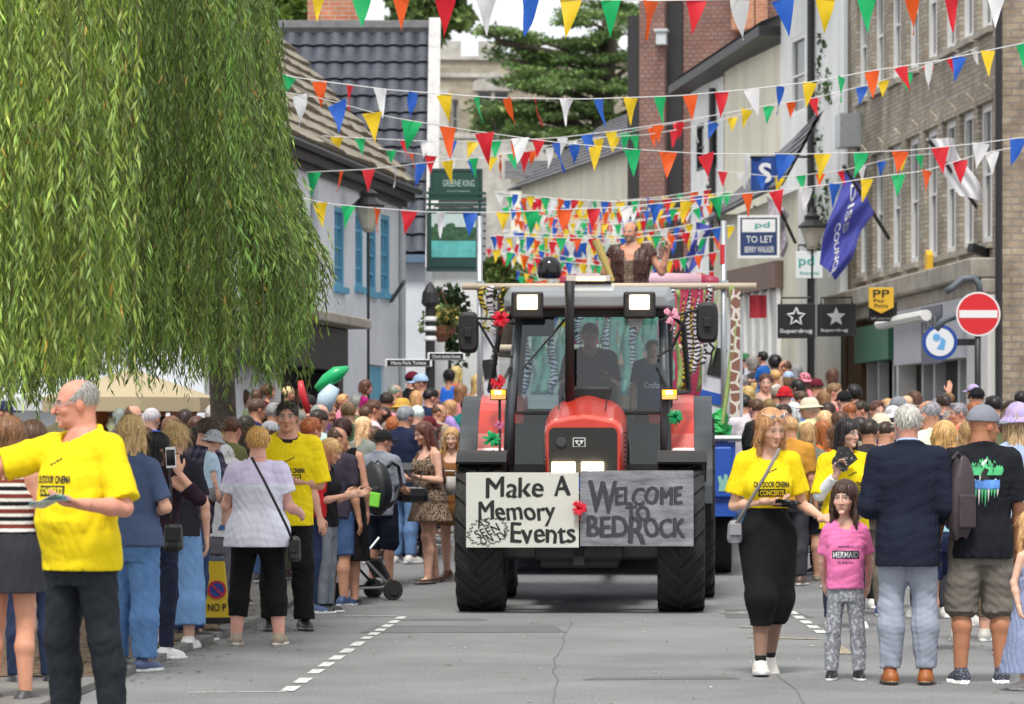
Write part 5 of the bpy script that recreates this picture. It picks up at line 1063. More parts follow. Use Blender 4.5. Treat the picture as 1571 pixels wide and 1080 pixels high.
m = MB(); m.bx(bx0 + .05, bx1 - .05, yf + .06, yb, zb0_ - .12, zb0_ - .02); m.bx(bx0, bx1, yb - .06, yb + .02, zb0_ - .1, zb0_ + .55); m.build('cab_floor', CHAS, trac)
r0, r1 = T(772, 460, yf - .05), T(1036, 460, yf - .05); zr0, zr1 = PZ(472, TY + yf), PZ(444, TY + yf); rm = (r0.x + r1.x) / 2; rh = (r1.x - r0.x) / 2
m = MB()
rs = [(yf - .16, rh * .93, zr0 + .0, zr1 - .06), (yf - .08, rh * .97, zr0 - .01, zr1 - .015), (yf + .1, rh, zr0 - .015, zr1 + .03), (yb - .1, rh, zr0 - .01, zr1 + .05), (yb + .1, rh * .95, zr0, zr1)]
def rsec(y, hw, a, b): return [(rm - hw, y, a), (rm - hw, y, (a + b) / 2), (rm - hw * .93, y, b), (rm + hw * .93, y, b), (rm + hw, y, (a + b) / 2), (rm + hw, y, a)]
m.add([p for q in rs for p in rsec(*q)], [(i * 6 + k, i * 6 + (k + 1) % 6, (i + 1) * 6 + (k + 1) % 6, (i + 1) * 6 + k) for i in range(4) for k in range(6)] + [(0, 5, 4, 3, 2, 1), (24, 25, 26, 27, 28, 29)])
roof = m.build('cab_roof', SILV, trac, bevel=.02)
m = MB(); m.bx(tx0 - .02, tx1 + .02, yf - .02, yf + .2, zr0 - .085, zr0 - .018); m.build('roof_lining', CHAS, roof)
for a, b in ((794, 824), (966, 996)):
    p, q = T(a, 474, yf - .18), T(b, 453, yf - .18); m = MB(); m.bx(p.x - .06, q.x + .06, yf - .19, yf - .05, p.z - .09, q.z + .035); hs = m.build('lamp_housing', CHAS, roof, bevel=.02)
    m = MB(); m.bx(p.x, q.x, yf - .205, yf - .191, p.z, q.z); m.cur = 1; m.bx(p.x + .025, q.x - .025, yf - .212, yf - .2055, p.z + .025, q.z - .025); m.build('work_light', [LAMP, LAMPC], hs)
p, q = T(868, 436, yf), T(938, 423, yf); m = MB(); m.bx(p.x, q.x, yf - .1, yf + .14, p.z - .0, p.z + .025); m.cur = 1; m.bx(p.x + .01, q.x - .01, yf - .11, yf + .13, p.z + .026, q.z - .012); m.cur = 2; m.bx(p.x + .11, q.x - .06, yf - .114, yf + .1, p.z + .03, q.z - .02); m.cur = 3; m.bx(p.x, q.x, yf - .1, yf + .14, q.z - .011, q.z); m.build('beacon_bar', [CHAS, pm('beacon_lens', (.62, .55, .48), rough=.15), AMBC, LGREY], roof)
p, q = T(880, 446, yf), T(942, 437, yf); m = MB(); m.bx(p.x, q.x, yf - .08, yf + .2, p.z - .02, q.z); m.build('beacon_plate', WPAINT, roof)
a = T(874, 622, .98); b = T(874, 470, .98); c = T(874, 431, .98); m = MB(); m.tube([a, b, c], [.045, .045, .052], 12); m.build('exhaust_pipe', CHAS, trac, smooth=True)
for ax, px, py in ((-1, 765, 605), (1, 1027, 605)):
    c = T(px, py, yf - .1); m = MB(); m.bx(c.x - .078, c.x + .078, yf - .16, yf - .06, c.z - .055, c.z + .05); m.cur = 1; m.bx(c.x - .07, c.x + .07, yf - .175, yf - .161, c.z - .005, c.z + .042); m.cur = 2; m.bx(c.x - .035, c.x + .03, yf - .181, yf - .1755, c.z + .0, c.z + .035); m.cur = 3; m.bx(c.x - .07, c.x + .07, yf - .175, yf - .161, c.z - .047, c.z - .008); m.build('indicator_lamp', [CHAS, AMB, AMBC, pm('amber_lens', (.8, .35, .08), rough=.2, emit=(1, .45, .15), es=.6)], trac)
    m = MB(); m.tube([(c.x + ax * -.01, yf - .11, c.z - .055), (c.x - ax * .01, yf - .1, c.z - .75)], .014, 6); m.tube([(c.x, yf - .1, c.z + .05), (c.x - ax * .12, yf - .02, c.z + .28)], .018, 6); m.build('indicator_stalk', DGREY, trac)
def mirror(x0, y0_, x1, y1_, arms):
    p, q = T(x0, y1_, yf - .1), T(x1, y0_, yf - .1); w, h = q.x - p.x, q.z - p.z; cxm, czm = (p.x + q.x) / 2, (p.z + q.z) / 2; m = MB()
    def rrp(k): return [(cxm + math.copysign(abs(math.cos(a)) ** .5, math.cos(a)) * w / 2 * k, czm + math.copysign(abs(math.sin(a)) ** .45, math.sin(a)) * h / 2 * k) for a in [2 * math.pi * i / 28 for i in range(28)]]
    yy = [yf - .15, yf - .13, yf - .07, yf - .04]; ks = [.82, .95, 1.0, .99]; v = [(x, y, z) for y, k in zip(yy, ks) for x, z in rrp(k)]
    m.add(v, [(i * 28 + j, i * 28 + (j + 1) % 28, (i + 1) * 28 + (j + 1) % 28, (i + 1) * 28 + j) for i in range(3) for j in range(28)] + [tuple(range(28))[::-1], tuple(84 + j for j in range(28))]); m.box((cxm, yf - .17, czm), (.07, .04, .09)); mo = m.build('mirror', CHAS, trac, smooth=False, bevel=.006)
    for ar in arms: m = MB(); m.tube([T(*a, yf - .12) for a in ar], .014, 6); m.build('mirror_arm', CHAS, mo)
mirror(703, 478, 734, 542, [[(728, 488), (757, 489), (790, 497)], [(734, 494), (764, 545), (787, 547)]]); mirror(1068, 463, 1102, 526, [[(1078, 474), (1055, 479), (1012, 492)], [(1054, 481), (1032, 533), (1008, 547)], [(1088, 526), (1096, 534), (1090, 543), (1082, 540)]])
m = MB(); m.tube([T(802, 566, yf - .05), T(845, 516, yf - .03), T(870, 486, yf + .05)], [.008, .012, .014], 6); m.build('wiper', CHAS, trac)
p, q = T(801, 516, yf + .3), T(851, 485, yf + .3); m = MB(); m.bx(p.x, q.x, yf + .25, yf + .33, p.z, q.z); m.build('sun_visor', pm('visor_blue', (.03, .07, .11), rough=.5), trac, bevel=.03)
p, q = T(967, 502, yf + .1), T(985, 476, yf + .1); m = MB(); m.bx(p.x, q.x, yf + .075, yf + .08, p.z, q.z); m.build('window_sticker', pm('pale_sticker', (.45, .62, .68), rough=.6), trac)
m = MB(); c = T(903, 590, yf + .45); t = [(c.x + .21 * math.cos(a), c.y + .10 * math.sin(a), c.z + .15 * math.sin(a)) for a in [2 * math.pi * i / 24 for i in range(25)]]; m.tube(t, .016, 6); m.tube([(c.x, c.y, c.z), (c.x, c.y - .15, c.z - .5)], .03, 6); m.build('steering_wheel', CHAS, trac)
c = T(905, 600, 2.45); m = MB(); m.bx(c.x - .27, c.x + .27, 2.2, 2.75, zb0_ + .25, zb0_ + .42); m.bx(c.x - .25, c.x + .25, 2.68, 2.82, zb0_ + .43, zb0_ + 1.0); m.bx(c.x - .15, c.x + .15, 2.3, 2.6, zb0_ - .02, zb0_ + .248); m.build('driver_seat', DGREY, trac, bevel=.05)
m = MB(); m.bx(T(856, 600, yf).x, T(948, 600, yf).x, yf + .05, yf + .35, zb0_, PZ(584, TY + yf)); m.build('dashboard', CHAS, trac, bevel=.08)
m = MB(); m.bx(bx0 + .03, bx1 - .03, yf + .30, yf + .36, zb0_ - .02, zm - .10); m.build('bulkhead', pm('dark_green_trim', (.018, .026, .024), rough=.5), trac)
# painted boards on the front
yB = -.80
def wv(p): return trac.matrix_basis @ p if False else Vector((TX + p.x * TC - p.y * TS, TY + p.x * TS + p.y * TC, p.z))
BW = pm('white_painted_board', (.62, .62, .56), rough=.75, var=.06, vs=3, bump=.1, bs=20)
def brushed(nt, c, vec, B):
    n = nd(nt, 'ShaderNodeTexNoise', Scale=1.0, Detail=6.0, Roughness=.7); q = nd(nt, 'ShaderNodeMapping'); q.inputs['Scale'].default_value = (3.2, 1, 16); q.inputs['Rotation'].default_value = (0, R(9), 0); nt.links.new(vec, q.inputs['Vector']); nt.links.new(q.outputs[0], n.inputs['Vector']); r = nd(nt, 'ShaderNodeValToRGB'); r.color_ramp.elements[0].position = .3; r.color_ramp.elements[0].color = (.085, .088, .10, 1); r.color_ramp.elements[1].position = .72; r.color_ramp.elements[1].color = (.36, .37, .40, 1); nt.links.new(n.outputs['Fac'], r.inputs['Fac']); return r.outputs[0]
BG = pm('brushed_grey_board', (.2, .2, .2), rough=.6, custom=brushed); DK = pm('dark_grey_lettering', (.030, .031, .036), rough=.6, var=.3, vs=20); DK2 = pm('mid_grey_lettering', (.045, .047, .054), rough=.6, var=.3, vs=14)
def board(x0, y0_, x1, y1_, mats, label):
    a, b = T(x0, y1_, yB), T(x1, y0_, yB); o = empty('sign_board', wv(Vector(((a.x + b.x) / 2, yB, a.z))), TR, label, 'sign'); W_, H_ = b.x - a.x, b.z - a.z
    m = MB(); m.bx(-W_ / 2, W_ / 2, 0, .015, 0, H_); m.build('panel', mats, o, bevel=.003)
    L_ = MB(); f = lambda px, py: ((px - x0) / (x1 - x0) * W_ - W_ / 2, H_ - (py - y0_) / (y1_ - y0_) * H_); return o, L_, f, W_, H_
def word(L_, f, txt, x0, y0_, x1, y1_, bold=.016, rot=0, jit=.06, seed=0, yoff=-.004, thick=1.0):
    bold = 0; thick = .30 if y1_ - y0_ < 14 else .6 if y1_ - y0_ < 19 else thick
    rr = random.Random(seed); p, q = f(x0, y1_), f(x1, y0_); n = len(txt); full = fit_text(txt, q[0] - p[0], q[1] - p[1], bold); c = Vector(((p[0] + q[0]) / 2, yoff, (p[1] + q[1]) / 2)); a = R(rot); rnd = [rr.uniform(-1, 1) for _ in range(4)]
    vf = ([(x + .006 * math.sin(y * 40 + rnd[0] * 6), y + .006 * math.sin(x * 23 + rnd[1] * 6) + x * rnd[2] * jit * .3) for x, y in full[0]], full[1])
    for j in (-1, 0, 1): put(L_, vf, c + Vector((j * .0055 * thick, -.0004 * j, j * .002 * thick)), (math.cos(a), 0, math.sin(a)), (-math.sin(a), 0, math.cos(a)))
bo, L_, f, W_, H_ = board(715, 725, 888, 840, BW, 'white board hand lettered Make A Memory Events fixed across the tractor front')
word(L_, f, 'Make', 747, 732, 833, 763, seed=1); word(L_, f, 'A', 850, 729, 874, 760, seed=2); word(L_, f, 'Memory', 734, 769, 852, 807, seed=3); word(L_, f, 'Events', 784, 802, 882, 833, .02, seed=4)
word(L_, f, 'AS', 731, 797, 750, 809, 0, 22, .02, seed=5); word(L_, f, 'SEEN', 729, 808, 766, 821, 0, 22, .02, seed=6); word(L_, f, 'ON', 738, 822, 756, 834, 0, 22, .02, seed=7); word(L_, f, 'TV', 760, 815, 778, 827, 0, 22, .02, seed=8)
st = []; rs_ = random.Random(4)
for i in range(44): a = 2 * math.pi * i / 44; r_ = (1.0 if i % 2 else .80) * rs_.uniform(.92, 1.08); p = f(749 + 33 * r_ * math.cos(a), 815 - 22 * r_ * math.sin(a) - 8 * math.cos(a) * .6); st.append((p[0], -.004, p[1]))
L_.tube(st + st[:1], .0032, 4, False); L_.build('lettering', INK, bo)
bo, L_, f, W_, H_ = board(890, 722, 1064, 838, BG, 'grey brushed board painted Welcome To Bedrock fixed across the tractor front')
for dx, dy, bd, k, yo in ((0, 0, .03, 0, -.003), (1.2, .6, -.012, 1, -.005)):
    L_.cur = k
    for tx in (('W', 903, 738, 945, 786), ('ELCOME', 944, 747, 1045, 774), ('TO', 960, 776, 996, 798), ('BED', 901, 792, 962, 823), ('R', 965, 793, 990, 833), ('OCK', 988, 795, 1050, 824)): word(L_, f, tx[0], tx[1] + dx, tx[2] + dy, tx[3] + dx, tx[4] + dy, bd, 0, .06, 5 + len(tx[0]), yo)
L_.build('lettering', [DK, DK2], bo)
# ribbon bows
def bow(px, py, y, r, colr, label, mat=None):
    c = wv(T(px, py, y)); o = empty('ribbon_bow', c, 0, label, 'bow'); mt = mat or pm('ribbon_' + label[:6].strip(), colr, rough=.35, var=.1, vs=30); rr = random.Random(int(px)); m = MB()
    for i in range(26):
        a = rr.uniform(0, 6.28); e = rr.uniform(-.5, .8); d = Vector((math.cos(a) * math.cos(e), -abs(math.sin(e)) * .8 - .15, math.sin(a) * math.cos(e))).normalized(); s_ = d.cross(Vector((0, 1, 0))).normalized() * r * .16; u = d.cross(s_).normalized() * r * .25; l = r * rr.uniform(.8, 1.1)
        m.add([s_ * .4, -s_ * .4, d * l * .6 + u + s_, d * l * .6 + u - s_, d * l + s_ * .8, d * l - s_ * .8, d * l * .5 - u * .6 + s_ * .8, d * l * .5 - u * .6 - s_ * .8], [(0, 1, 3, 2), (2, 3, 5, 4), (4, 5, 7, 6)])
    m.build('loops', mt, o, solid=.002); m = MB(); m.tube([(0, .0, -r * .3), (.02, .01, -r * 1.0), (-.01, .0, -r * 1.7)], .004, 4); m.build('tail', mt, o)
bow(768, 490, yf - .22, .085, (.62, .01, .03), 'red ribbon bow tied beside the lamp on the left mirror arm'); bow(1030, 484, yf - .22, .085, (.85, .38, .50), 'pale pink ribbon bow tied on the right mirror arm', pm('ribbon_pink', (.80, .36, .48), rough=.35)); bow(763, 586, yf - .24, .08, (.66, .03, .08), 'red ribbon bow on top of the orange indicator lamp'); bow(755, 674, yf - .3, .085, (.01, .45, .14), 'green ribbon bow low beside the front left mudguard', pm('ribbon_green', (.01, .42, .14), rough=.35)); bow(1036, 640, yf - .2, .075, (.01, .4, .12), 'dark green ribbon bow below the right hand indicator', pm('ribbon_dgreen', (.01, .30, .10), rough=.35)); bow(888, 780, yB - .03, .075, (.7, .01, .02), 'red ribbon bow between the white and grey painted boards'); bow(766, 652, yf - .12, .05, (.75, .2, .4), 'small pink ribbon bow above the green one', pm('ribbon_pink2', (.6, .16, .32), rough=.35))
# ---------------------------------------------------------------- people near the camera
YEL = (.84, .64, .010); HR_ = dict(res=.0058, hres=.0031, handres=.0024)
def Lv(w, rz, side):                                                  # world direction -> outward-written body direction
    a = R(-rz); x, y = w[0] * math.cos(a) - w[1] * math.sin(a), w[0] * math.sin(a) + w[1] * math.cos(a); return (x * (1 if side == 'L' else -1), y, w[2])
def arm(rz, side, u, f, h=None, pn=None, cu=.35): return (Lv(u, rz, side), Lv(f, rz, side), Lv(h, rz, side) if h else None, Lv(pn, rz, side) if pn else None, cu)
def T2(txt, w, h, cx, cz, bold=.02): v, f = fit_text(txt, w, h, bold); return [(x + cx, y + cz) for x, y in v], f
def RQ(cx, cz, w, h, n=8):
    v = [(cx - w / 2 + w * i / n, cz - h / 2 + h * j / 3) for j in range(4) for i in range(n + 1)]; return v, [(j * (n + 1) + i, j * (n + 1) + i + 1, (j + 1) * (n + 1) + i + 1, (j + 1) * (n + 1) + i) for j in range(3) for i in range(n)]
def cinema(z=.70, cx=0, k=1.0):                                       # the print on the yellow volunteer shirts
    o = []
    t = T2('OUTDOOR CINEMA', .135 * k, .022 * k, cx, z, .035); o.append((*t, INK, 'front', .0015)); b = RQ(cx, z - .031 * k, .100 * k, .029 * k); o.append((*b, INK, 'front', .0012)); t = T2('CONCERTS', .090 * k, .020 * k, cx, z - .031 * k, .04); o.append((*t, INKY, 'front', .0030))
    rr = random.Random(3)
    for i in range(4): t = T2('outside'[i::2] or 'o', .010 * k, .008 * k, cx - .016 * k + i * .0105 * k, z + .042 * k + i * .005 * k, .03); o.append((*t, INK, 'front', .0015))
    return o
def at(px, Y): return (PX(px, Y), Y)
JE = HX(32, 34, 40); LBLUE = HX(112, 150, 192); NAVY = HX(30, 34, 52); WH = (.72, .72, .74)
def trainers(c, sole=(.7, .7, .7), kind='trainer', nm='trainer'): return (nm, 'shoe', dict(sole=sole, kind=kind), c, LEATHER)
# big man handing out leaflets, turned to the crowd on the left
rz = -42; F = Fig('m', w=.13, belly=.030, head=(-38, 4, 0), arms={'R': arm(rz, 'R', (-1, -.10, -.30), (-1, -.2, -.10)), 'L': arm(rz, 'L', (.30, -.30, -1), (-.86, -.85, .10), (-1, -.4, .1), (0, 0, 1), .45)}, legs={'R': ((.05, -.10, -1), (0, .06, -1)), 'L': ((.12, .06, -1), (.03, .10, -1))})
YM = 19.3; bigman = person(F, 'bigman', 1.865, at(124, YM), rz, HX(226, 158, 134), [('t_shirt', 'shirt', dict(seed=1, hem=.475, e=.016, sl_e=.016, sleeve=.86), YEL, CLOTH, cinema(.725, -.004)), ('jeans', 'legs', dict(seed=3, e=.009), HX(34, 38, 44), DENIM), trainers(HX(30, 30, 32))], 'big balding man in yellow print T-shirt and black jeans reaching out with leaflets', ('ring', HX(150, 146, 140)), cat='person', **HR_)
def glasses(o, F, mat, dy=0, up=0, sun=False):
    m = MB(); m.cur = 0
    for sg in (-1, 1):
        c = [F.head_world((sg * (.132 + .078 * math.cos(a)), -.455 + dy + .02 * abs(math.cos(a)), .485 + up + .06 * math.sin(a))) for a in [2 * math.pi * i / 14 for i in range(15)]]; m.tube(c, .0010, 4, False); m.tube([F.head_world((sg * .21, -.44 + dy, .50 + up)), F.head_world((sg * .36, -.05 + dy * .4, .52 + up))], .0012, 4)
        if sun: m.cur = 1; m.add([p + (F.HR @ A(0, -.0006, 0)) for p in c[:-1]], [tuple(range(14))]); m.cur = 0
    m.tube([F.head_world((-.055, -.47 + dy, .50 + up)), F.head_world((.055, -.47 + dy, .50 + up))], .0012, 4)
    m.build('glasses', [mat, SILVER] if sun else [mat], o)
glasses(bigman, F, STEEL)
def handpos(o, F, n, k=.06):
    p = F.arm[n][2] + F.arm[n][3] * k; bpy.context.view_layer.update(); return o.matrix_world @ Vector([float(x) for x in p])
def leaflets(o, F, n, label, k=.085, tilt=(20, -10), mats=None, sz=(.10, .16), rz=0, cat='leaflets'):
    c = handpos(o, F, n, k); e = empty('leaflets', c, R(rz), label, cat); 
    for i in range(4):
        m = MB(); m.box((0, 0, 0), (sz[0], .0022, sz[1]), (Matrix.Rotation(R(tilt[0] + i * 5), 3, 'X') @ Matrix.Rotation(R(tilt[1] + i * 9), 3, 'Y'))); m.v = [(p[0] + .006 * i, p[1] - .004 * i, p[2]) for p in m.v]; m.build('leaflet', (mats or [INK])[i % len(mats or [1])], e)
LFT = [pm('leaflet_pale', (.55, .60, .62), rough=.5, var=.35, vs=30), pm('leaflet_green', (.25, .45, .30), rough=.5, var=.4, vs=30), pm('leaflet_blue', (.30, .45, .60), rough=.5, var=.4, vs=30)]; LFB = [pm('leaflet_dark', (.02, .02, .022), rough=.45, custom=squig(40, 14, .60, .66))]
leaflets(bigman, F, 'L', 'fan of pale coloured leaflets held by the big man in yellow', .09, (70, 20), LFT, (.10, .20), 30)
# walking volunteer with long ginger hair
rz = 4; F = Fig('f', w=-.06, head=(20, 17, -3), arms={'R': arm(rz, 'R', (-.26, .10, -1), (.82, -.62, .12), (.95, -.3, -.1), (0, 0, 1), .55), 'L': arm(rz, 'L', (.30, .12, -1), (.45, -.75, -.32), (.8, -.5, .2), (-.2, -.6, .6), .3)}, legs={'R': ((-.05, -.30, -1), (.0, .04, -1), 4, -4), 'L': ((-.02, .10, -1), (-.08, .42, -1), 8, 28)})
def fish(F, v, c):
    z = v[:, 2]; m = z < .34; c[m, :3] *= .42; k = z < .088; c[k] = (.012, .012, .013, 0)
ging = person(F, 'ging', 1.80, at(1178, 25.1), rz, HX(236, 186, 160), [('t_shirt', 'shirt', dict(seed=2, hem=.628, e=.010, sl_e=.018, sleeve=.72, famp=.004), YEL, CLOTH, cinema(.716, .004)), ('culottes', 'skirt', dict(hem=.195, top=.635, e=.008, flare=-.024, seed=5, famp=.003), HX(22, 22, 24), CLOTH), trainers(HX(232, 226, 218), kind='chunky')], 'young woman with ginger hair, sunglasses on her head, yellow T-shirt and long black culottes', ('long', HX(184, 136, 94), dict(seed=4)), stock=fish, brow=(.16, .08, .04), **HR_)
glasses(ging, F, pm('white_frame', (.75, .73, .70), rough=.4), .12, .42, True)
m = MB()
for k in range(2): c = F.head_world((-.37, -.06, .28 - k * .0)); m.tube([c + A(.0, -.004, 0) + A(math.cos(a) * .008, 0, math.sin(a) * .013 - .012) for a in [i * 6.283 / 12 for i in range(13)]], .0022, 5, False)
m.build('earring', INK, ging)
leaflets(ging, F, 'R', 'dark leaflets in the ginger haired young woman\'s hand', .075, (60, 10), LFB, (.15, .10), 0)
def bagstrap(label, pts, r, mat, bag=None, cat='handbag'):             # world-space strap plus a bag body
    o = empty('handbag', bag[0] if bag else pts[-1], 0, label, cat); off = Vector(o.location); m = MB(); m.tube([Vector(p) - off for p in pts], r, 6); m.build('strap', mat, o, smooth=True)
    if bag:
        w, d, h = bag[1]; m = MB(); m.box((0, 0, 0), (w, d, h), taper=(.82, .7)); b = m.build('bag_body', bag[2], o, bevel=min(w, d) * .35, smooth=False); m = MB(); m.box((0, -d * .5, h * .12), (w * .8, d * .12, h * .5)); m.build('flap', bag[2], b, bevel=.006)
    return o
def W(px, py, Y): return P(px, py, Y)
bagstrap('grey shoulder bag on a strap across the ginger haired woman', [W(1196, 688, 24.83), W(1175, 728, 24.82), W(1150, 770, 24.84), W(1132, 800, 24.95), W(1126, 808, 25.0)], .012, pm('grey_strap', (.22, .20, .19), rough=.6), (W(1127, 816, 25.05), (.10, .20, .16), pm('grey_bag', (.25, .25, .27), rough=.5)))
# second volunteer, black fringe
rz = 12; F = Fig('f', w=.12, head=(28, 4, 4), arms={'R': arm(rz, 'R', (-.22, -.20, -1), (.55, -.55, .75), (.4, -.2, 1), (.4, -1, 0), .6), 'L': arm(rz, 'L', (.16, .1, -1), (-.2, -.8, -.4))})
v2 = person(F, 'v2', 1.76, at(1296, 31.6), rz, HX(236, 190, 170), [('undershirt', 'shirt', dict(seed=9, hem=.60, e=.008, sleeve=1.85, sl_e=.007, famp=.002), (.74, .76, .80), CLOTH), ('t_shirt', 'shirt', dict(seed=12, hem=.475, e=.016, sl_e=.018, sleeve=1.0), YEL, CLOTH, cinema(.69, .01)), ('jeans', 'legs', dict(seed=2), HX(44, 52, 74), DENIM), trainers(HX(220, 220, 220))], 'woman with black fringed hair in yellow T-shirt over white sleeves behind the little girl', ('longfringe', HX(34, 26, 28)), brow=(.03, .02, .02), **HR_)
leaflets(v2, F, 'R', 'dark leaflets held up by the black haired woman in yellow', .08, (-15, 25), LFB, (.14, .17), 10)
# little girl in pink
rz = -4; F = Fig('c', head=(-16, 2, 0), arms={'R': arm(rz, 'R', (-.22, .25, -1), (.1, .5, -.8)), 'L': arm(rz, 'L', (.30, .22, -1), (.0, .45, -.8))}, stance=.02)
girlp = []
for (t, w, h, cz, mt, bd) in (('secretly a', .075, .018, .672, INK, .01), ('in disguise', .075, .017, .592, INK, .005)): girlp.append((*T2(t, w, h, 0, cz, bd), mt, 'front', .0015))
girlp.append((*RQ(0, .632, .135, .040), INK, 'front', .0013)); girlp.append((*T2('MERMAID', .125, .030, 0, .632, .02), SILVER, 'front', .003))
person(F, 'girl', 1.30, at(1297, 24.5), rz, HX(240, 192, 170), [('t_shirt', 'shirt', dict(seed=21, hem=.46, e=.016, sl_e=.012, sleeve=.75, famp=.005), HX(228, 120, 172), CLOTH, girlp), ('leggings', 'legs', dict(e=.006, famp=.004, seed=4, length=1.95), HX(134, 136, 142), LEGGING), trainers(HX(26, 24, 26), kind='boot')], 'little girl with long dark fringe in pink T-shirt, grey leggings and black high tops', ('longfringe', HX(66, 46, 38), dict(seed=7)), brow=(.06, .04, .03), **HR_)
# man in navy blazer, back view
rz = 176; F = Fig('m', w=.05, head=(4, 0, 0), arms={'R': arm(rz, 'R', (.20, -.05, -1), (-.15, .9, -.35)), 'L': arm(rz, 'L', (-.20, -.02, -1), (.15, .95, -.1))}, stance=.012)
def collar(F, p): return np.maximum(np.maximum(rcone(p, A(0, .010, .84), A(0, .004, .90), .046, .042), p[:, 2] - .874 + .25 * p[:, 1] * -1), .82 - p[:, 2])
person(F, 'suit', 1.785, at(1393, 24.06), rz, HX(226, 160, 138), [('blazer', 'shirt', dict(seed=31, hem=.425, e=.020, sl_e=.017, sleeve=1.92, famp=.004, nr=.006), HX(27, 32, 48), CLOTH), ('shirt_collar', 'custom', dict(fn=collar, lo=(-.07, -.07, .80), hi=(.07, .07, .90)), HX(170, 190, 225), CLOTH), ('trousers', 'legs', dict(seed=8, e=.006, flare=.006, famp=.006, length=1.93), HX(150, 156, 170), CLOTH), ('shoe', 'shoe', dict(sole=(.02, .014, .01)), HX(150, 84, 34), LEATHER)], 'grey haired man in navy blazer, pale trousers and tan shoes seen from behind', ('short', HX(190, 186, 178), dict(vol=-.004)), **HR_)
# man in grey cap and black T-shirt, back view
rz = 186; F = Fig('m', w=.06, head=(-64, 2, 0), arms={'R': arm(rz, 'R', (.20, .02, -1), (.02, .25, -1)), 'L': arm(rz, 'L', (-.24, .02, -1), (-.05, .5, -.9))}, stance=.02)
pr = []; rr_ = random.Random(9)
for i in range(15):                                                   # jagged leaf shapes, a pale peak and a blue band
    a = -1 + 2 * i / 14; h = .070 * (1 - .45 * abs(a)) * rr_.uniform(.75, 1.1); cx = a * .050; pr.append(([(cx - .009, .755), (cx + .009, .755), (cx + .012 + a * .01, .755 + h * .55), (cx + a * .012, .755 + h), (cx - .010 + a * .008, .755 + h * .5)], [(0, 1, 2, 3, 4)], GREENP, 'back', .0016 + .0003 * (i % 2)))
pr.append(([(-.042, .735), (.042, .735), (.012, .800), (-.004, .815)], [(0, 1, 2, 3)], INKW, 'back', .0024)); pr.append(([(-.016, .735), (.020, .735), (.016, .762), (.004, .782), (-.012, .775), (-.004, .758)], [(0, 1, 2, 3, 4, 5)], INK, 'back', .0030)); pr.append((*RQ(.002, .722, .108, .032), BLUEP, 'back', .0027))
for i in range(9): cx = -.045 + i * .0113; h = rr_.uniform(.02, .072); pr.append(([(cx - .004, .704), (cx + .004, .704), (cx + .001, .704 - h)], [(0, 2, 1)], GREENP if i % 3 else INKW, 'back', .0022))
capman = person(F, 'capman', 1.775, at(1504, 24.2), rz, HX(200, 138, 104), [('t_shirt', 'shirt', dict(seed=41, hem=.455, e=.016, sl_e=.018, sleeve=.85), HX(26, 28, 34), CLOTH, pr), ('shorts', 'legs', dict(seed=5, e=.017, flare=.012, length=1.12, famp=.006), HX(112, 106, 98), DENIM), ('knee_support', 'custom', dict(fn=lambda F, p: np.maximum(np.maximum(rcone(p, F.leg['L'][0], F.leg['L'][1], .055, .041), F.leg['L'][1][2] - .045 - p[:, 2]), p[:, 2] - F.leg['L'][1][2] - .04), lo=(.0, -.1, .2), hi=(.2, .1, .36)), (.015, .015, .016), CLOTH), ('shoe', 'shoe', dict(sole=(.7, .7, .7)), HX(44, 46, 54), pm('checked_canvas', rough=.8, objcol=True, attr=True, custom=squig(160, 5, .50, .52)))], 'tanned man in grey cap, black T-shirt printed on the back and khaki shorts', ('buzz', HX(40, 32, 30)), ('capback' if False else 'cap', HX(128, 130, 140), CLOTH, 'cap'), **HR_)
def backpack(loc, rz, w, d, h, mat, label, mat2=None, pocket=None, tilt=0):
    o = empty('backpack', loc, R(rz), label, 'backpack'); m = MB()
    def sq(u, v):
        a = 2 * math.pi * u; k = math.sin(math.pi * min(1, max(0, .06 + v * .90))) ** .42; x = math.copysign(abs(math.cos(a)) ** .6, math.cos(a)) * w / 2 * k; y = math.copysign(abs(math.sin(a)) ** .6, math.sin(a)) * d / 2 * k * (1 + .25 * (1 - v)); return (x + tilt * (v - .5), y, (v - .5) * h + .012 * math.sin(7 * v + 3 * a))
    m.grid(sq, 28, 18); m.build('bag_body', mat, o, smooth=True)
    m = MB(); m.box((0, -d * .62, -h * .16), (w * .72, d * .22, h * .42)); m.build('front_pocket', mat2 or mat, o, bevel=.03)
    if pocket: m = MB(); m.box((w * .18, -d * .76, -h * .2), (w * .5, d * .1, h * .28), Matrix.Rotation(R(8), 3, 'Y')); m.build('pocket_panel', pocket, o, bevel=.015)
    for sg in (-1, 1): m = MB(); m.tube([(sg * w * .28, d * .42, h * .42), (sg * w * .34, d * .62, h * .52), (sg * w * .36, d * 1.25, h * .44), (sg * w * .36, d * 1.5, h * .12), (sg * w * .34, d * 1.0, -h * .22), (sg * w * .30, d * .45, -h * .36)], .019, 6); m.build('strap', mat, o, smooth=True)
    m = MB(); m.tube([(-.04, d * .3, h * .48), (0, d * .3, h * .56), (.04, d * .3, h * .48)], .01, 6); m.build('carry_loop', mat, o)
    return o
backpack(P(1474, 764, 24.02), 24, .17, .13, .52, pm('plum_nylon', (.045, .032, .036), rough=.5, bump=.3, bs=14), 'dark plum backpack slung on the left shoulder of the cap man', tilt=.03)
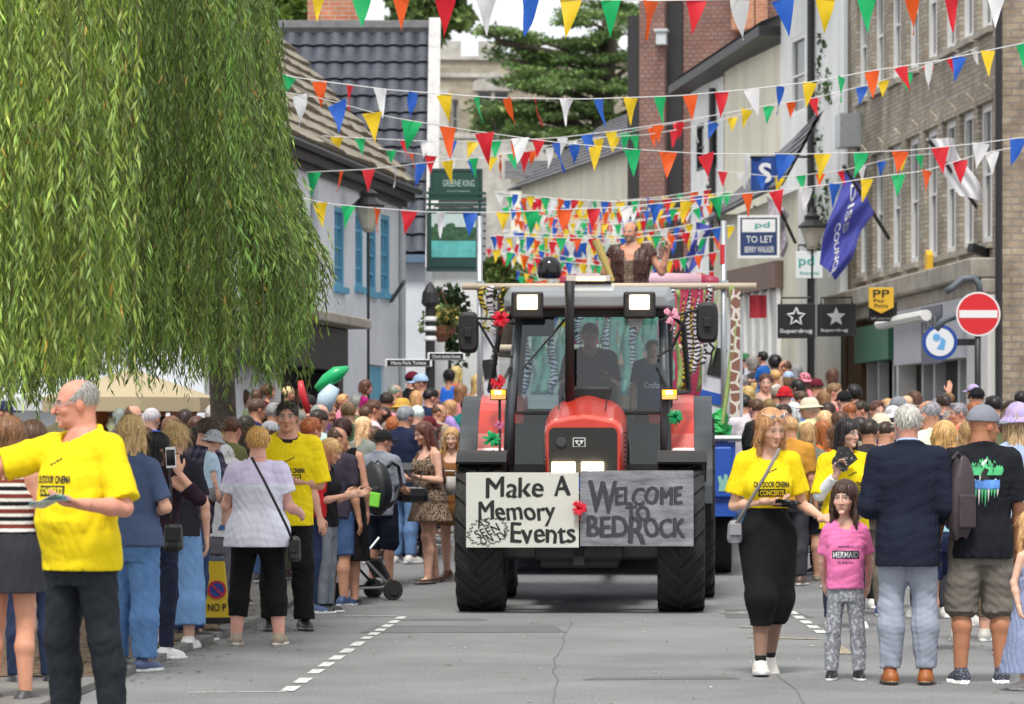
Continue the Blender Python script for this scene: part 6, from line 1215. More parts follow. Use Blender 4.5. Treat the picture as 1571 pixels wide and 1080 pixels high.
# child at the right edge
rz = 214; F = Fig('c', head=(0, 0, 0), arms={'R': arm(rz, 'R', (.1, .1, -1), (0, .3, -1)), 'L': arm(rz, 'L', (-.28, -.05, -1), (.18, -.2, -1))})
person(F, 'edgegirl', 1.12, at(1582, 23.5), rz, HX(238, 190, 165), [('dress', 'dress', dict(s=dict(seed=3, e=.010, sleeve=0, famp=.003, nr=.02, neck=-.05), k=dict(hem=.10, e=.014, flare=.075, seed=3, famp=.008)), HX(132, 142, 172), CLOTH), trainers(HX(200, 190, 190), nm='sandal')], 'blonde child in sleeveless grey blue dress at the right hand edge', ('long', HX(204, 164, 112)), **HR_)
# women between blazer and cap man
rz = 182; F = Fig('f', w=.12, head=(0, 0, 0))
person(F, 'wavy', 1.71, at(1449, 28), rz, HX(232, 178, 152), [('vest_top', 'shirt', dict(seed=3, sleeve=0, hem=.52, nr=.02, neck=-.03), HX(150, 190, 205), CLOTH), ('shorts', 'legs', dict(e=.012, length=.86, seed=2), HX(34, 44, 76), DENIM), ('sandal', 'shoe', dict(sole=(.6, .6, .6), low=.03), HX(40, 56, 90), LEATHER)], 'woman with wavy blonde hair, pale blue vest and navy shorts beside the blazer man', ('wavy', HX(206, 164, 104)), **HR_)
person(F, 'wavy', 1.73, at(1489, 29.5), 170, HX(230, 176, 150), [('vest_top', 'shirt', dict(seed=5, sleeve=.7, hem=.50), HX(120, 112, 104), CLOTH), ('leggings', 'legs', dict(e=.005, length=1.7, seed=2), HX(150, 140, 120), LEOPARD2), trainers(HX(180, 176, 170))], 'woman with straight dark blonde hair and leopard leggings behind the cap man', ('long', HX(164, 128, 86)), **HR_)
F = Fig('f', w=.15, head=(0, 0, 0)); person(F, 'olive', 1.66, at(1238, 40), 184, HX(230, 176, 150), [('t_shirt', 'shirt', dict(seed=6, hem=.48, sleeve=.95, e=.016), HX(112, 116, 106), CLOTH), ('shorts', 'legs', dict(e=.012, length=.95), HX(32, 34, 48), CLOTH), ('sandal', 'shoe', dict(sole=(.5, .4, .3), low=.03), HX(190, 170, 150), LEATHER)], 'woman with blonde bob and olive grey T-shirt by the tractor trailer', ('bob', HX(186, 150, 104)), **HR_)
bagstrap('thin brown bag strap over the olive grey T-shirt of the bobbed woman', [P(1219, 690, 39.8), P(1236, 716, 39.75), P(1256, 750, 39.8)], .012, pm('brown_strap', (.10, .06, .04), rough=.6), (P(1258, 770, 39.85), (.2, .1, .2), pm('brown_bag', (.10, .06, .04), rough=.6)))
# ---- left side
def stripes(v):
    c = np.ones((len(v), 4), F32); k = np.floor((v[:, 2] * 1.7 + .004) / .022).astype(int) % 4; cc = np.array([HX(120, 52, 40), HX(228, 222, 214), HX(24, 22, 24), HX(228, 222, 214)], F32); c[:, :3] = cc[k]; c[:, 3] = 0; return c
rz = 160; F = Fig('f', w=.05, head=(0, 0, 0), arms={'R': arm(rz, 'R', (.2, .1, -1), (.1, .5, -.8)), 'L': arm(rz, 'L', (-.2, 0, -1), (0, .4, -1))})
person(F, 'stripe', 1.69, at(16, 22), rz, HX(224, 160, 130), [('crop_top', 'shirt', dict(seed=3, sleeve=0, hem=.60, neck=-.05, nr=.03, famp=.002), (1, 1, 1), CLOTH, None, stripes), ('denim_skirt', 'skirt', dict(hem=.395, top=.625, e=.010, flare=.012, famp=.003), HX(44, 46, 52), DENIM), trainers(HX(60, 60, 62))], 'young woman with long brown hair in striped top and black denim skirt at left edge', ('longer', HX(122, 86, 56)), **HR_)
rz = 200; F = Fig('f', w=.1, head=(0, 0, 0)); person(F, 'brn2', 1.68, at(50, 23.6), rz, HX(224, 160, 130), [('jumper', 'shirt', dict(seed=4, sleeve=1.9, hem=.47), HX(48, 48, 50), CLOTH), ('jeans', 'legs', dict(seed=4, e=.006), HX(36, 46, 72), DENIM), trainers(HX(30, 30, 34))], 'woman with long dark brown hair and navy jeans beside the striped top', ('longer', HX(92, 66, 50), dict(seed=3)), **HR_)
rz = 152; F = Fig('f', w=.30, head=(0, 0, 0), arms={'R': arm(rz, 'R', (.38, -.1, -1), (-.35, .7, -.1)), 'L': arm(rz, 'L', (-.15, .2, -1), (.5, .7, -.1))})
person(F, 'bluetee', 1.73, at(202, 25.5), rz, HX(230, 176, 150), [('t_shirt', 'shirt', dict(seed=14, sleeve=.8, hem=.49, e=.015), HX(72, 86, 116), HEATHER), ('jeans', 'legs', dict(seed=24, e=.010, flare=.010, famp=.005), HX(86, 122, 168), DENIM), trainers(HX(70, 84, 120))], 'woman with straight blonde hair, heather blue T-shirt and blue jeans behind the big man', ('long', HX(196, 164, 112)), **HR_)
rz = 138; F = Fig('f', w=.12, head=(-18, -4, 0), arms={'R': arm(rz, 'R', (.75, -.35, -.50), (-.62, .05, .80), (-.35, .1, 1), (.2, .9, 0), .6), 'L': arm(rz, 'L', (-.15, .2, -1), (.5, .6, .3))})
ph = person(F, 'phone', 1.62, at(243, 27), rz, HX(226, 172, 146), [('jumper', 'shirt', dict(seed=15, sleeve=1.5, hem=.50, e=.014), HX(40, 24, 36), CLOTH), ('jeans', 'legs', dict(seed=25, e=.006), HX(30, 36, 56), DENIM), trainers(HX(220, 220, 220))], 'woman with sleek black hair in dark plum top raising a phone', ('bob', HX(26, 24, 26), dict(seed=5)), **HR_)
m = MB(); m.box((0, 0, 0), (.072, .009, .148), Matrix.Rotation(R(-3), 3, 'Y')); c = P(262, 702, 26.55); po = empty('smartphone', c, R(-6), 'white smartphone held up by the black haired woman in plum', 'smartphone'); m.build('case', pm('phone_white', (.75, .75, .76), rough=.3), po, bevel=.006); m = MB(); m.box((0, -.0055, 0), (.062, .002, .112), Matrix.Rotation(R(-3), 3, 'Y')); m.build('screen', pm('phone_screen', (.012, .012, .014), rough=.12), po)
bagstrap('black handbag with yellow piping on the hip of the plum top woman', [P(252, 690, 27.1), P(262, 740, 26.7), P(262, 800, 26.6)], .010, LEATHER if False else IRON, (P(266, 824, 26.6), (.15, .10, .20), pm('black_bag', (.014, .014, .015), rough=.4)))
rz = 168; F = Fig('f', w=.12, head=(-6, 0, 0), arms={'R': arm(rz, 'R', (.28, 0, -1), (.03, .15, -1)), 'L': arm(rz, 'L', (-.15, .2, -1), (.3, .8, .2))})
person(F, 'wide', 1.70, at(270, 28.4), rz, HX(232, 180, 156), [('t_shirt', 'shirt', dict(seed=15, sleeve=.75, hem=.50), HX(40, 38, 46), CLOTH), ('wide_jeans', 'legs', dict(seed=26, e=.012, flare=.036, length=1.72, famp=.005), HX(112, 150, 196), DENIM), trainers(HX(232, 230, 228))], 'woman with blonde hair pinned in a bun, wide pale jeans and white trainers', ('bun', HX(206, 176, 124)), **HR_)
rz = 130; F = Fig('m', w=.1, lean=(0, -.22), head=(-10, 18, 0), arms={'R': arm(rz, 'R', (.3, -.1, -1), (.5, .5, .1)), 'L': arm(rz, 'L', (0, .3, -1), (.6, .6, .3))})
person(F, 'plaid', 1.76, at(292, 29.6), rz, HX(226, 166, 140), [('plaid_shirt', 'shirt', dict(seed=16, sleeve=1.3, hem=.48, e=.016), HX(70, 66, 86), PLAID), ('jeans', 'legs', dict(seed=27, e=.008), HX(48, 66, 104), DENIM), trainers(HX(30, 30, 34))], 'dark haired man in plaid shirt leaning with a toddler on his arm', ('short', HX(70, 54, 44)), **HR_)
SITL = {'R': ((.25, -.8, -.55), (.05, .15, -1)), 'L': ((.25, -.8, -.55), (.05, .15, -1))}
F = Fig('c', head=(10, 10, 0), legs=SITL); person(F, 'tod', .88, at(325, 29.3), 110, HX(240, 190, 168), [('t_shirt', 'shirt', dict(seed=3, sleeve=.7), HX(184, 208, 228), CLOTH), ('shorts', 'legs', dict(e=.012, length=.8), HX(150, 152, 160), CLOTH), trainers(HX(60, 110, 170))], 'toddler in spotted grey sunhat and pale blue top carried on the plaid man\'s arm', ('short', HC['lightbrown']), ('sun', HX(160, 164, 172), pm('spotted_hat', rough=.85, objcol=True, attr=True, custom=squig(60, .1, .60, .64)), 'sun_hat'), z0=.86, **HR_)
F = Fig('c', head=(0, 0, 0)); person(F, 'kidw', 1.48, at(341, 31.2), 150, HX(240, 190, 168), [('jacket', 'shirt', dict(seed=3, sleeve=1.9), HX(205, 206, 212), CLOTH), ('trousers', 'legs', dict(), HX(100, 100, 110), CLOTH), trainers(HX(90, 90, 90))], 'child in plain white sunhat and white jacket beside the toddler', ('bob', HC['lightbrown']), ('sun', HX(216, 218, 224), CLOTH, 'sun_hat'), z0=.055, **HR_)
rz = 172; F = Fig('f', w=.40, head=(8, 4, 0), arms={'R': arm(rz, 'R', (.30, .05, -1), (.25, .85, -.2)), 'L': arm(rz, 'L', (-.32, .1, -1), (-.1, .8, .1))}, stance=.035)
def lacy(v):
    c = np.ones((len(v), 4), F32); m = v[:, 2] > .745; w = .5 + .5 * np.sin(v[:, 2] * 420); c[m, 1] *= (.80 + .12 * w[m]); c[m, 0] *= .95; return c
whitew = person(F, 'whitew', 1.675, at(396, 28.9), rz, HX(236, 176, 158), [('blouse', 'shirt', dict(seed=17, sleeve=.62, hem=.455, e=.012, flare=.012, sl_e=.022, famp=.003, nr=.012), HX(222, 222, 236), CLOTH, None, lacy), ('leggings', 'legs', dict(seed=28, e=.007, length=1.62, famp=.004), HX(20, 20, 23), CLOTH), ('trainer', 'shoe', dict(sole=(.6, .55, .5)), HX(150, 136, 116), LEATHER)], 'stout woman with short blonde hair, white blouse and black cropped leggings seen from behind', ('crop', HX(206, 160, 92), dict(vol=.01)), **HR_)
bagstrap('small black shoulder bag on a long strap across the white blouse', [P(386, 702, 28.62), P(404, 735, 28.55), P(424, 775, 28.55), P(440, 808, 28.62), P(449, 830, 28.75)], .011, IRON, (P(452, 842, 28.8), (.10, .14, .20), pm('black_bag', (.014, .014, .015), rough=.4)))
rz = 10; F = Fig('m', w=.02, head=(-10, 2, 0), arms={'R': arm(rz, 'R', (-.15, .05, -1), (.5, -.9, .2)), 'L': arm(rz, 'L', (.22, .02, -1), (-.75, -.75, .12), None, (0, 0, 1), .5)}, stance=.02)
person(F, 'yman', 1.90, at(441, 31.2), rz, HX(222, 164, 138), [('t_shirt', 'shirt', dict(seed=19, hem=.46, e=.018, sl_e=.022, sleeve=.95), YEL, CLOTH, cinema(.70, 0)), ('neck_band', 'custom', dict(fn=lambda F, p: np.maximum(np.abs(rcone(p, A(0, .010, .82), A(0, .0, .90), .052, .046)) - .006, np.abs(p[:, 2] - .848 - .45 * np.minimum(p[:, 1], .015)) - .006), lo=(-.07, -.07, .80), hi=(.07, .07, .90)), (.02, .02, .02), CLOTH), ('trousers', 'legs', dict(seed=29, e=.010, flare=.006), HX(22, 22, 24), CLOTH), ('shoe', 'shoe', dict(sole=(.02, .02, .02)), HX(24, 24, 24), LEATHER)], 'slim dark haired man in yellow T-shirt and black trousers standing in the road edge', ('short', HX(44, 34, 30)), brow=(.03, .02, .02), **HR_)
HR2 = dict(res=.007, hres=.0038, handres=.003)
rz = 75; F = Fig('f', w=.1, head=(5, 22, 0), arms={'R': arm(rz, 'R', (.1, -.2, -1), (.85, -.2, .2)), 'L': arm(rz, 'L', (.1, .2, -1), (.8, .1, .2))})
person(F, 'blk', 1.62, at(497, 34.6), rz, HX(232, 180, 156), [('t_shirt', 'shirt', dict(seed=20, sleeve=.85), HX(26, 26, 30), CLOTH), ('trousers', 'legs', dict(e=.012, flare=.01), HX(120, 126, 136), CLOTH), trainers(HX(40, 40, 44))], 'person with straw blonde fringe in black T-shirt looking down over the pushchair', ('bob', HX(204, 168, 112), dict(vol=-.02)), **HR2)
rz = 176; F = Fig('f', w=.08, arms={'R': arm(rz, 'R', (.2, 0, -1), (.05, .35, -.9)), 'L': arm(rz, 'L', (-.2, .1, -1), (.1, .8, 0))}); person(F, 'blkd', 1.80, at(526, 36.3), rz, HX(226, 168, 142), [('dress', 'dress', dict(s=dict(seed=3, sleeve=0, nr=.02, neck=-.02), k=dict(hem=.24, flare=.03, seed=6)), HX(20, 20, 23), CLOTH), ('sandal', 'shoe', dict(sole=(.1, .1, .1), low=.03), HX(30, 28, 30), LEATHER)], 'woman with brown hair pinned up in a sleeveless black dress', ('updo', HX(62, 36, 32)), **HR2)
rz = 148; F = Fig('m', w=.0, head=(-24, 4, 0), arms={'R': arm(rz, 'R', (.25, -.05, -1), (.4, .6, -.3)), 'L': arm(rz, 'L', (-.1, .2, -1), (.4, .7, .3))}); person(F, 'bpk', 1.62, at(586, 39), rz, HX(222, 164, 138), [('t_shirt', 'shirt', dict(seed=22, sleeve=.9, hem=.46, e=.018), HX(136, 140, 152), HEATHER), ('shorts', 'legs', dict(e=.016, flare=.012, length=1.02), HX(28, 32, 50), CLOTH), trainers(HX(40, 40, 44), (.6, .6, .6))], 'boy in black cap, grey T-shirt and navy shorts wearing a black and green backpack', ('short', HX(70, 54, 44)), ('cap', (.013, .013, .014), CLOTH, 'cap'), **HR2)
backpack(P(575, 750, 38.5), -30, .36, .20, .52, pm('black_nylon', (.016, .018, .02), rough=.55, bump=.2, bs=20), 'black backpack with lime green pocket on the boy in grey', None, pm('lime_pocket', (.22, .68, .06), rough=.6))
rz = -58; F = Fig('f', w=.16, head=(-6, 16, 0), arms={'R': arm(rz, 'R', (-.25, -.25, -1), (-.8, -.3, .25), None, (0, 0, 1), .5), 'L': arm(rz, 'L', (.12, -.2, -1), (-.95, -.35, .16), None, (0, 0, 1), .5)}, legs={'R': ((.02, .12, -1), (0, .22, -1), 8, 12), 'L': ((.02, -.20, -1), (0, .04, -1), 8, 0)})
leo = person(F, 'leo', 1.71, at(657, 39.5), rz, HX(236, 184, 160), [('leopard_dress', 'dress', dict(s=dict(seed=3, sleeve=0, nr=.03, neck=-.03), k=dict(hem=.385, flare=.035, seed=6)), (1, 1, 1), LEOPARD), ('sandal', 'shoe', dict(sole=(.08, .05, .04), low=.026), HX(60, 40, 32), LEATHER)], 'woman with long auburn hair in leopard print dress looking at a tablet', ('longer', HX(98, 56, 46)), **HR2)
m = MB(); m.box((0, 0, 0), (.24, .17, .012), Matrix.Rotation(R(25), 3, 'X')); tag(m.build('tablet', pm('tablet_black', (.02, .018, .018), rough=.3), loc=P(616, 716, 39.2), bevel=.004), 'dark tablet computer held by the leopard dress woman', 'tablet')
bagstrap('large black handbag on the arm of the leopard dress woman', [P(625, 722, 39.1), P(640, 745, 39.0), P(650, 722, 39.1)], .012, IRON, (P(634, 758, 39.05), (.34, .14, .17), pm('black_bag', (.014, .014, .015), rough=.4)))
rz = -8; F = Fig('f', w=-.05, head=(0, 8, 0), legs={'R': ((.02, .12, -1), (0, .25, -1), 8, 12), 'L': ((.02, -.16, -1), (0, .02, -1))}); person(F, 'cave', 1.62, at(694, 40), rz, HX(240, 194, 172), [('suede_tunic', 'dress', dict(s=dict(seed=3, sleeve=.5, nr=.02, neck=-.03), k=dict(hem=.36, flare=.03, seed=6)), HX(120, 80, 42), CLOTH), ('boot', 'shoe', dict(sole=(.1, .06, .03)), HX(110, 74, 44), LEATHER)], 'girl with long blonde hair in ragged brown tunic behind the front tyre', ('long', HX(190, 150, 100)), **HR2)
m = MB(); m.lathe([(.055, 0), (.085, .20), (.08, .2), (.05, .01)], n=18); bo_ = empty('collecting_bucket', P(690, 760, 39.6), 0, 'grey collecting bucket held by the girl in brown tunic', 'bucket'); m.build('bucket', pm('grey_bucket', (.42, .40, .37), rough=.5), bo_, smooth=True); m = MB(); m.tube([(.07, 0, .2), (.05, -.05, .26), (-.05, -.05, .26), (-.07, 0, .2)], .006, 5); m.build('handle', WPAINT, bo_)
# ---------------------------------------------------------------- the crowd: each spectator a figure of their own
CN = {'white': (208, 210, 214), 'black': (28, 28, 32), 'navy': (36, 44, 74), 'grey': (128, 130, 136), 'red': (190, 36, 44), 'maroon': (98, 28, 42), 'pink': (226, 130, 150), 'bright blue': (38, 96, 190), 'pale blue': (160, 188, 220), 'teal': (40, 120, 126), 'green': (60, 112, 70), 'olive': (104, 104, 76), 'mustard': (196, 156, 60), 'cream': (214, 202, 176), 'brown': (104, 78, 60), 'purple': (92, 62, 112), 'lilac': (176, 160, 204), 'magenta': (160, 30, 104), 'orange': (214, 108, 48), 'charcoal': (58, 60, 66), 'denim blue': (78, 104, 146), 'coral': (220, 112, 96), 'mint': (150, 204, 180), 'stone': (164, 152, 134)}
HN = {'black': 'black', 'darkbrown': 'dark brown', 'brown': 'brown', 'lightbrown': 'light brown', 'ginger': 'ginger', 'blonde': 'blonde', 'paleblonde': 'pale blonde', 'grey': 'grey', 'white': 'white', 'auburn': 'auburn'}
SN = {'short': 'short {} hair', 'buzz': 'shaved {} hair', 'ring': 'balding head and {} hair', 'bob': '{} bob', 'long': 'long {} hair', 'longer': 'very long {} hair', 'wavy': 'wavy {} hair', 'pony': '{} ponytail', 'bun': '{} hair in a bun', 'updo': 'pinned up {} hair', 'curly': 'curly {} hair', 'crop': 'cropped {} hair', 'thin': 'thin {} hair', 'longfringe': 'long fringed {} hair'}
CR = random.Random(77); CRES = dict(res=.0115, hres=.0062, handres=.0048); used = {}; placed = []
POSES = {}
def pose(kind, nm, hy):
    k = (kind, nm, hy)
    if k not in POSES:
        ar = {'down': {}, 'fold': {'R': ((.1, -.3, -1), (-.7, -.8, .25)), 'L': ((.1, -.3, -1), (-.7, -.8, .15))}, 'phone': {'R': ((.25, -.55, -.75), (-.25, -.6, .85), None, (0, 1, 0), .7), 'L': ((.2, -.5, -.8), (-.2, -.7, .8), None, (0, 1, 0), .7)}, 'wave': {'R': ((.7, -.2, .25), (.25, -.2, 1), None, (0, -1, 0), .15)}, 'point': {'L': ((.85, -.5, .1), (.8, -.6, .12), None, (0, 0, -1), .3)}, 'hip': {'L': ((.5, .1, -.9), (-.6, -.45, -.5)), 'R': ((.14, .0, -1), (.1, -.25, -1))}, 'sit': {'R': ((.1, -.4, -1), (-.2, -.9, 0)), 'L': ((.1, -.4, -1), (-.2, -.9, 0))}}[nm]
        POSES[k] = Fig(kind, w={'m': .14, 'f': .08, 'c': 0}[kind], arms=ar, head=(hy, 4, 0), legs=SITL if nm == 'sit' else None)
    return POSES[k]
def place(px):
    for lim, t in ((30, 'at the left edge under the willow'), (95, 'behind the big man in yellow'), (215, 'near the cream parasols'), (305, 'under the willow branches'), (385, 'by the willow trunk'), (470, 'in front of the pub doorway'), (540, 'near the green dragon hat'), (620, 'below the blue pub windows'), (740, 'below the finger signpost'), (1000, 'behind the float'), (1165, 'beside the float trailer'), (1215, 'under the white shop wall'), (1268, 'below the black star sign'), (1335, 'by the timber shop posts'), (1395, 'below the green fascia'), (1450, 'near the shop doorway'), (1490, 'below the round blue sign'), (1535, 'below the no entry sign'), (1700, 'by the brick corner pier')):
        if px < lim: return t
def crowd(px, py, kind, style, hc, top, rz, nm='down', hy=0, hat=None, Y=None, up=False, topk=None, cu=None, acc='', H=None):
    if nm == 'down' and hat is None: nm = CR.choices(['down', 'fold', 'phone', 'hip', 'wave'], [10, 6, 1.6, 2, .5])[0]
    if nm != 'sit' and hy == 0 and kind != 'c': hy = CR.choice([0, 0, -35, 35]); rz += CR.gauss(0, 24); rz += 150 if CR.random() < .06 else 0
    base = {'m': 1.75, 'f': 1.66, 'c': 1.2}[kind] if H is None else H
    if up: Yb = Y or 44; Hh = H or .98
    else:
        best = None
        for Yc in ([Y] if Y else [26 + .35 * i for i in range(98)]):
            x = PX(px, Yc); gz = g(Yc) + (.055 if x < KL(Yc) else .1 if x > KR(Yc) else 0); h = PZ(py, Yc) - gz
            if Y is None and not (x < -.9 or x > 2.55 or (x < -.3 and Yc > 50)): continue
            near = min([math.hypot(x - q[0], Yc - q[1]) for q in placed] or [9]); cost = abs(h - base) * 6 + max(0, .42 - near) * 14 + (0 if Yc > (42 if 530 < px < 760 else 34) else (6 if 530 < px < 760 else .5))
            if best is None or cost < best[0]: best = (cost, Yc, h)
        Yb = best[1]; Hh = max(base * .8, min(base * 1.2, best[2]))
    x = PX(px, Yb); gz = g(Yb) + (.055 if x < KL(Yb) else .1 if x > KR(Yb) else 0); z0 = PZ(py, Yb) - Hh
    if not up: placed.append((x, Yb)); z0 = gz
    F = pose(kind, 'sit' if up else nm, hy); fk = ('crowd', kind, 'sit' if up else nm, hy); R_ = CR.random
    names = list(CN); k = names.index(top)
    garm = topk or ('dress' if kind == 'f' and R_() < .12 else CR.choice(['tee', 'tee', 'long', 'vest' if kind == 'f' else 'tee']))
    gw = {'tee': 'T-shirt', 'long': 'long sleeved top', 'vest': 'vest top', 'dress': 'dress'}[garm]; who = {'m': 'man', 'f': 'woman', 'c': 'child'}[kind]
    hat_t = {'cap': 'cap', 'straw': 'straw hat', 'sun': 'sunhat', 'bucket': 'bucket hat', 'beanie': 'beanie'}
    for j in range(len(names)):
        tn = names[(k + j * 5) % len(names)] if j else top
        lb = who + (' in ' + hat[1] + ' ' + hat_t[hat[0]] if hat else '') + (' with ' + SN[style].format(HN[hc]) if not hat else '') + f' and {tn} {gw}' + (' on someone\'s shoulders' if up else '') + ' ' + place(px)
        if lb not in used: break
    used[lb] = 1; lb = ' '.join(lb.split()[:16]); tc_ = HX(*[c * CR.uniform(.9, 1.08) for c in CN[tn]])
    skw = dict(tee=dict(sleeve=.8, seed=3), long=dict(sleeve=1.9, seed=4), vest=dict(sleeve=0, seed=5, nr=.015, neck=-.02)).get(garm)
    if garm == 'dress': cl = [('dress', 'dress', dict(s=dict(seed=3, sleeve=0, nr=.018, neck=-.02), k=dict(hem=.30, flare=.03, seed=6)), tc_, CLOTH)]
    else:
        short = kind != 'm' and R_() < .3 or R_() < .25; bc = CR.choice([HX(40, 52, 84), HX(74, 100, 144), HX(28, 28, 32), HX(60, 60, 66), HX(110, 102, 92), HX(104, 136, 180)])
        cl = [('t_shirt' if garm == 'tee' else 'top', 'shirt', skw, tc_, CLOTH), ('shorts', 'legs', dict(length=1.0, e=.014), bc, CLOTH) if short else ('trousers', 'legs', dict(), bc, DENIM)]
    cl.append(('shoe', 'shoe', dict(sole=(.6, .6, .6)), CR.choice([HX(40, 40, 44), HX(210, 208, 204), HX(90, 70, 60), HX(60, 80, 120)]), LEATHER))
    hcol = tuple(c * CR.uniform(.85, 1.15) for c in HC[hc])
    o = person(F, fk, Hh, (x, Yb), rz, CR.choice(TONE), cl, lb, (style, hcol, dict(vol=CR.choice([-.008, .0, .012, .03]), seed=CR.randint(0, 3)) if style not in ('ring', 'buzz', 'thin') else {}), (hat[0], HX(*CN[hat[1]]), STRAW if hat[0] == 'straw' else CLOTH, hat_t[hat[0]].replace(' ', '_')) if hat else None, group='spectators lining the street', z0=z0 + (0 if not up else .0), **CRES)
    if nm == 'phone' and not up:
        c = handpos(o, F, 'R', .05); m = MB(); m.box((0, 0, 0), (.07, .009, .145)); tag(m.build('smartphone', IRON, loc=c, rz=R(rz), bevel=.006), 'dark phone raised by the ' + ' '.join(lb.split()[:11]), 'smartphone', 'phones raised by spectators')
    return o
L = 'left'
# --- left crowd, read off the photograph
for a in [
 (5, 617, 'm', 'short', 'darkbrown', 'navy', 120, 'down', 0, ('cap', 'navy')), (31, 592, 'm', 'short', 'brown', 'grey', 150), (60, 597, 'm', 'buzz', 'blonde', 'white', 160), (72, 590, 'f', 'bob', 'blonde', 'cream', 140, 'down', 0, ('straw', 'mustard')), (160, 596, 'm', 'short', 'grey', 'charcoal', 130, 'down', 0, ('cap', 'charcoal')), (148, 610, 'm', 'short', 'grey', 'brown', 120), (171, 611, 'f', 'bob', 'brown', 'stone', 140), (153, 628, 'f', 'curly', 'ginger', 'black', 150), (186, 626, 'f', 'bob', 'grey', 'purple', 150),
 (206, 604, 'm', 'short', 'black', 'bright blue', 90), (203, 622, 'm', 'ring', 'brown', 'navy', 110), (232, 626, 'm', 'thin', 'white', 'bright blue', 150), (247, 607, 'm', 'curly', 'grey', 'charcoal', 130), (271, 612, 'm', 'short', 'darkbrown', 'black', 120), (293, 607, 'm', 'short', 'grey', 'pink', 60, 'down', -20), (285, 629, 'f', 'bob', 'darkbrown', 'maroon', 140), (302, 640, 'f', 'longer', 'brown', 'charcoal', 150), (318, 607, 'f', 'long', 'brown', 'grey', 140), (329, 621, 'm', 'short', 'white', 'stone', 150), (346, 600, 'm', 'short', 'black', 'pale blue', 110), (371, 598, 'f', 'curly', 'brown', 'cream', 130), (336, 646, 'f', 'bob', 'blonde', 'pale blue', 170), (376, 638, 'f', 'long', 'darkbrown', 'black', 130), (412, 648, 'f', 'bob', 'brown', 'stone', 160, 'down', 0, ('cap', 'white')), (393, 612, 'm', 'short', 'brown', 'navy', 140), (420, 618, 'm', 'short', 'grey', 'teal', 120), (462, 596, 'f', 'bob', 'lightbrown', 'cream', 120), (471, 607, 'm', 'short', 'black', 'maroon', 100), (489, 620, 'm', 'ring', 'grey', 'grey', 120), (488, 629, 'm', 'short', 'darkbrown', 'white', 140), (476, 641, 'm', 'short', 'ginger', 'red', 80, 'down', 0, None, 34.5), (572, 613, 'm', 'short', 'brown', 'white', 150), (594, 602, 'm', 'short', 'darkbrown', 'pink', 140), (617, 612, 'm', 'short', 'grey', 'stone', 150, 'down', 0, ('straw', 'mustard')), (621, 624, 'm', 'short', 'grey', 'navy', 160), (641, 622, 'm', 'thin', 'white', 'charcoal', 150), (632, 571, 'm', 'short', 'black', 'black', 120, 'down', 0, ('cap', 'maroon')), (646, 575, 'm', 'short', 'brown', 'pale blue', 120, 'down', 0, ('cap', 'pale blue')), (660, 596, 'm', 'short', 'black', 'navy', 130), (605, 590, 'm', 'ring', 'grey', 'olive', 110, 'point'), (690, 567, 'f', 'updo', 'black', 'bright blue', 170, 'down', 0, None, None, False, 'vest'), (700, 562, 'f', 'long', 'blonde', 'coral', 140), (672, 620, 'm', 'ring', 'brown', 'stone', 130), (690, 614, 'f', 'bob', 'blonde', 'lilac', 150), (606, 639, 'f', 'curly', 'ginger', 'black', 140), (622, 638, 'f', 'bob', 'ginger', 'coral', 140), (556, 640, 'f', 'long', 'paleblonde', 'grey', 150), (574, 655, 'f', 'bob', 'brown', 'pale blue', 140), (616, 660, 'm', 'short', 'darkbrown', 'navy', 160), (656, 640, 'f', 'bob', 'auburn', 'red', 150, 'down', 0, ('cap', 'maroon')), (681, 655, 'm', 'short', 'brown', 'red', 150), (706, 590, 'f', 'long', 'lightbrown', 'pink', 130), (714, 612, 'm', 'short', 'brown', 'red', 120), (640, 600, 'f', 'bob', 'blonde', 'white', 150), (548, 606, 'm', 'short', 'grey', 'olive', 130), (590, 625, 'f', 'long', 'darkbrown', 'teal', 150, 'phone'), (515, 655, 'm', 'ring', 'brown', 'charcoal', 140), (505, 615, 'f', 'bob', 'ginger', 'purple', 120), (440, 640, 'f', 'long', 'auburn', 'magenta', 130), (455, 630, 'm', 'short', 'grey', 'olive', 130),
 (112, 632, 'f', 'long', 'brown', 'teal', 130), (95, 618, 'm', 'short', 'darkbrown', 'olive', 130), (262, 640, 'f', 'bob', 'lightbrown', 'charcoal', 140), (356, 640, 'm', 'short', 'brown', 'olive', 120), (300, 655, 'f', 'bob', 'black', 'stone', 150), (222, 655, 'f', 'long', 'auburn', 'black', 150), (665, 650, 'f', 'long', 'brown', 'mustard', 140), (645, 660, 'c', 'bob', 'brown', 'pink', 160), (535, 618, 'm', 'short', 'lightbrown', 'green', 130)]:
    crowd(*a)
KID = [(411, 577, 'c', 'pony', 'brown', 'maroon', 75), (441, 580, 'c', 'short', 'paleblonde', 'denim blue', 100), (394, 586, 'c', 'longer', 'brown', 'navy', 140), (525, 592, 'c', 'short', 'blonde', 'pink', 60), (560, 570, 'c', 'bob', 'brown', 'magenta', 100)]
for (px, py, k, s_, h_, t_, rz) in KID:
    crowd(px, py, k, s_, h_, t_, rz, up=True, topk='tee'); Yk = 44; zc = PZ(py, Yk) - .98 + .475 * .98 + .12; crowd(px + 3, HY - (zc - EYE) * FPX / (Yk - .16), 'm', 'short', CR.choice(['brown', 'grey', 'darkbrown']), CR.choice(['navy', 'grey', 'stone']), 150, Y=Yk - .16)
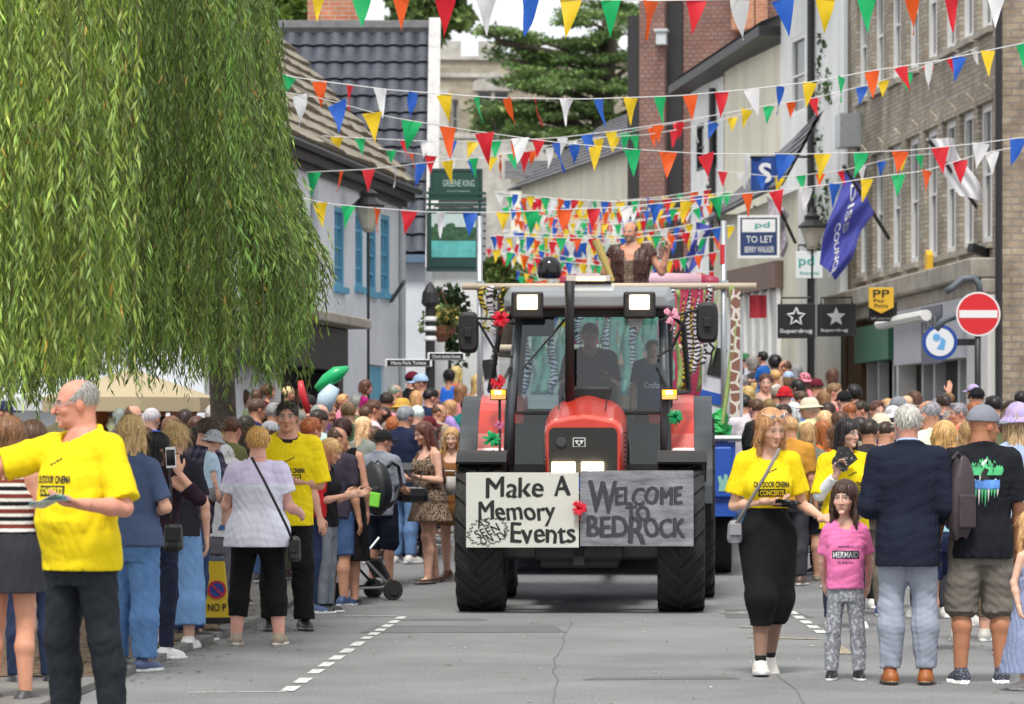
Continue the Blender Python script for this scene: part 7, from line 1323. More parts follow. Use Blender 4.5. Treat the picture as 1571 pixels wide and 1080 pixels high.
# --- right crowd
for a in [
 (1143, 543, 'm', 'short', 'darkbrown', 'white', 210, 'down', 0, ('cap', 'green')), (1156, 546, 'f', 'bob', 'grey', 'charcoal', 220), (1189, 545, 'f', 'curly', 'black', 'brown', 210), (1206, 553, 'm', 'ring', 'brown', 'stone', 200), (1209, 571, 'f', 'bob', 'lightbrown', 'stone', 200, 'down', 0, ('cap', 'pale blue')), (1186, 576, 'f', 'bob', 'blonde', 'white', 220), (1236, 573, 'f', 'long', 'brown', 'pink', 210, 'down', 0, ('sun', 'pink')), (1253, 582, 'm', 'short', 'brown', 'grey', 210, 'down', 0, ('cap', 'maroon')), (1161, 583, 'f', 'long', 'blonde', 'cream', 200, 'down', 0, ('cap', 'white')), (1149, 593, 'f', 'longer', 'blonde', 'stone', 200), (1168, 592, 'f', 'long', 'lightbrown', 'cream', 190), (1205, 594, 'm', 'short', 'black', 'charcoal', 200, 'down', 0, ('bucket', 'red')), (1192, 594, 'm', 'short', 'grey', 'grey', 220), (1225, 582, 'f', 'bob', 'black', 'pale blue', 200, 'down', 0, None, None, False, 'vest'), (1243, 611, 'm', 'short', 'grey', 'cream', 200, 'down', 0, ('straw', 'cream')), (1264, 600, 'f', 'bob', 'lightbrown', 'olive', 210), (1278, 588, 'm', 'short', 'lightbrown', 'coral', 260), (1295, 601, 'm', 'short', 'black', 'charcoal', 220, 'down', 0, ('cap', 'black')), (1311, 590, 'f', 'curly', 'black', 'black', 220), (1271, 618, 'f', 'long', 'darkbrown', 'maroon', 240), (1303, 617, 'm', 'ring', 'ginger', 'orange', 230), (1322, 615, 'm', 'short', 'darkbrown', 'purple', 300, 'down', -20), (1265, 631, 'f', 'bob', 'paleblonde', 'white', 210), (1264, 646, 'f', 'long', 'ginger', 'orange', 200), (1290, 632, 'f', 'bob', 'brown', 'brown', 240), (1128, 628, 'm', 'short', 'ginger', 'red', 240, 'down', 0, None, 45.5), (1345, 615, 'm', 'short', 'brown', 'stone', 260), (1363, 612, 'f', 'bob', 'blonde', 'cream', 200), (1379, 610, 'm', 'short', 'grey', 'white', 200, 'down', 0, ('cap', 'grey')), (1371, 624, 'f', 'long', 'brown', 'bright blue', 210, 'down', 0, ('sun', 'white')), (1352, 636, 'm', 'short', 'brown', 'navy', 200, 'down', 0, ('straw', 'cream')), (1334, 643, 'm', 'short', 'darkbrown', 'charcoal', 190, 'down', 0, None, 34), (1357, 646, 'm', 'buzz', 'darkbrown', 'white', 200, 'down', 0, None, 35.5), (1428, 614, 'm', 'ring', 'grey', 'white', 190, 'down', 0, None, 33.5), (1441, 612, 'f', 'bob', 'grey', 'lilac', 200), (1449, 605, 'm', 'short', 'darkbrown', 'navy', 200), (1471, 618, 'm', 'short', 'grey', 'coral', 260), (1460, 630, 'f', 'curly', 'grey', 'lilac', 210), (1499, 596, 'm', 'short', 'black', 'black', 240, 'down', 0, ('cap', 'black')), (1496, 617, 'f', 'bob', 'ginger', 'black', 250), (1525, 608, 'm', 'short', 'black', 'charcoal', 210), (1551, 615, 'm', 'short', 'darkbrown', 'coral', 300), (1505, 650, 'f', 'long', 'ginger', 'brown', 200, 'down', 0, None, 32), (1562, 620, 'f', 'long', 'blonde', 'pale blue', 200, 'down', 0, ('sun', 'lilac'), 27.5, False, 'long'), (1404, 600, 'f', 'bob', 'brown', 'stone', 200, 'wave'), (1545, 640, 'f', 'long', 'brown', 'denim blue', 210), (1390, 632, 'f', 'bob', 'grey', 'teal', 210), (1410, 640, 'm', 'short', 'brown', 'navy', 200), (1320, 640, 'f', 'long', 'darkbrown', 'stone', 210), (1285, 655, 'f', 'long', 'brown', 'purple', 200), (1218, 618, 'f', 'bob', 'white', 'mint', 200), (1204, 620, 'm', 'short', 'darkbrown', 'green', 200), (1180, 612, 'f', 'long', 'lightbrown', 'pale blue', 190), (1160, 612, 'm', 'short', 'brown', 'black', 200), (1142, 606, 'm', 'short', 'black', 'white', 210), (1230, 600, 'm', 'short', 'brown', 'bright blue', 210), (1520, 630, 'm', 'short', 'grey', 'olive', 210), (1566, 600, 'm', 'short', 'black', 'grey', 220), (1420, 655, 'f', 'long', 'darkbrown', 'teal', 190), (1214, 640, 'm', 'short', 'blonde', 'mustard', 190), (1276, 566, 'f', 'bob', 'brown', 'cream', 220), (1132, 560, 'f', 'bob', 'auburn', 'charcoal', 210), (1172, 560, 'm', 'short', 'darkbrown', 'green', 210), (1222, 560, 'f', 'long', 'grey', 'lilac', 220), (1138, 575, 'm', 'short', 'grey', 'stone', 210), (1126, 590, 'm', 'short', 'brown', 'brown', 210)]:
    crowd(*a)
for (px, py, s_, h_, t_, rz, hat) in [(1171, 528, 'short', 'black', 'bright blue', 220, None), (1190, 557, 'short', 'blonde', 'white', 230, None), (1392, 595, 'short', 'paleblonde', 'cream', 200, None), (1456, 590, 'short', 'lightbrown', 'cream', 300, None), (1494, 578, 'bob', 'brown', 'pink', 240, ('cap', 'lilac'))]:
    Yk = 50 if px < 1300 else 45; crowd(px, py, 'c', s_, h_, t_, rz, up=True, topk='tee', hat=hat, Y=Yk); zc = PZ(py, Yk) - .98 + .475 * .98 + .12; crowd(px + 3, HY - (zc - EYE) * FPX / (Yk - .16), 'm', 'short', CR.choice(['brown', 'grey', 'darkbrown']), CR.choice(['navy', 'grey', 'stone']), 205, Y=Yk - .16)
# people far behind the float and on it
for a in [(745, 600, 'f', 'bob', 'brown', 'pink', 160), (725, 640, 'm', 'short', 'black', 'grey', 150), (733, 575, 'f', 'long', 'blonde', 'white', 150)]: crowd(*a, Y=52)
# ---------------------------------------------------------------- float trailer behind the tractor
FY = 40.2; fl = empty('float_trailer', (PX(930, FY), FY, g(FY)), R(-2.5), 'blue decorated float trailer with scaffold poles and animal print streamers behind the tractor', 'trailer'); fz = g(FY)
def fx(px, Y=FY): return PX(px, Y) - PX(930, FY)
def fzz(py, Y=FY): return PZ(py, Y) - fz
BLUE = pm('blue_trailer_paint', (.018, .085, .42), rough=.45, var=.12, vs=4)
x0, x1 = fx(716), fx(1128); zt, zb = fzz(678), fzz(792)
m = MB(); m.bx(x0, x1, 0, 7.5, zb, zb + .18); m.build('deck', BLUE, fl)
m = MB(); m.bx(x1 - .05, x1, 0, 7.5, zb + .182, zt); m.bx(x0, x0 + .05, 0, 7.5, zb + .182, zt); m.bx(x0 + .052, x1 - .052, 0, .05, zb + .182, zt); m.build('side_boards', BLUE, fl)
m = MB(); m.bx(x1 - .235, x1 - .04, -.05, -.001, zb + .2, zt - .05); m.build('corner_board', BLUE, fl, bevel=.02)
m = MB(); m.tube([(fx(1080), -.03, zt + .04), (x1 + .06, -.03, zt + .04)], .035, 8); m.build('rail', STEEL, fl)
for sg, xx in ((1, x1 - .30), (-1, x0 + .02)):
    for yy in (.9, 5.6): wheel(xx, xx + .27, yy, .40, .22, 'wheel', .40, 0, fl)
m = MB(); m.bx(-.5, .5, .3, 7, zb - .35, zb - .002); m.tube([(0, .2, zb - .2), (0, -2.0 + .4, zb - .25)], .06); m.build('chassis', CHAS, fl)
for px, pt in ((735, 330), (1110, 338)):
    x = fx(px, FY); m = MB(); m.tube([(x, .1, zb), (x, .1, fzz(pt))], .032, 10); p_ = m.build('scaffold_pole', STEEL, fl, smooth=True)
    for zz in (fzz(437), fzz(680) + .05): m = MB(); m.lathe([(.05, -.05), (.055, 0), (.05, .05)], (x, .1, zz), 10); m.build('clamp', STEEL, p_)
m = MB(); m.tube([(x1 - .13, .1, fzz(405)), (x1 - .13, .1, fzz(375))], .034, 10); m.build('red_tape', pm('red_tape', (.55, .03, .04), rough=.5), fl)
BEIGE = pm('beige_pole', (.52, .44, .33), rough=.6, var=.1)
m = MB(); m.tube([(fx(708), .06, fzz(439)), (fx(1160), .06, fzz(439))], .036, 10); m.build('cross_pole', BEIGE, fl, smooth=True)
m = MB(); m.tube([(fx(720), 3.5, fzz(520)), (fx(1112), 3.5, fzz(520))], .04, 10); m.build('cross_pole', BEIGE, fl, smooth=True)
def bands(dark, light, sc):
    def fn(nt, c, vec, B):
        w = nd(nt, 'ShaderNodeTexWave', Scale=sc, Distortion=9.0, Detail=2.0); w.bands_direction = 'Z'; nt.links.new(vec, w.inputs['Vector']); r = nd(nt, 'ShaderNodeValToRGB'); r.color_ramp.interpolation = 'CONSTANT'; r.color_ramp.elements[0].color = (*dark, 1); r.color_ramp.elements[1].position = .5; r.color_ramp.elements[1].color = (*light, 1); nt.links.new(w.outputs['Fac'], r.inputs['Fac']); return r.outputs[0]
    return fn
ZEB = pm('zebra_print', rough=.7, custom=bands((.03, .025, .03), (.62, .58, .62), 7)); TIG = pm('tiger_print', rough=.7, custom=bands((.02, .015, .01), (.60, .44, .03), 6)); LIME = pm('lime_streamer', (.42, .55, .20), rough=.7, var=.2, vs=20, trans=.3)
def gir(nt, c, vec, B):
    v = nd(nt, 'ShaderNodeTexVoronoi', Scale=9.0, feature='DISTANCE_TO_EDGE'); nt.links.new(vec, v.inputs['Vector']); r = nd(nt, 'ShaderNodeValToRGB'); r.color_ramp.interpolation = 'CONSTANT'; r.color_ramp.elements[0].color = (.62, .58, .52, 1); r.color_ramp.elements[1].position = .09; r.color_ramp.elements[1].color = (.22, .10, .07, 1); nt.links.new(v.outputs['Distance'], r.inputs['Fac']); return r.outputs[0]
GIR = pm('giraffe_print', rough=.7, custom=gir)
def streamer(px, py0, px1, py1, w, mat, yy=.0, seed=0):
    rr = random.Random(seed); n = 14; a = rr.uniform(0, 3); m = MB(); xa, za, xb, zb2 = fx(px), fzz(py0), fx(px1), fzz(py1)
    L_, R2 = [], []
    for i in range(n + 1):
        t = i / n; th = a + t * rr.uniform(2.2, 3.4); c = (xa + (xb - xa) * t + .02 * math.sin(t * 9 + a), yy + .02 * math.cos(t * 7 + a), za + (zb2 - za) * t); d = (math.cos(th) * w / 2, math.sin(th) * w / 2)
        L_.append((c[0] - d[0], c[1] - d[1], c[2])); R2.append((c[0] + d[0], c[1] + d[1], c[2]))
    m.add(L_ + R2, [(i, i + 1, n + 2 + i, n + 1 + i) for i in range(n)]); m.build('streamer', mat, fl, smooth=True, solid=.002)
rs2 = random.Random(8)
for i, (px, py, px1, py1, w, mt) in enumerate([(738, 440, 745, 505, .09, TIG), (743, 440, 748, 590, .07, LIME), (752, 438, 760, 560, .12, ZEB), (762, 438, 757, 500, .10, ZEB), (770, 438, 768, 480, .08, TIG), (779, 440, 776, 500, .07, LIME), (745, 500, 752, 545, .10, TIG), (786, 438, 784, 470, .07, ZEB), (1038, 442, 1042, 600, .10, LIME), (1047, 440, 1050, 598, .10, TIG), (1056, 440, 1056, 595, .12, ZEB), (1063, 438, 1058, 590, .10, TIG), (1071, 437, 1066, 575, .12, ZEB), (1079, 436, 1072, 600, .08, LIME), (1088, 438, 1077, 560, .09, ZEB), (1033, 442, 1036, 520, .08, ZEB), (1092, 438, 1080, 480, .06, ZEB), (1100, 438, 1094, 560, .05, LIME)]):
    streamer(px, py, px1, py1, w * .62, mt, rs2.uniform(-.02, .25), i)
m = MB(); m.tube([(fx(1121), -.08, fzz(440)), (fx(1128), -.10, fzz(500)), (fx(1118), -.1, fzz(580)), (fx(1108), -.1, fzz(650))], [.03, .035, .03, .02], 6); m.build('crepe_garland', LIME, fl)
for px in range(792, 1030, 11): streamer(px, 470, px + rs2.uniform(-4, 4), 600, .11, pm('mint_streamer', (.30, .55, .42), rough=.7, var=.15, vs=9, trans=.3) if (px // 11) % 4 else ZEB, 2.6, px)
m = MB(); m.prism([(fx(1119), fzz(640)), (fx(1134), fzz(640)), (fx(1135), fzz(445)), (fx(1121), fzz(445))], (0, -.13, 0), (1, 0, 0), (0, 0, 1), (0, .03, 0)); m.build('giraffe_panel', GIR, fl)
m = MB(); m.prism([(fx(1076), fzz(640)), (fx(1140), fzz(640)), (fx(1139), fzz(500)), (fx(1096), fzz(478)), (fx(1078), fzz(520))], (0, .14, 0), (1, 0, 0), (0, 0, 1), (0, .02, 0)); m.cur = 1; m.box((fx(1100), .13, fzz(555)), (.16, .012, .30), Matrix.Rotation(R(12), 3, 'Y')); m.cur = 2; m.box((fx(1092), .13, fzz(610)), (.26, .012, .12), Matrix.Rotation(R(14), 3, 'Y')); m.build('painted_sheet', [pm('white_sheet', (.60, .61, .66), rough=.8, var=.08), INK, BLUE], fl)
m = MB(); m.prism([(fx(742), fzz(640)), (fx(765), fzz(640)), (fx(764), fzz(520)), (fx(738), fzz(500))], (0, .14, 0), (1, 0, 0), (0, 0, 1), (0, .02, 0)); m.cur = 1; m.box((fx(750), .13, fzz(565)), (.14, .012, .2), Matrix.Rotation(R(-8), 3, 'Y')); m.build('painted_sheet', [pm('white_sheet', (.60, .61, .66)), INK], fl)
m = MB(); rr_ = random.Random(6)
for i in range(26): c = (fx(1100) + rr_.uniform(-.11, .11), .05 + rr_.uniform(-.05, .05), fzz(655) + rr_.uniform(-.14, .14)); m.box(c, (.10, .02, .13), Matrix.Rotation(rr_.uniform(-1, 1), 3, 'Y') @ Matrix.Rotation(rr_.uniform(-1, 1), 3, 'X'))
m.build('green_tissue', pm('green_tissue', (.03, .42, .10), rough=.6), fl)
hm = MB(); hx, hz = fx(1112), fzz(742); hm.prism([(-.07, -.08), (.07, -.08), (.08, .0), (.10, .05), (.06, .05), (.03, .02), (.025, .10), (-.01, .10), (-.02, .03), (-.05, .09), (-.08, .07), (-.06, -.01)], (hx, -.056, hz), (1, 0, 0), (0, 0, 1), (0, .004, 0)); hm.build('hand_print', pm('pale_green_paint', (.25, .5, .42), rough=.6), fl)
m = MB(); yq = 6.6; pts = [(fx(823, FY + yq), yq, fzz(442, FY + yq)), (fx(830, FY + yq), yq, fzz(434, FY + yq)), (fx(850, FY + yq), yq, fzz(432, FY + yq)), (fx(950, FY + yq), yq, fzz(431, FY + yq)), (fx(1040, FY + yq), yq, fzz(432, FY + yq)), (fx(1062, FY + yq), yq, fzz(436, FY + yq)), (fx(1068, FY + yq), yq, fzz(442, FY + yq))]
for k, (a, b) in enumerate(((0, 3), (2, 5), (4, 7))): m.cur = 0 if k == 1 else 1; m.tube(pts[a:b], [.04, .09, .10] if k == 0 else [.10, .105, .10] if k == 1 else [.10, .09, .04], 12)
m.bx(fx(835, FY + yq), fx(1058, FY + yq), yq - .05, yq + .9, .9, fzz(440, FY + yq)); m.build('padded_canopy', [pm('pink_padding', (.52, .33, .38), rough=.5, var=.12, vs=4), pm('maroon_padding', (.30, .02, .06), rough=.5)], fl, smooth=True)
# performer on the float
m = MB(); m.bx(fx(930), fx(1010), 4.4, 5.6, zb + .181, PZ(341, FY + 5.0) - 1.80 - fz); m.build('podium', WOODB, fl)
YP = FY + 5.0; rz = -12; F = Fig('m', w=.12, head=(-14, 2, 0), arms={'R': arm(rz, 'R', (-.5, 0, -1), (.1, -.4, -1)), 'L': arm(rz, 'L', (.55, -.1, -.8), (.25, -.25, .9), None, None, .8)})
zt_ = PZ(341, YP); person(F, 'perf', 1.80, at(968, YP), rz, HX(214, 152, 124), [('leopard_tunic', 'dress', dict(s=dict(seed=3, sleeve=0, nr=.03, neck=-.05), k=dict(hem=.40, flare=.02, seed=6)), (1, 1, 1), LEOPARD2), ('fur_waistcoat', 'custom', dict(fn=lambda F, p: np.maximum(F.shirt(p, e=.024, sleeve=.28, sl_e=.02, hem=.56, nr=.02, seed=8, famp=.007), np.where(p[:, 1] < 0, .033 - np.abs(p[:, 0]), -1).astype(F32)), lo=(-.24, -.2, .54), hi=(.24, .2, .90)), HX(66, 40, 32), HAIR), ('belt', 'custom', dict(fn=lambda F, p: np.maximum(F.skirt(p, top=.575, hem=.545, e=.024), -1), lo=(-.2, -.2, .53), hi=(.2, .2, .59)), HX(54, 34, 24), LEATHER), ('boot', 'shoe', dict(sole=(.05, .04, .03)), HX(60, 40, 30), LEATHER)], 'bearded balding man in brown fur waistcoat and leopard tunic standing up on the float', ('ring', HX(90, 64, 48)), beard=HX(150, 120, 100), res=.007, hres=.004, handres=.0034, z0=zt_ - 1.80)
m = MB(); m.tube([(0, 0, 0), (-.2, .05, .5)], [.03, .055], 8); tag(m.build('wooden_club', pm('club_tan', (.45, .33, .10), rough=.8), loc=P(940, 432, YP - .2)), 'tan club shaped prop beside the performer on the float', 'club')
m = MB(); m.lathe([(.0, .24), (.08, .23), (.135, .15), (.15, .05), (.13, -.02), (.05, -.03), (0, -.03)], n=20, cap=False); tag(m.build('black_helmet', pm('gloss_black', (.012, .012, .014), rough=.15), loc=P(843, 424, YP), smooth=True), 'glossy black rounded helmet resting on the float canopy', 'helmet')
# driver and passenger in the cab
q = wv(T(905, 600, 2.42)); F = Fig('m', w=.2, arms={'R': ((.2, -.5, -.9), (-.25, -1, .15), None, (0, 0, 1), .8), 'L': ((.2, -.5, -.9), (-.25, -1, .15), None, (0, 0, 1), .8)}, legs={'R': ((.15, -1, -.1), (.05, -.1, -1)), 'L': ((.15, -1, -.1), (.05, -.1, -1))}, head=(0, 0, 0))
person(F, 'driver', 1.78, (q.x, q.y), -4, HX(200, 140, 115), [('shirt', 'shirt', dict(seed=3, sleeve=.9), HX(40, 46, 60), CLOTH), ('trousers', 'legs', dict(), HX(30, 32, 40), CLOTH), ('shoe', 'shoe', dict(), HX(20, 20, 20), LEATHER)], 'tractor driver in dark shirt seated behind the cab windscreen', ('short', HX(50, 40, 34)), res=.009, hres=.005, handres=.004, z0=PZ(496, 37.3) - 1.78 + (F.zmin) * 1.78)
q = wv(T(1000, 600, 2.3)); F = Fig('m', w=.1, arms={'R': ((.2, -.1, -1), (.1, -.2, -1))}, head=(20, 0, 0)); prt = [(*T2('Crafts', .12, .05, 0, .66, .03), INKW, 'front', .002), (*T2('OO', .05, .05, .0, .74, .03), INKW, 'front', .002)]
person(F, 'passenger', 1.30, (q.x, q.y), -2, HX(214, 156, 130), [('t_shirt', 'shirt', dict(seed=5, sleeve=.75), HX(28, 54, 100), CLOTH, prt[:1]), ('trousers', 'legs', dict(), HX(30, 32, 40), CLOTH), ('shoe', 'shoe', dict(), HX(20, 20, 20), LEATHER)], 'young passenger in blue printed T-shirt standing inside the right of the cab', ('short', HX(70, 54, 44)), res=.009, hres=.005, handres=.004, z0=PZ(522, 37.2) - 1.30)
# ---------------------------------------------------------------- bunting
PC = [pm('pennant_' + n, c, rough=.6, trans=.35, var=.06, vs=9) for n, c in (('red', (.72, .02, .035)), ('white', (.80, .80, .80)), ('blue', (.02, .12, .55)), ('yellow', (.84, .58, .015)), ('green', (.01, .46, .14)), ('orange', (.86, .11, .012)))]
STR = pm('white_cord', (.70, .70, .68), rough=.7); rb = random.Random(31); PM = []
for k in range(10):                                                   # pennants in the breeze, unit width and length
    tw_, sw, cu_ = rb.uniform(-.5, .5), rb.uniform(-.5, .5), rb.uniform(-.3, .3); m = MB(); n = 6
    v = []
    for j in range(n + 1):
        t = j / n
        for i in range(4): u = (i / 3 - .5) * (1 - t) * 1.0; v.append((u * math.cos(tw_ * t * 1.6) + sw * .30 * t * t, u * math.sin(tw_ * t * 2.2) + cu_ * t * t + .06 * math.sin(t * 5 + k + i), -t * (1 - .10 * abs(cu_) * t)))
    m.add(v, [(j * 4 + i, j * 4 + i + 1, (j + 1) * 4 + i + 1, (j + 1) * 4 + i) for j in range(n) for i in range(3)]); me = bpy.data.meshes.new('pennant'); me.from_pydata(m.v, [], m.f); me.polygons.foreach_set('use_smooth', [True] * len(m.f)); me.materials.append(PC[0]); me.update(); PM.append(me)
def bunting(pts, Y0, Y1, w, h, sp, label, first=0, group='strings of bunting across the street', cords=.006, skip=0, tw=1.0):
    xs_ = [p[0] for p in pts]; ys_ = [p[1] for p in pts]; f = lambda px: P(px, float(np.interp(px, xs_, ys_)), Y0 + (Y1 - Y0) * (px - xs_[0]) / (xs_[-1] - xs_[0]))
    o = empty('bunting', f((xs_[0] + xs_[-1]) / 2), 0, label, 'bunting', group); org = Vector(o.location); m = MB(); n = max(12, int((xs_[-1] - xs_[0]) / 22))
    m.tube([f(xs_[0] + (xs_[-1] - xs_[0]) * i / n) - org for i in range(n + 1)], cords, 5, False); m.build('cord', STR, o)
    k = first; px = xs_[0] + sp * .3
    while px < xs_[-1]:
        if rb.random() > skip:
            q = bpy.data.objects.new('pennant', rb.choice(PM)); COL.objects.link(q); q.parent = o; q.location = f(px) - org + Vector((0, 0, -.004)); s_ = rb.uniform(.92, 1.08); q.scale = (w * s_ * rb.uniform(.85, 1.05), w * tw, h * s_); q.rotation_euler = (rb.uniform(-.15, .15), rb.gauss(0, .14) * tw, rb.gauss(0, .55) * tw)
            q.material_slots[0].link = 'OBJECT'; q.material_slots[0].material = PC[k % 6]
        k += 1; px += sp * rb.uniform(.92, 1.08)
    return o
bunting([(470, -22), (640, -8), (800, -2), (1000, 1), (1200, -2), (1400, -6), (1600, -14)], 34, 34, .21, .35, 65.5, 'nearest string of large pennants along the very top of the picture', 3)
bunting([(330, 92), (395, 108), (480, 123), (600, 138), (760, 150), (900, 152), (1040, 147), (1150, 137), (1250, 125), (1340, 108), (1430, 95), (1600, 60)], 45, 44, .19, .33, 47, 'long string of pennants crossing from the willow past the bargeboard to the brick pier', 2)
bunting([(330, 118), (395, 135), (490, 150), (600, 180), (720, 200), (850, 218), (970, 229), (1080, 236), (1240, 236), (1320, 234), (1400, 230), (1500, 220), (1575, 210)], 38, 46, .24, .33, 59, 'sagging string of pennants meeting the white flag on the brick building', 5)
bunting([(440, 205), (520, 210), (640, 216), (740, 217), (850, 212), (950, 200), (1050, 185), (1160, 165), (1250, 150), (1340, 128), (1470, 85), (1500, 72)], 52, 56, .19, .27, 35, 'string of smaller pennants rising from the pub eaves to the flue box', 1, skip=.12)
bunting([(470, 264), (560, 260), (650, 250), (750, 240), (860, 225), (1000, 195), (1080, 182)], 50, 62, .20, .32, 39, 'string of pennants from the pub wall up to the red tiled house', 4)
bunting([(430, 296), (500, 312), (560, 318), (650, 325), (760, 326), (850, 322), (950, 318), (1050, 308), (1130, 298), (1210, 290), (1270, 283), (1340, 272), (1420, 262), (1500, 237), (1560, 225)], 47, 50, .20, .31, 47, 'lowest near string of pennants, running just above the tractor cab', 2)
bunting([(560, 225), (640, 236), (720, 246), (800, 232), (900, 212), (1000, 206), (1085, 190), (1150, 172)], 58, 60, .18, .27, 31, 'string of small pennants dipping behind the green brewery sign', 3, skip=.1)
bunting([(1100, 262), (1200, 272), (1290, 262), (1380, 240), (1430, 236)], 58, 58, .17, .24, 30, 'short string of pennants over the shop signs and flags on the right', 0)
FARL = 'string of small blurred pennants massed over the far end of the street'
for i in range(32):
    Yk = 60 + i * 1.65; zh = 3.6 + .9 * rb.random() if i % 3 else 2.9 + .8 * rb.random(); xa, xb = 735 + rb.uniform(0, 60) + i * 1.4, 1130 - i * 3 + rb.uniform(-30, 10); ya = HY - (g(Yk) + zh - EYE) * FPX / Yk; yb_ = ya + rb.uniform(-22, 22); ym = (ya + yb_) / 2 + rb.uniform(12, 34)
    bunting([(xa, ya), ((xa * 3 + xb) / 4, (ya + ym * 2) / 3), ((xa + xb) / 2, ym), ((xa + xb * 3) / 4, (yb_ + ym * 2) / 3), (xb, yb_)], Yk, Yk + rb.uniform(-2, 2), .16, .25, .30 * FPX / Yk * .82, FARL, i, 'far strings of bunting', .008)
for i in range(26):                                                   # strings running away down the street
    Yk = 70 + i * 1.9; px = rb.uniform(790, 960); zz = rb.uniform(1.8, 4.2); ya = HY - (g(Yk) + zz - EYE) * FPX / Yk; w_ = rb.uniform(60, 150); bunting([(px - w_ / 2, ya + rb.uniform(-25, 25)), (px, ya + 14), (px + w_ / 2, ya + rb.uniform(-25, 25))], Yk, Yk + rb.uniform(4, 10), .16, .24, 13, FARL, i, 'far strings of bunting', .007)
# ---------------------------------------------------------------- signs, flags and lamps
SGN = {}
def sign(name, px0, py0, px1, py1, Y, rz, face, label, texts=(), cat='sign', dep=.06, frame=None, hang=None, poly=None, marks=None):
    c = P((px0 + px1) / 2, py1, Y); o = empty(name, c, R(rz), label, cat); w = (px1 - px0) * Y / FPX / max(.3, math.cos(R(rz))); h = (py1 - py0) * Y / FPX; m = MB()
    if poly: m.prism([((x - .5) * w, z * h) for x, z in poly], (0, 0, 0), (1, 0, 0), (0, 0, 1), (0, dep, 0))
    else: m.bx(-w / 2, w / 2, 0, dep, 0, h)
    b = m.build('panel', face, o, bevel=.006)
    if frame: m = MB(); t = .045; m.bx(-w / 2 - t, w / 2 + t, -.01, dep + .01, -t, -.001); m.bx(-w / 2 - t, w / 2 + t, -.01, dep + .01, h + .001, h + t); m.bx(-w / 2 - t, -w / 2 - .001, -.01, dep + .01, 0, h); m.bx(w / 2 + .001, w / 2 + t, -.01, dep + .01, 0, h); m.build('frame', frame, o)
    for (tx, cx, cz, tw_, th, mt) in texts: m = MB(); put(m, fit_text(tx, tw_ * w, th * h, .012), ((cx - .5) * w, -.006, cz * h), (1, 0, 0), (0, 0, 1)); m.build('lettering', mt, o)
    if marks: marks(o, w, h)
    if hang: m = MB(); m.tube([(-w * .4, dep / 2, h), (-w * .4, dep / 2, h + .10), (w * .4, dep / 2, h + .10), (w * .4, dep / 2, h)], .016, 6); m.build('bracket', IRON, o)
    return o
def star(o, w, h, cx=.5, cz=.62, r=.26, mat=INKW, ring=True):
    pts = [((cx - .5) * w + r * h * (1 if k % 2 == 0 else .45) * math.sin(k * math.pi / 5), cz * h + r * h * (1 if k % 2 == 0 else .45) * math.cos(k * math.pi / 5)) for k in range(10)]; m = MB()
    if ring: m.tube([(x, -.012, z) for x, z in pts + pts[:2]], r * h * .14, 6, False)
    else: m.prism(pts, (0, -.004, 0), (1, 0, 0), (0, 0, 1), (0, -.012, 0))
    m.build('star_mark', mat, o)
SBK = pm('black_sign_face', (.012, .012, .014), rough=.45)
sign('hanging_sign', 1193, 466, 1250, 519, 62, -8, SBK, 'black hanging shop sign with a white outlined star, left of the pair', [('Superdrug', .5, .2, .86, .15, INKW)], marks=lambda o, w, h: star(o, w, h), hang=.3)
sign('hanging_sign', 1254, 466, 1312, 516, 60, -14, SBK, 'black hanging shop sign with a filled white star, right of the pair', [('Superdrug', .45, .18, .7, .12, INKW)], marks=lambda o, w, h: star(o, w, h, .5, .6, .30, INKW, False), hang=.3)
YELS = pm('yellow_sign_face', (.78, .46, .03), rough=.45); GRN = pm('teal_lettering', (.05, .35, .30), rough=.5)
sign('projecting_sign', 1333, 441, 1371, 481, 61, -5, YELS, 'yellow shield shaped pay sign on a black backing above the green fascia', [('PP', .5, .76, .66, .30, INK), ('Pay', .42, .48, .45, .15, INK), ('Point', .5, .30, .55, .15, INK)], poly=[(.5, 0), (1, .24), (1, 1), (0, 1), (0, .24)])
sign('projecting_sign', 1333, 462, 1376, 493, 61.15, -5, SBK, 'black lower panel with white small print under the yellow pay sign', [('bill payments', .5, .14, .8, .16, INKW)])
def tolet(o, w, h):
    m = MB(); m.bx(-w / 2 + .03, w / 2 - .03, -.005, -.0005, h * .62, h * .96); m.build('white_band', WPAINT, o); m = MB(); put(m, fit_text('pd', w * .4, h * .2, .02), (w * .1, -.009, h * .79), (1, 0, 0), (0, 0, 1)); m.build('lettering', GRN, o)
sign('letting_board', 1136, 334, 1192, 392, 64, -6, pm('navy_sign_face', (.02, .045, .14), rough=.5), 'navy and white TO LET board projecting over the shops', [('TO LET', .52, .43, .72, .18, INKW), ('BERRY WALKER', .52, .16, .80, .16, INKW)], frame=WPAINT, marks=tolet)
sign('hanging_sign', 1221, 385, 1262, 427, 63, -6, pm('white_sign_face', (.70, .74, .74), rough=.45), 'small white hanging sign lettered pd in teal', [('pd', .40, .60, .58, .44, GRN), ('financial', .5, .2, .72, .12, GRN)], hang=.8)
o = empty('round_sign', P(1442, 525, 56), R(-6), 'round white sign with a thick blue rim projecting from the lilac fascia', 'sign'); rr2_ = 27 * 56 / FPX; MX = Matrix.Rotation(R(90), 3, 'X'); m = MB(); m.lathe([(rr2_, -.06), (rr2_, .06), (rr2_ * .80, .062)], n=32, M=MX); m.build('rim', pm('blue_rim', (.015, .06, .30), rough=.35), o); m = MB(); m.lathe([(rr2_ * .79, .0), (rr2_ * .79, .067)], n=32, M=MX); m.build('face', pm('white_sign_face2', (.72, .74, .78), rough=.4), o)
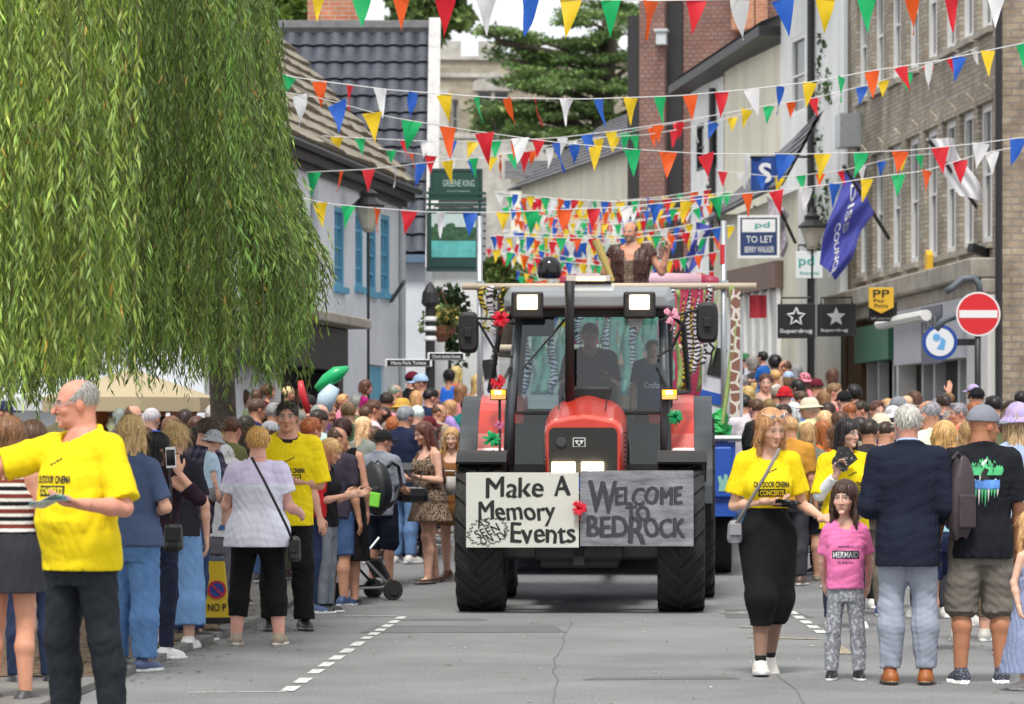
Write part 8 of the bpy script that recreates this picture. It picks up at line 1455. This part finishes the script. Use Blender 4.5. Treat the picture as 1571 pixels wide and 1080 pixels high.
m = MB(); m.lathe([(rr2_ * .22, .0), (rr2_ * .22, .071)], (-.05, 0, .07), 14, MX); m.prism([(-.05, -.10), (.06, -.12), (.09, .02), (.02, .08), (.0, -.02)], (0, -.0685, 0), (1, 0, 0), (0, 0, 1), (0, -.003, 0)); m.build('emblem', pm('sky_blue_mark', (.12, .38, .70), rough=.5), o); m = MB(); m.bx(rr2_ * .95, rr2_ + .5, -.02, .02, -.05, .05); m.build('bracket', IRON, o)
# no entry sign on its post with swan neck lamps
YN = 52.0; o = empty('no_entry_sign', (PX(1500, YN), YN, g(YN) + .1), 0, 'round red no entry sign with a white bar on a black post', 'road sign'); zc_ = PZ(482, YN) - g(YN) - .1; r_ = 34 * YN / FPX
m = MB(); m.lathe([(r_, -.012), (r_, .012), (r_ * .93, .0125)], (0, -.05, zc_), 40, MX); m.cur = 0; m.build('rim', pm('sign_white', (.72, .72, .72), rough=.4), o); m = MB(); m.lathe([(r_ * .925, 0), (r_ * .925, .0155)], (0, -.05, zc_), 40, MX); m.build('face', pm('sign_red', (.60, .012, .018), rough=.35), o); m = MB(); m.bx(-r_ * .86, r_ * .86, -.070, -.0658, zc_ - r_ * .17, zc_ + r_ * .17); m.build('white_bar', pm('sign_white', (.72, .72, .72)), o, bevel=.001)
m = MB(); m.tube([(0, 0, 0), (0, 0, zc_ + .2)], .045, 10)
m.build('post', IRON, o, smooth=True)
for (q) in ([(1452, 447), (1462, 441), (1478, 427), (1494, 426), (1503, 436), (1504, 450)], [(1436, 505), (1448, 492), (1462, 486), (1470, 484)]):
    m = MB(); m.tube([Vector((PX(px, YN), .05, PZ(py, YN) - g(YN) - .1)) - Vector((PX(1500, YN), 0, 0)) for px, py in q], .05, 8); m.build('lamp_arm', pm('blue_grey_arm', (.09, .11, .13), rough=.5), o, smooth=True)
# flags
def flag(px, py, dx, dy, Y, pts, mat, label, texts=(), rz=0):          # pole from foot to tip, cloth as a hanging sheet given by photo points
    foot = P(px, py, Y); tip = P(px + dx, py + dy, Y - 1.0); o = empty('flag', foot, 0, label, 'flag'); m = MB(); m.tube([(0, 0, 0), tip - foot], .03, 8); m.build('pole', pm('dark_pole', (.05, .045, .045), rough=.6), o)
    q = [P(a, b, Y - .6) - foot for a, b in pts]
    def fn(u, v):
        p = (q[0].lerp(q[1], u)).lerp(q[3].lerp(q[2], u), v); return p + Vector((.04 * math.sin(v * 7 + u * 3), .07 * math.sin(v * 8 + u * 6) + .03 * math.sin(u * 17 + v * 5), 0))
    m = MB(); m.grid(fn, 20, 20); c = m.build('cloth', mat, o, smooth=True)
    for (tx, u0, v0, uw, vh, rot) in texts:
        vf = fit_text(tx, 1, 1, .01); a = R(rot); m = MB(); pp = []
        for (x, y) in vf[0]: uu, vv = x * uw * math.cos(a) - y * vh * math.sin(a), x * uw * math.sin(a) + y * vh * math.cos(a); p = Vector(fn(u0 + uu, v0 - vv)); pp.append((p.x, p.y - .012, p.z))
        m.add(pp, vf[1]); m.build('lettering', INKW, c)
    return o
PUR = pm('violet_blue_flag', (.075, .085, .42), rough=.7, trans=.3, var=.12, vs=2.5)
flag(1364, 366, -70, -112, 60, [(1297, 253), (1340, 328), (1284, 430), (1255, 405)], PUR, 'violet blue council flag drooping from a pole on the brick building', [('DISS', .45, .26, .55, .14, -48), ('COUNCIL', .50, .74, .62, .15, -62)])
flag(1500, 320, -75, -105, 57, [(1420, 212), (1462, 212), (1514, 312), (1470, 300)], pm('white_flag', (.80, .80, .84), rough=.7, trans=.25), 'plain white flag blown flat below the top bunting by the brick pier')
flag(1220, 372, -28, -60, 66, [(1176, 300), (1210, 330), (1204, 395), (1176, 385)], pm('grey_lace_flag', (.42, .38, .42), rough=.8, trans=.3, var=.5, vs=6), 'faded grey pink flag hanging by the TO LET board')
flag(1105, 345, -20, -60, 72, [(1068, 340), (1096, 350), (1066, 412), (1050, 420)], PUR, 'violet blue flag furled beside the red tiled house', [('DISS', .5, .4, .6, .2, -50)])
flag(600, 462, 20, -30, 57, [(552, 372), (566, 380), (548, 470), (528, 452)], pm('dusty_pink_flag', (.40, .27, .30), rough=.8, trans=.3, var=.6, vs=3), 'dusty pink and violet flag hanging on the pub wall')
o = empty('banner', P(1174, 292, 67), R(-5), 'blue square banner with a white S hung above the shops', 'banner'); w = 44 * 67 / FPX; m = MB(); m.grid(lambda u, v: ((u - .5) * w, .05 * math.sin(u * 7), v * w * 1.15), 10, 6); m.build('cloth', pm('royal_blue_cloth', (.03, .09, .36), rough=.7, trans=.25), o, solid=.004); m = MB(); put(m, fit_text('S', w * .45, w * .7, .03), (0, -.09, w * .6), (1, 0, 0), (0, 0, 1)); m.build('lettering', INKW, o); m = MB(); m.tube([(-w * .6, 0, w * 1.17), (w * 1.6, .1, w * 1.17)], .02, 6); m.build('pole', IRON, o)
o = empty('banner', P(876, 405, 100), 0, 'small blue banner hung in the far bunting above the float', 'banner'); w = 34 * 100 / FPX; m = MB(); m.grid(lambda u, v: ((u - .5) * w, .04 * math.sin(u * 9), v * w * .85), 8, 5); m.build('cloth', pm('royal_blue_cloth', (.03, .09, .36)), o, solid=.004); m = MB(); m.prism([(-.12, .08), (.12, .08), (.05, .26), (.1, .42), (-.1, .42), (-.03, .26)], (0, -.06, 0), (1, 0, 0), (0, 0, 1), (0, -.01, 0)); m.build('mark', INKW, o)
o = empty('banner', P(1210, 492, 70), R(-5), 'plain red banner hanging on the pale shopfront', 'banner'); 
o.location = P(1163, 488, 64.5); w = 26 * 65 / FPX; m = MB(); m.grid(lambda u, v: ((u - .5) * w, .03 * math.sin(u * 9), v * w * 1.35), 8, 5); m.build('cloth', pm('red_cloth', (.45, .03, .05), rough=.7), o, solid=.004)
# pub signs on the left
PIC = [pm('pic_sky', (.48, .58, .56), rough=.4, var=.15, vs=3), pm('pic_trees', (.035, .10, .045), rough=.4, var=.6, vs=6), pm('pic_water', (.10, .42, .40), rough=.4, var=.35, vs=3), pm('pic_dark', (.012, .05, .045), rough=.4, var=.4, vs=4)]
def picture(o, w, h):
    m = MB()
    for k, (z0_, z1_) in enumerate(((.74, .98), (.50, .735), (.20, .495), (.03, .195))): m.cur = k; m.prism([(-w * .46, h * z0_), (w * .46, h * z0_), (w * .46, h * z1_), (w * .2, h * (z1_ - .05 * (k == 1))), (-w * .1, h * (z1_ + .0)), (-w * .46, h * z1_)], (0, -.004 - .001 * k, 0), (1, 0, 0), (0, 0, 1), (0, -.003, 0))
    m.cur = 1
    for i in range(16): x = rb.uniform(-.42, .40) * w; m.lathe([(0, .0), (rb.uniform(.05, .13) * w * .6, .002), (0, .004)], (x, -.012 - i * .0003, h * (.62 + rb.uniform(-.06, .17 if x < 0 else .08))), 9, MX)
    m.build('picture', PIC, o)
YS = 60; sign('pub_sign', 664, 263, 736, 303, YS, 4, GREENS, 'dark green brewery sign board lettered in pale green above the picture sign', [('GREENE KING', .55, .55, .68, .26, pm('pale_green_lettering', (.35, .48, .42), rough=.5)), ('BURY ST EDMUNDS', .55, .22, .48, .10, pm('pale_green_lettering', (.35, .48, .42)))], frame=pm('sign_frame_green', (.02, .05, .045), rough=.5))
sign('pub_sign', 659, 326, 733, 412, YS - .3, 4, GREENS, 'hanging pub sign painted with a green lakeside landscape', frame=pm('sign_frame_green', (.02, .05, .045)), marks=picture, hang=-1.0)
m = MB(); 
for i in range(4): m.bx(-.45, .5, 0, .05, .02 + i * .09, .06 + i * .09)
o = empty('sign_bracket', P(698, 326, YS - .15), R(4), 'dark slatted bracket between the brewery board and the picture sign', 'bracket'); m.tube([(-.4, .03, -.01), (-.4, .03, .4)], .02, 5); m.tube([(.4, .03, -.01), (.4, .03, .4)], .02, 5); m.build('slats', GREENS, o)
# finger signpost
YG = 54; o = empty('finger_signpost', (PX(660, YG), YG, g(YG)), 0, 'black and white banded finger signpost with two arms left of the float', 'signpost'); zz = lambda py: PZ(py, YG) - g(YG)
m = MB(); m.tube([(0, 0, 0), (0, 0, zz(470))], .07, 12); m.lathe([(.09, 0), (.13, .05), (.11, .2), (.05, .3), (.0, .36)], (0, 0, zz(470)), 12); m.build('post', IRON, o)
for py in (493, 508, 523): m = MB(); m.lathe([(.085, 0), (.095, .02), (.085, .07)], (0, 0, zz(py)), 12); m.build('white_band', WPAINT, o)
for x0_, x1_, py, tx in ((591, 663, 557, 'Mere Park Toilets'), (656, 714, 547, 'Church Auction Rooms')):
    a, b = (x0_ - 660) * YG / FPX, (x1_ - 660) * YG / FPX; m = MB(); m.bx(a, b, -.10, -.075, zz(py + 6), zz(py - 6)); pn = m.build('sign_arm', WPAINT, o, bevel=.01); m = MB(); m.bx(a + .03, b - .03, -.106, -.1005, zz(py + 4.6), zz(py - 4.6)); m.build('black_face', SBK, pn); m = MB(); put(m, fit_text(tx, (b - a) * .74, .05, .01), ((a + b) / 2, -.109, zz(py)), (1, 0, 0), (0, 0, 1)); m.build('lettering', INKW, pn)
def lamp(px, py, Y, label, k=1.0):
    o = empty('street_lamp', (PX(px, Y), Y, g(Y)), 0, label, 'street lamp'); z = PZ(py, Y) - g(Y); m = MB(); m.tube([(0, 0, 0), (0, 0, 1.0), (0, 0, 1.05), (0, 0, z - .35)], [.09 * k, .08 * k, .05 * k, .045 * k], 10); m.build('post', IRON, o); m = MB(); m.lathe([(.06, -.36), (.10, -.30), (.20, .0)], (0, 0, z), 8); m.build('lantern_glass', pm('lantern_glass', (.45, .42, .34), rough=.2), o); m = MB(); m.lathe([(.23, .0), (.24, .03), (.12, .14), (.14, .20), (.05, .26), (.02, .36)], (0, 0, z), 8); m.build('lantern_cap', IRON, o)
lamp(565, 318, 54, 'tall black street lamp with lantern in front of the blue pub windows', .42); lamp(1246, 350, 63, 'black street lamp with lantern in front of the ivy covered wall', .42); lamp(1158, 345, 70, 'black street lamp half hidden behind the TO LET board')
# hanging basket and creeper by the pub sign
o = empty('hanging_basket', P(677, 500, 58), 0, 'hanging flower basket with yellow blooms under the pub sign', 'hanging basket'); m = MB(); m.lathe([(.05, -.25), (.2, -.12), (.24, 0)], n=14); m.tube([(.22, 0, 0), (0, 0, .55), (-.22, 0, 0)], .01, 4); m.build('basket', pm('terracotta_liner', (.22, .09, .05), rough=.9, var=.3, vs=9), o); cloud('leaves', [((0, 0, .06), (.34, .3, .22), 260), ((.1, -.05, .16), (.2, .2, .12), 120)], .09, LEAFB, o, 1, .35, .4); cloud('blooms', [((.06, -.1, .16), (.26, .2, .14), 70)], .07, pm('yellow_bloom', (.70, .58, .18), rough=.7, attr=True), o, 1, .2, .5)
o = empty('climbing_plant', P(690, 470, 61), 0, 'bright green climber on the dark pub porch under the picture sign', 'plant'); cloud('leaves', [((0, 0, .0), (.3, .2, .35), 500), ((.15, 0, -.5), (.2, .2, .5), 300)], .10, LEAFI, o, 1, .3, .4); m = MB(); m.tube([(0, .1, -1.8), (0, .1, .2)], .03, 5); m.build('stem', BARK, o)
# parasols at the left
def parasol(px, py, Y, r, h, label, col_, rz=0):
    o = empty('parasol', (PX(px, Y), Y, g(Y) + .1), R(rz), label, 'parasol'); z = PZ(py, Y) - g(Y) - .1; m = MB(); v = [(0, 0, z)]; n = 8
    for k in range(n): a = 2 * math.pi * k / n; v.append((r * math.cos(a), r * math.sin(a), z - h))
    for k in range(n): a = 2 * math.pi * k / n; v.append((r * math.cos(a), r * math.sin(a), z - h - .16))
    m.add(v, [(0, 1 + k, 1 + (k + 1) % n) for k in range(n)] + [(1 + k, 9 + k, 9 + (k + 1) % n, 1 + (k + 1) % n) for k in range(n)]); m.build('canopy', col_, o, solid=.006); m = MB(); m.tube([(0, 0, 0), (0, 0, z + .06)], .03, 8); m.build('pole', WOODB, o)
    for k in range(n): a = 2 * math.pi * k / n; m = MB(); m.tube([(0, 0, z - .03), (r * .97 * math.cos(a), r * .97 * math.sin(a), z - h - .03)], .010, 4); m.build('rib', WOODB, o)
CANV = pm('cream_canvas', (.62, .52, .34), rough=.85, trans=.35); CANW = pm('white_canvas', (.74, .75, .75), rough=.85, trans=.35)
parasol(200, 565, 43, 1.0, .34, 'cream parasol beyond the crowd under the willow', CANV, 12); parasol(105, 566, 46, 1.3, .36, 'large white parasol behind the balding man in yellow', CANW, 5); parasol(20, 586, 47, 1.3, .3, 'white parasol at the far left under the willow', CANW, 20)
# green inflatable hat, pushchair, waiting cone
o = empty('inflatable_hat', P(512, 600, 42.8), 0, 'green and pale blue inflatable dragon hat held above the crowd', 'inflatable'); m = MB(); m.tube([(-.20, 0, .02), (-.08, 0, .12), (.04, 0, .20), (.17, 0, .27)], [.04, .08, .09, .02], 12); m.build('green_head', pm('green_vinyl', (.01, .40, .13), rough=.3), o, smooth=True); m = MB(); m.tube([(-.12, 0, -.22), (-.08, 0, -.08), (.0, 0, .06)], [.09, .11, .08], 12); m.build('pale_body', pm('pale_blue_vinyl', (.50, .64, .74), rough=.35), o, smooth=True); m = MB(); m.tube([(-.38, 0, .12), (-.36, 0, -.02), (-.28, 0, -.25)], [.03, .045, .04], 8); m.build('red_arm', pm('red_vinyl', (.6, .03, .04), rough=.35), o, smooth=True)
YPu = 37.2; o = empty('pushchair', (PX(540, YPu), YPu, g(YPu)), R(24), 'black folding pushchair with silver frame among the left hand crowd', 'pushchair'); 
for sg in (-1, 1):
    m = MB(); m.tube([(-.55, sg * .22, 1.0), (-.45, sg * .22, .92), (.30, sg * .22, .16)], .014, 6); m.tube([(-.30, sg * .22, .12), (.05, sg * .22, .45), (.2, sg * .22, .62)], .014, 6); m.tube([(-.3, sg * .22, .12), (.35, sg * .22, .13)], .012, 6); m.build('frame', STEEL if sg < 0 else IRON, o)
    for x in (-.32, .33): m = MB(); m.lathe([(.05, -.02), (.10, -.02), (.10, .02), (.05, .02)], (x, sg * .26, .10), 18, MX); m.lathe([(.03, -.03), (.05, -.03), (.05, .03), (.03, .03)], (x, sg * .26, .10), 12, MX); m.build('wheel', RUB, o)
m = MB(); m.add([(-.30, -.2, .78), (-.30, .2, .78), (-.10, .2, .42), (-.10, -.2, .42), (.22, .2, .40), (.22, -.2, .40), (.32, .2, .22), (.32, -.2, .22)], [(0, 1, 2, 3), (3, 2, 4, 5), (5, 4, 6, 7)]); m.build('seat', pm('dark_fabric', (.02, .022, .026), rough=.8), o, solid=.03); m = MB(); m.grid(lambda u, v: (-.34 + .34 * math.sin(v * 1.7) , (u - .5) * .42, .80 + .18 * math.sin(v * 3.0)), 6, 6); m.build('hood', pm('dark_fabric', (.02, .022, .026)), o, solid=.01, smooth=True); m = MB(); m.tube([(-.55, -.22, 1.0), (-.57, 0, 1.01), (-.55, .22, 1.0)], .017, 6); m.build('handle', IRON, o)
YK = 30.2; o = empty('no_waiting_cone', (PX(331, YK), YK, .11), R(10), 'yellow no waiting cone with round blue and red symbol by the kerb', 'traffic cone'); m = MB(); m.box((0, 0, .27), (.21, .21, .46), taper=(.62, .62)); m.build('cone_body', pm('yellow_plastic', (.72, .48, .01), rough=.4, var=.1, vs=6), o, bevel=.01); m = MB(); m.bx(-.16, .16, -.16, .16, 0, .05); m.build('base', RUB, o, bevel=.01); m = MB(); m.box((0, 0, .515), (.13, .13, .03)); m.build('top_cap', pm('blue_grey_cap', (.12, .14, .2), rough=.5), o)
TI = Matrix.Rotation(R(-4.5), 3, 'X'); m = MB(); m.lathe([(.075, 0), (.075, .004)], (0, -.094, .27), 24, TI @ MX); m.cur = 1; m.lathe([(.056, 0), (.056, .0065)], (0, -.094, .27), 24, TI @ MX); m.cur = 0; m.box((0, -.103, .27), (.016, .003, .12), TI @ Matrix.Rotation(R(-45), 3, 'Y')); m.build('symbol', [pm('symbol_red', (.5, .02, .04), rough=.5), pm('symbol_blue', (.02, .05, .28), rough=.5)], o); m = MB(); put(m, fit_text('NO P', .15, .06, .02), (0, -.108, .13), (1, 0, 0), TI @ Vector((0, 0, 1))); m.build('lettering', INK, o)
o = empty('security_camera', P(1505, 385, 56), R(30), 'dark security camera on the brick building above the no entry sign', 'camera'); m = MB(); m.box((0, 0, 0), (.42, .14, .13), Matrix.Rotation(R(14), 3, 'Y')); m.tube([(.1, 0, 0), (.25, .2, .1)], .03, 6); m.build('housing', IRON, o, bevel=.02)
o = empty('alarm_box', P(1420, 420, 60), R(-86), 'small yellow alarm box on the brick building cornice', 'alarm box'); m = MB(); m.prism([(-.12, 0), (.12, 0), (.14, .3), (0, .38), (-.14, .3)], (0, 0, 0), (1, 0, 0), (0, 0, 1), (0, .1, 0)); m.build('cover', YELS, o, bevel=.01)
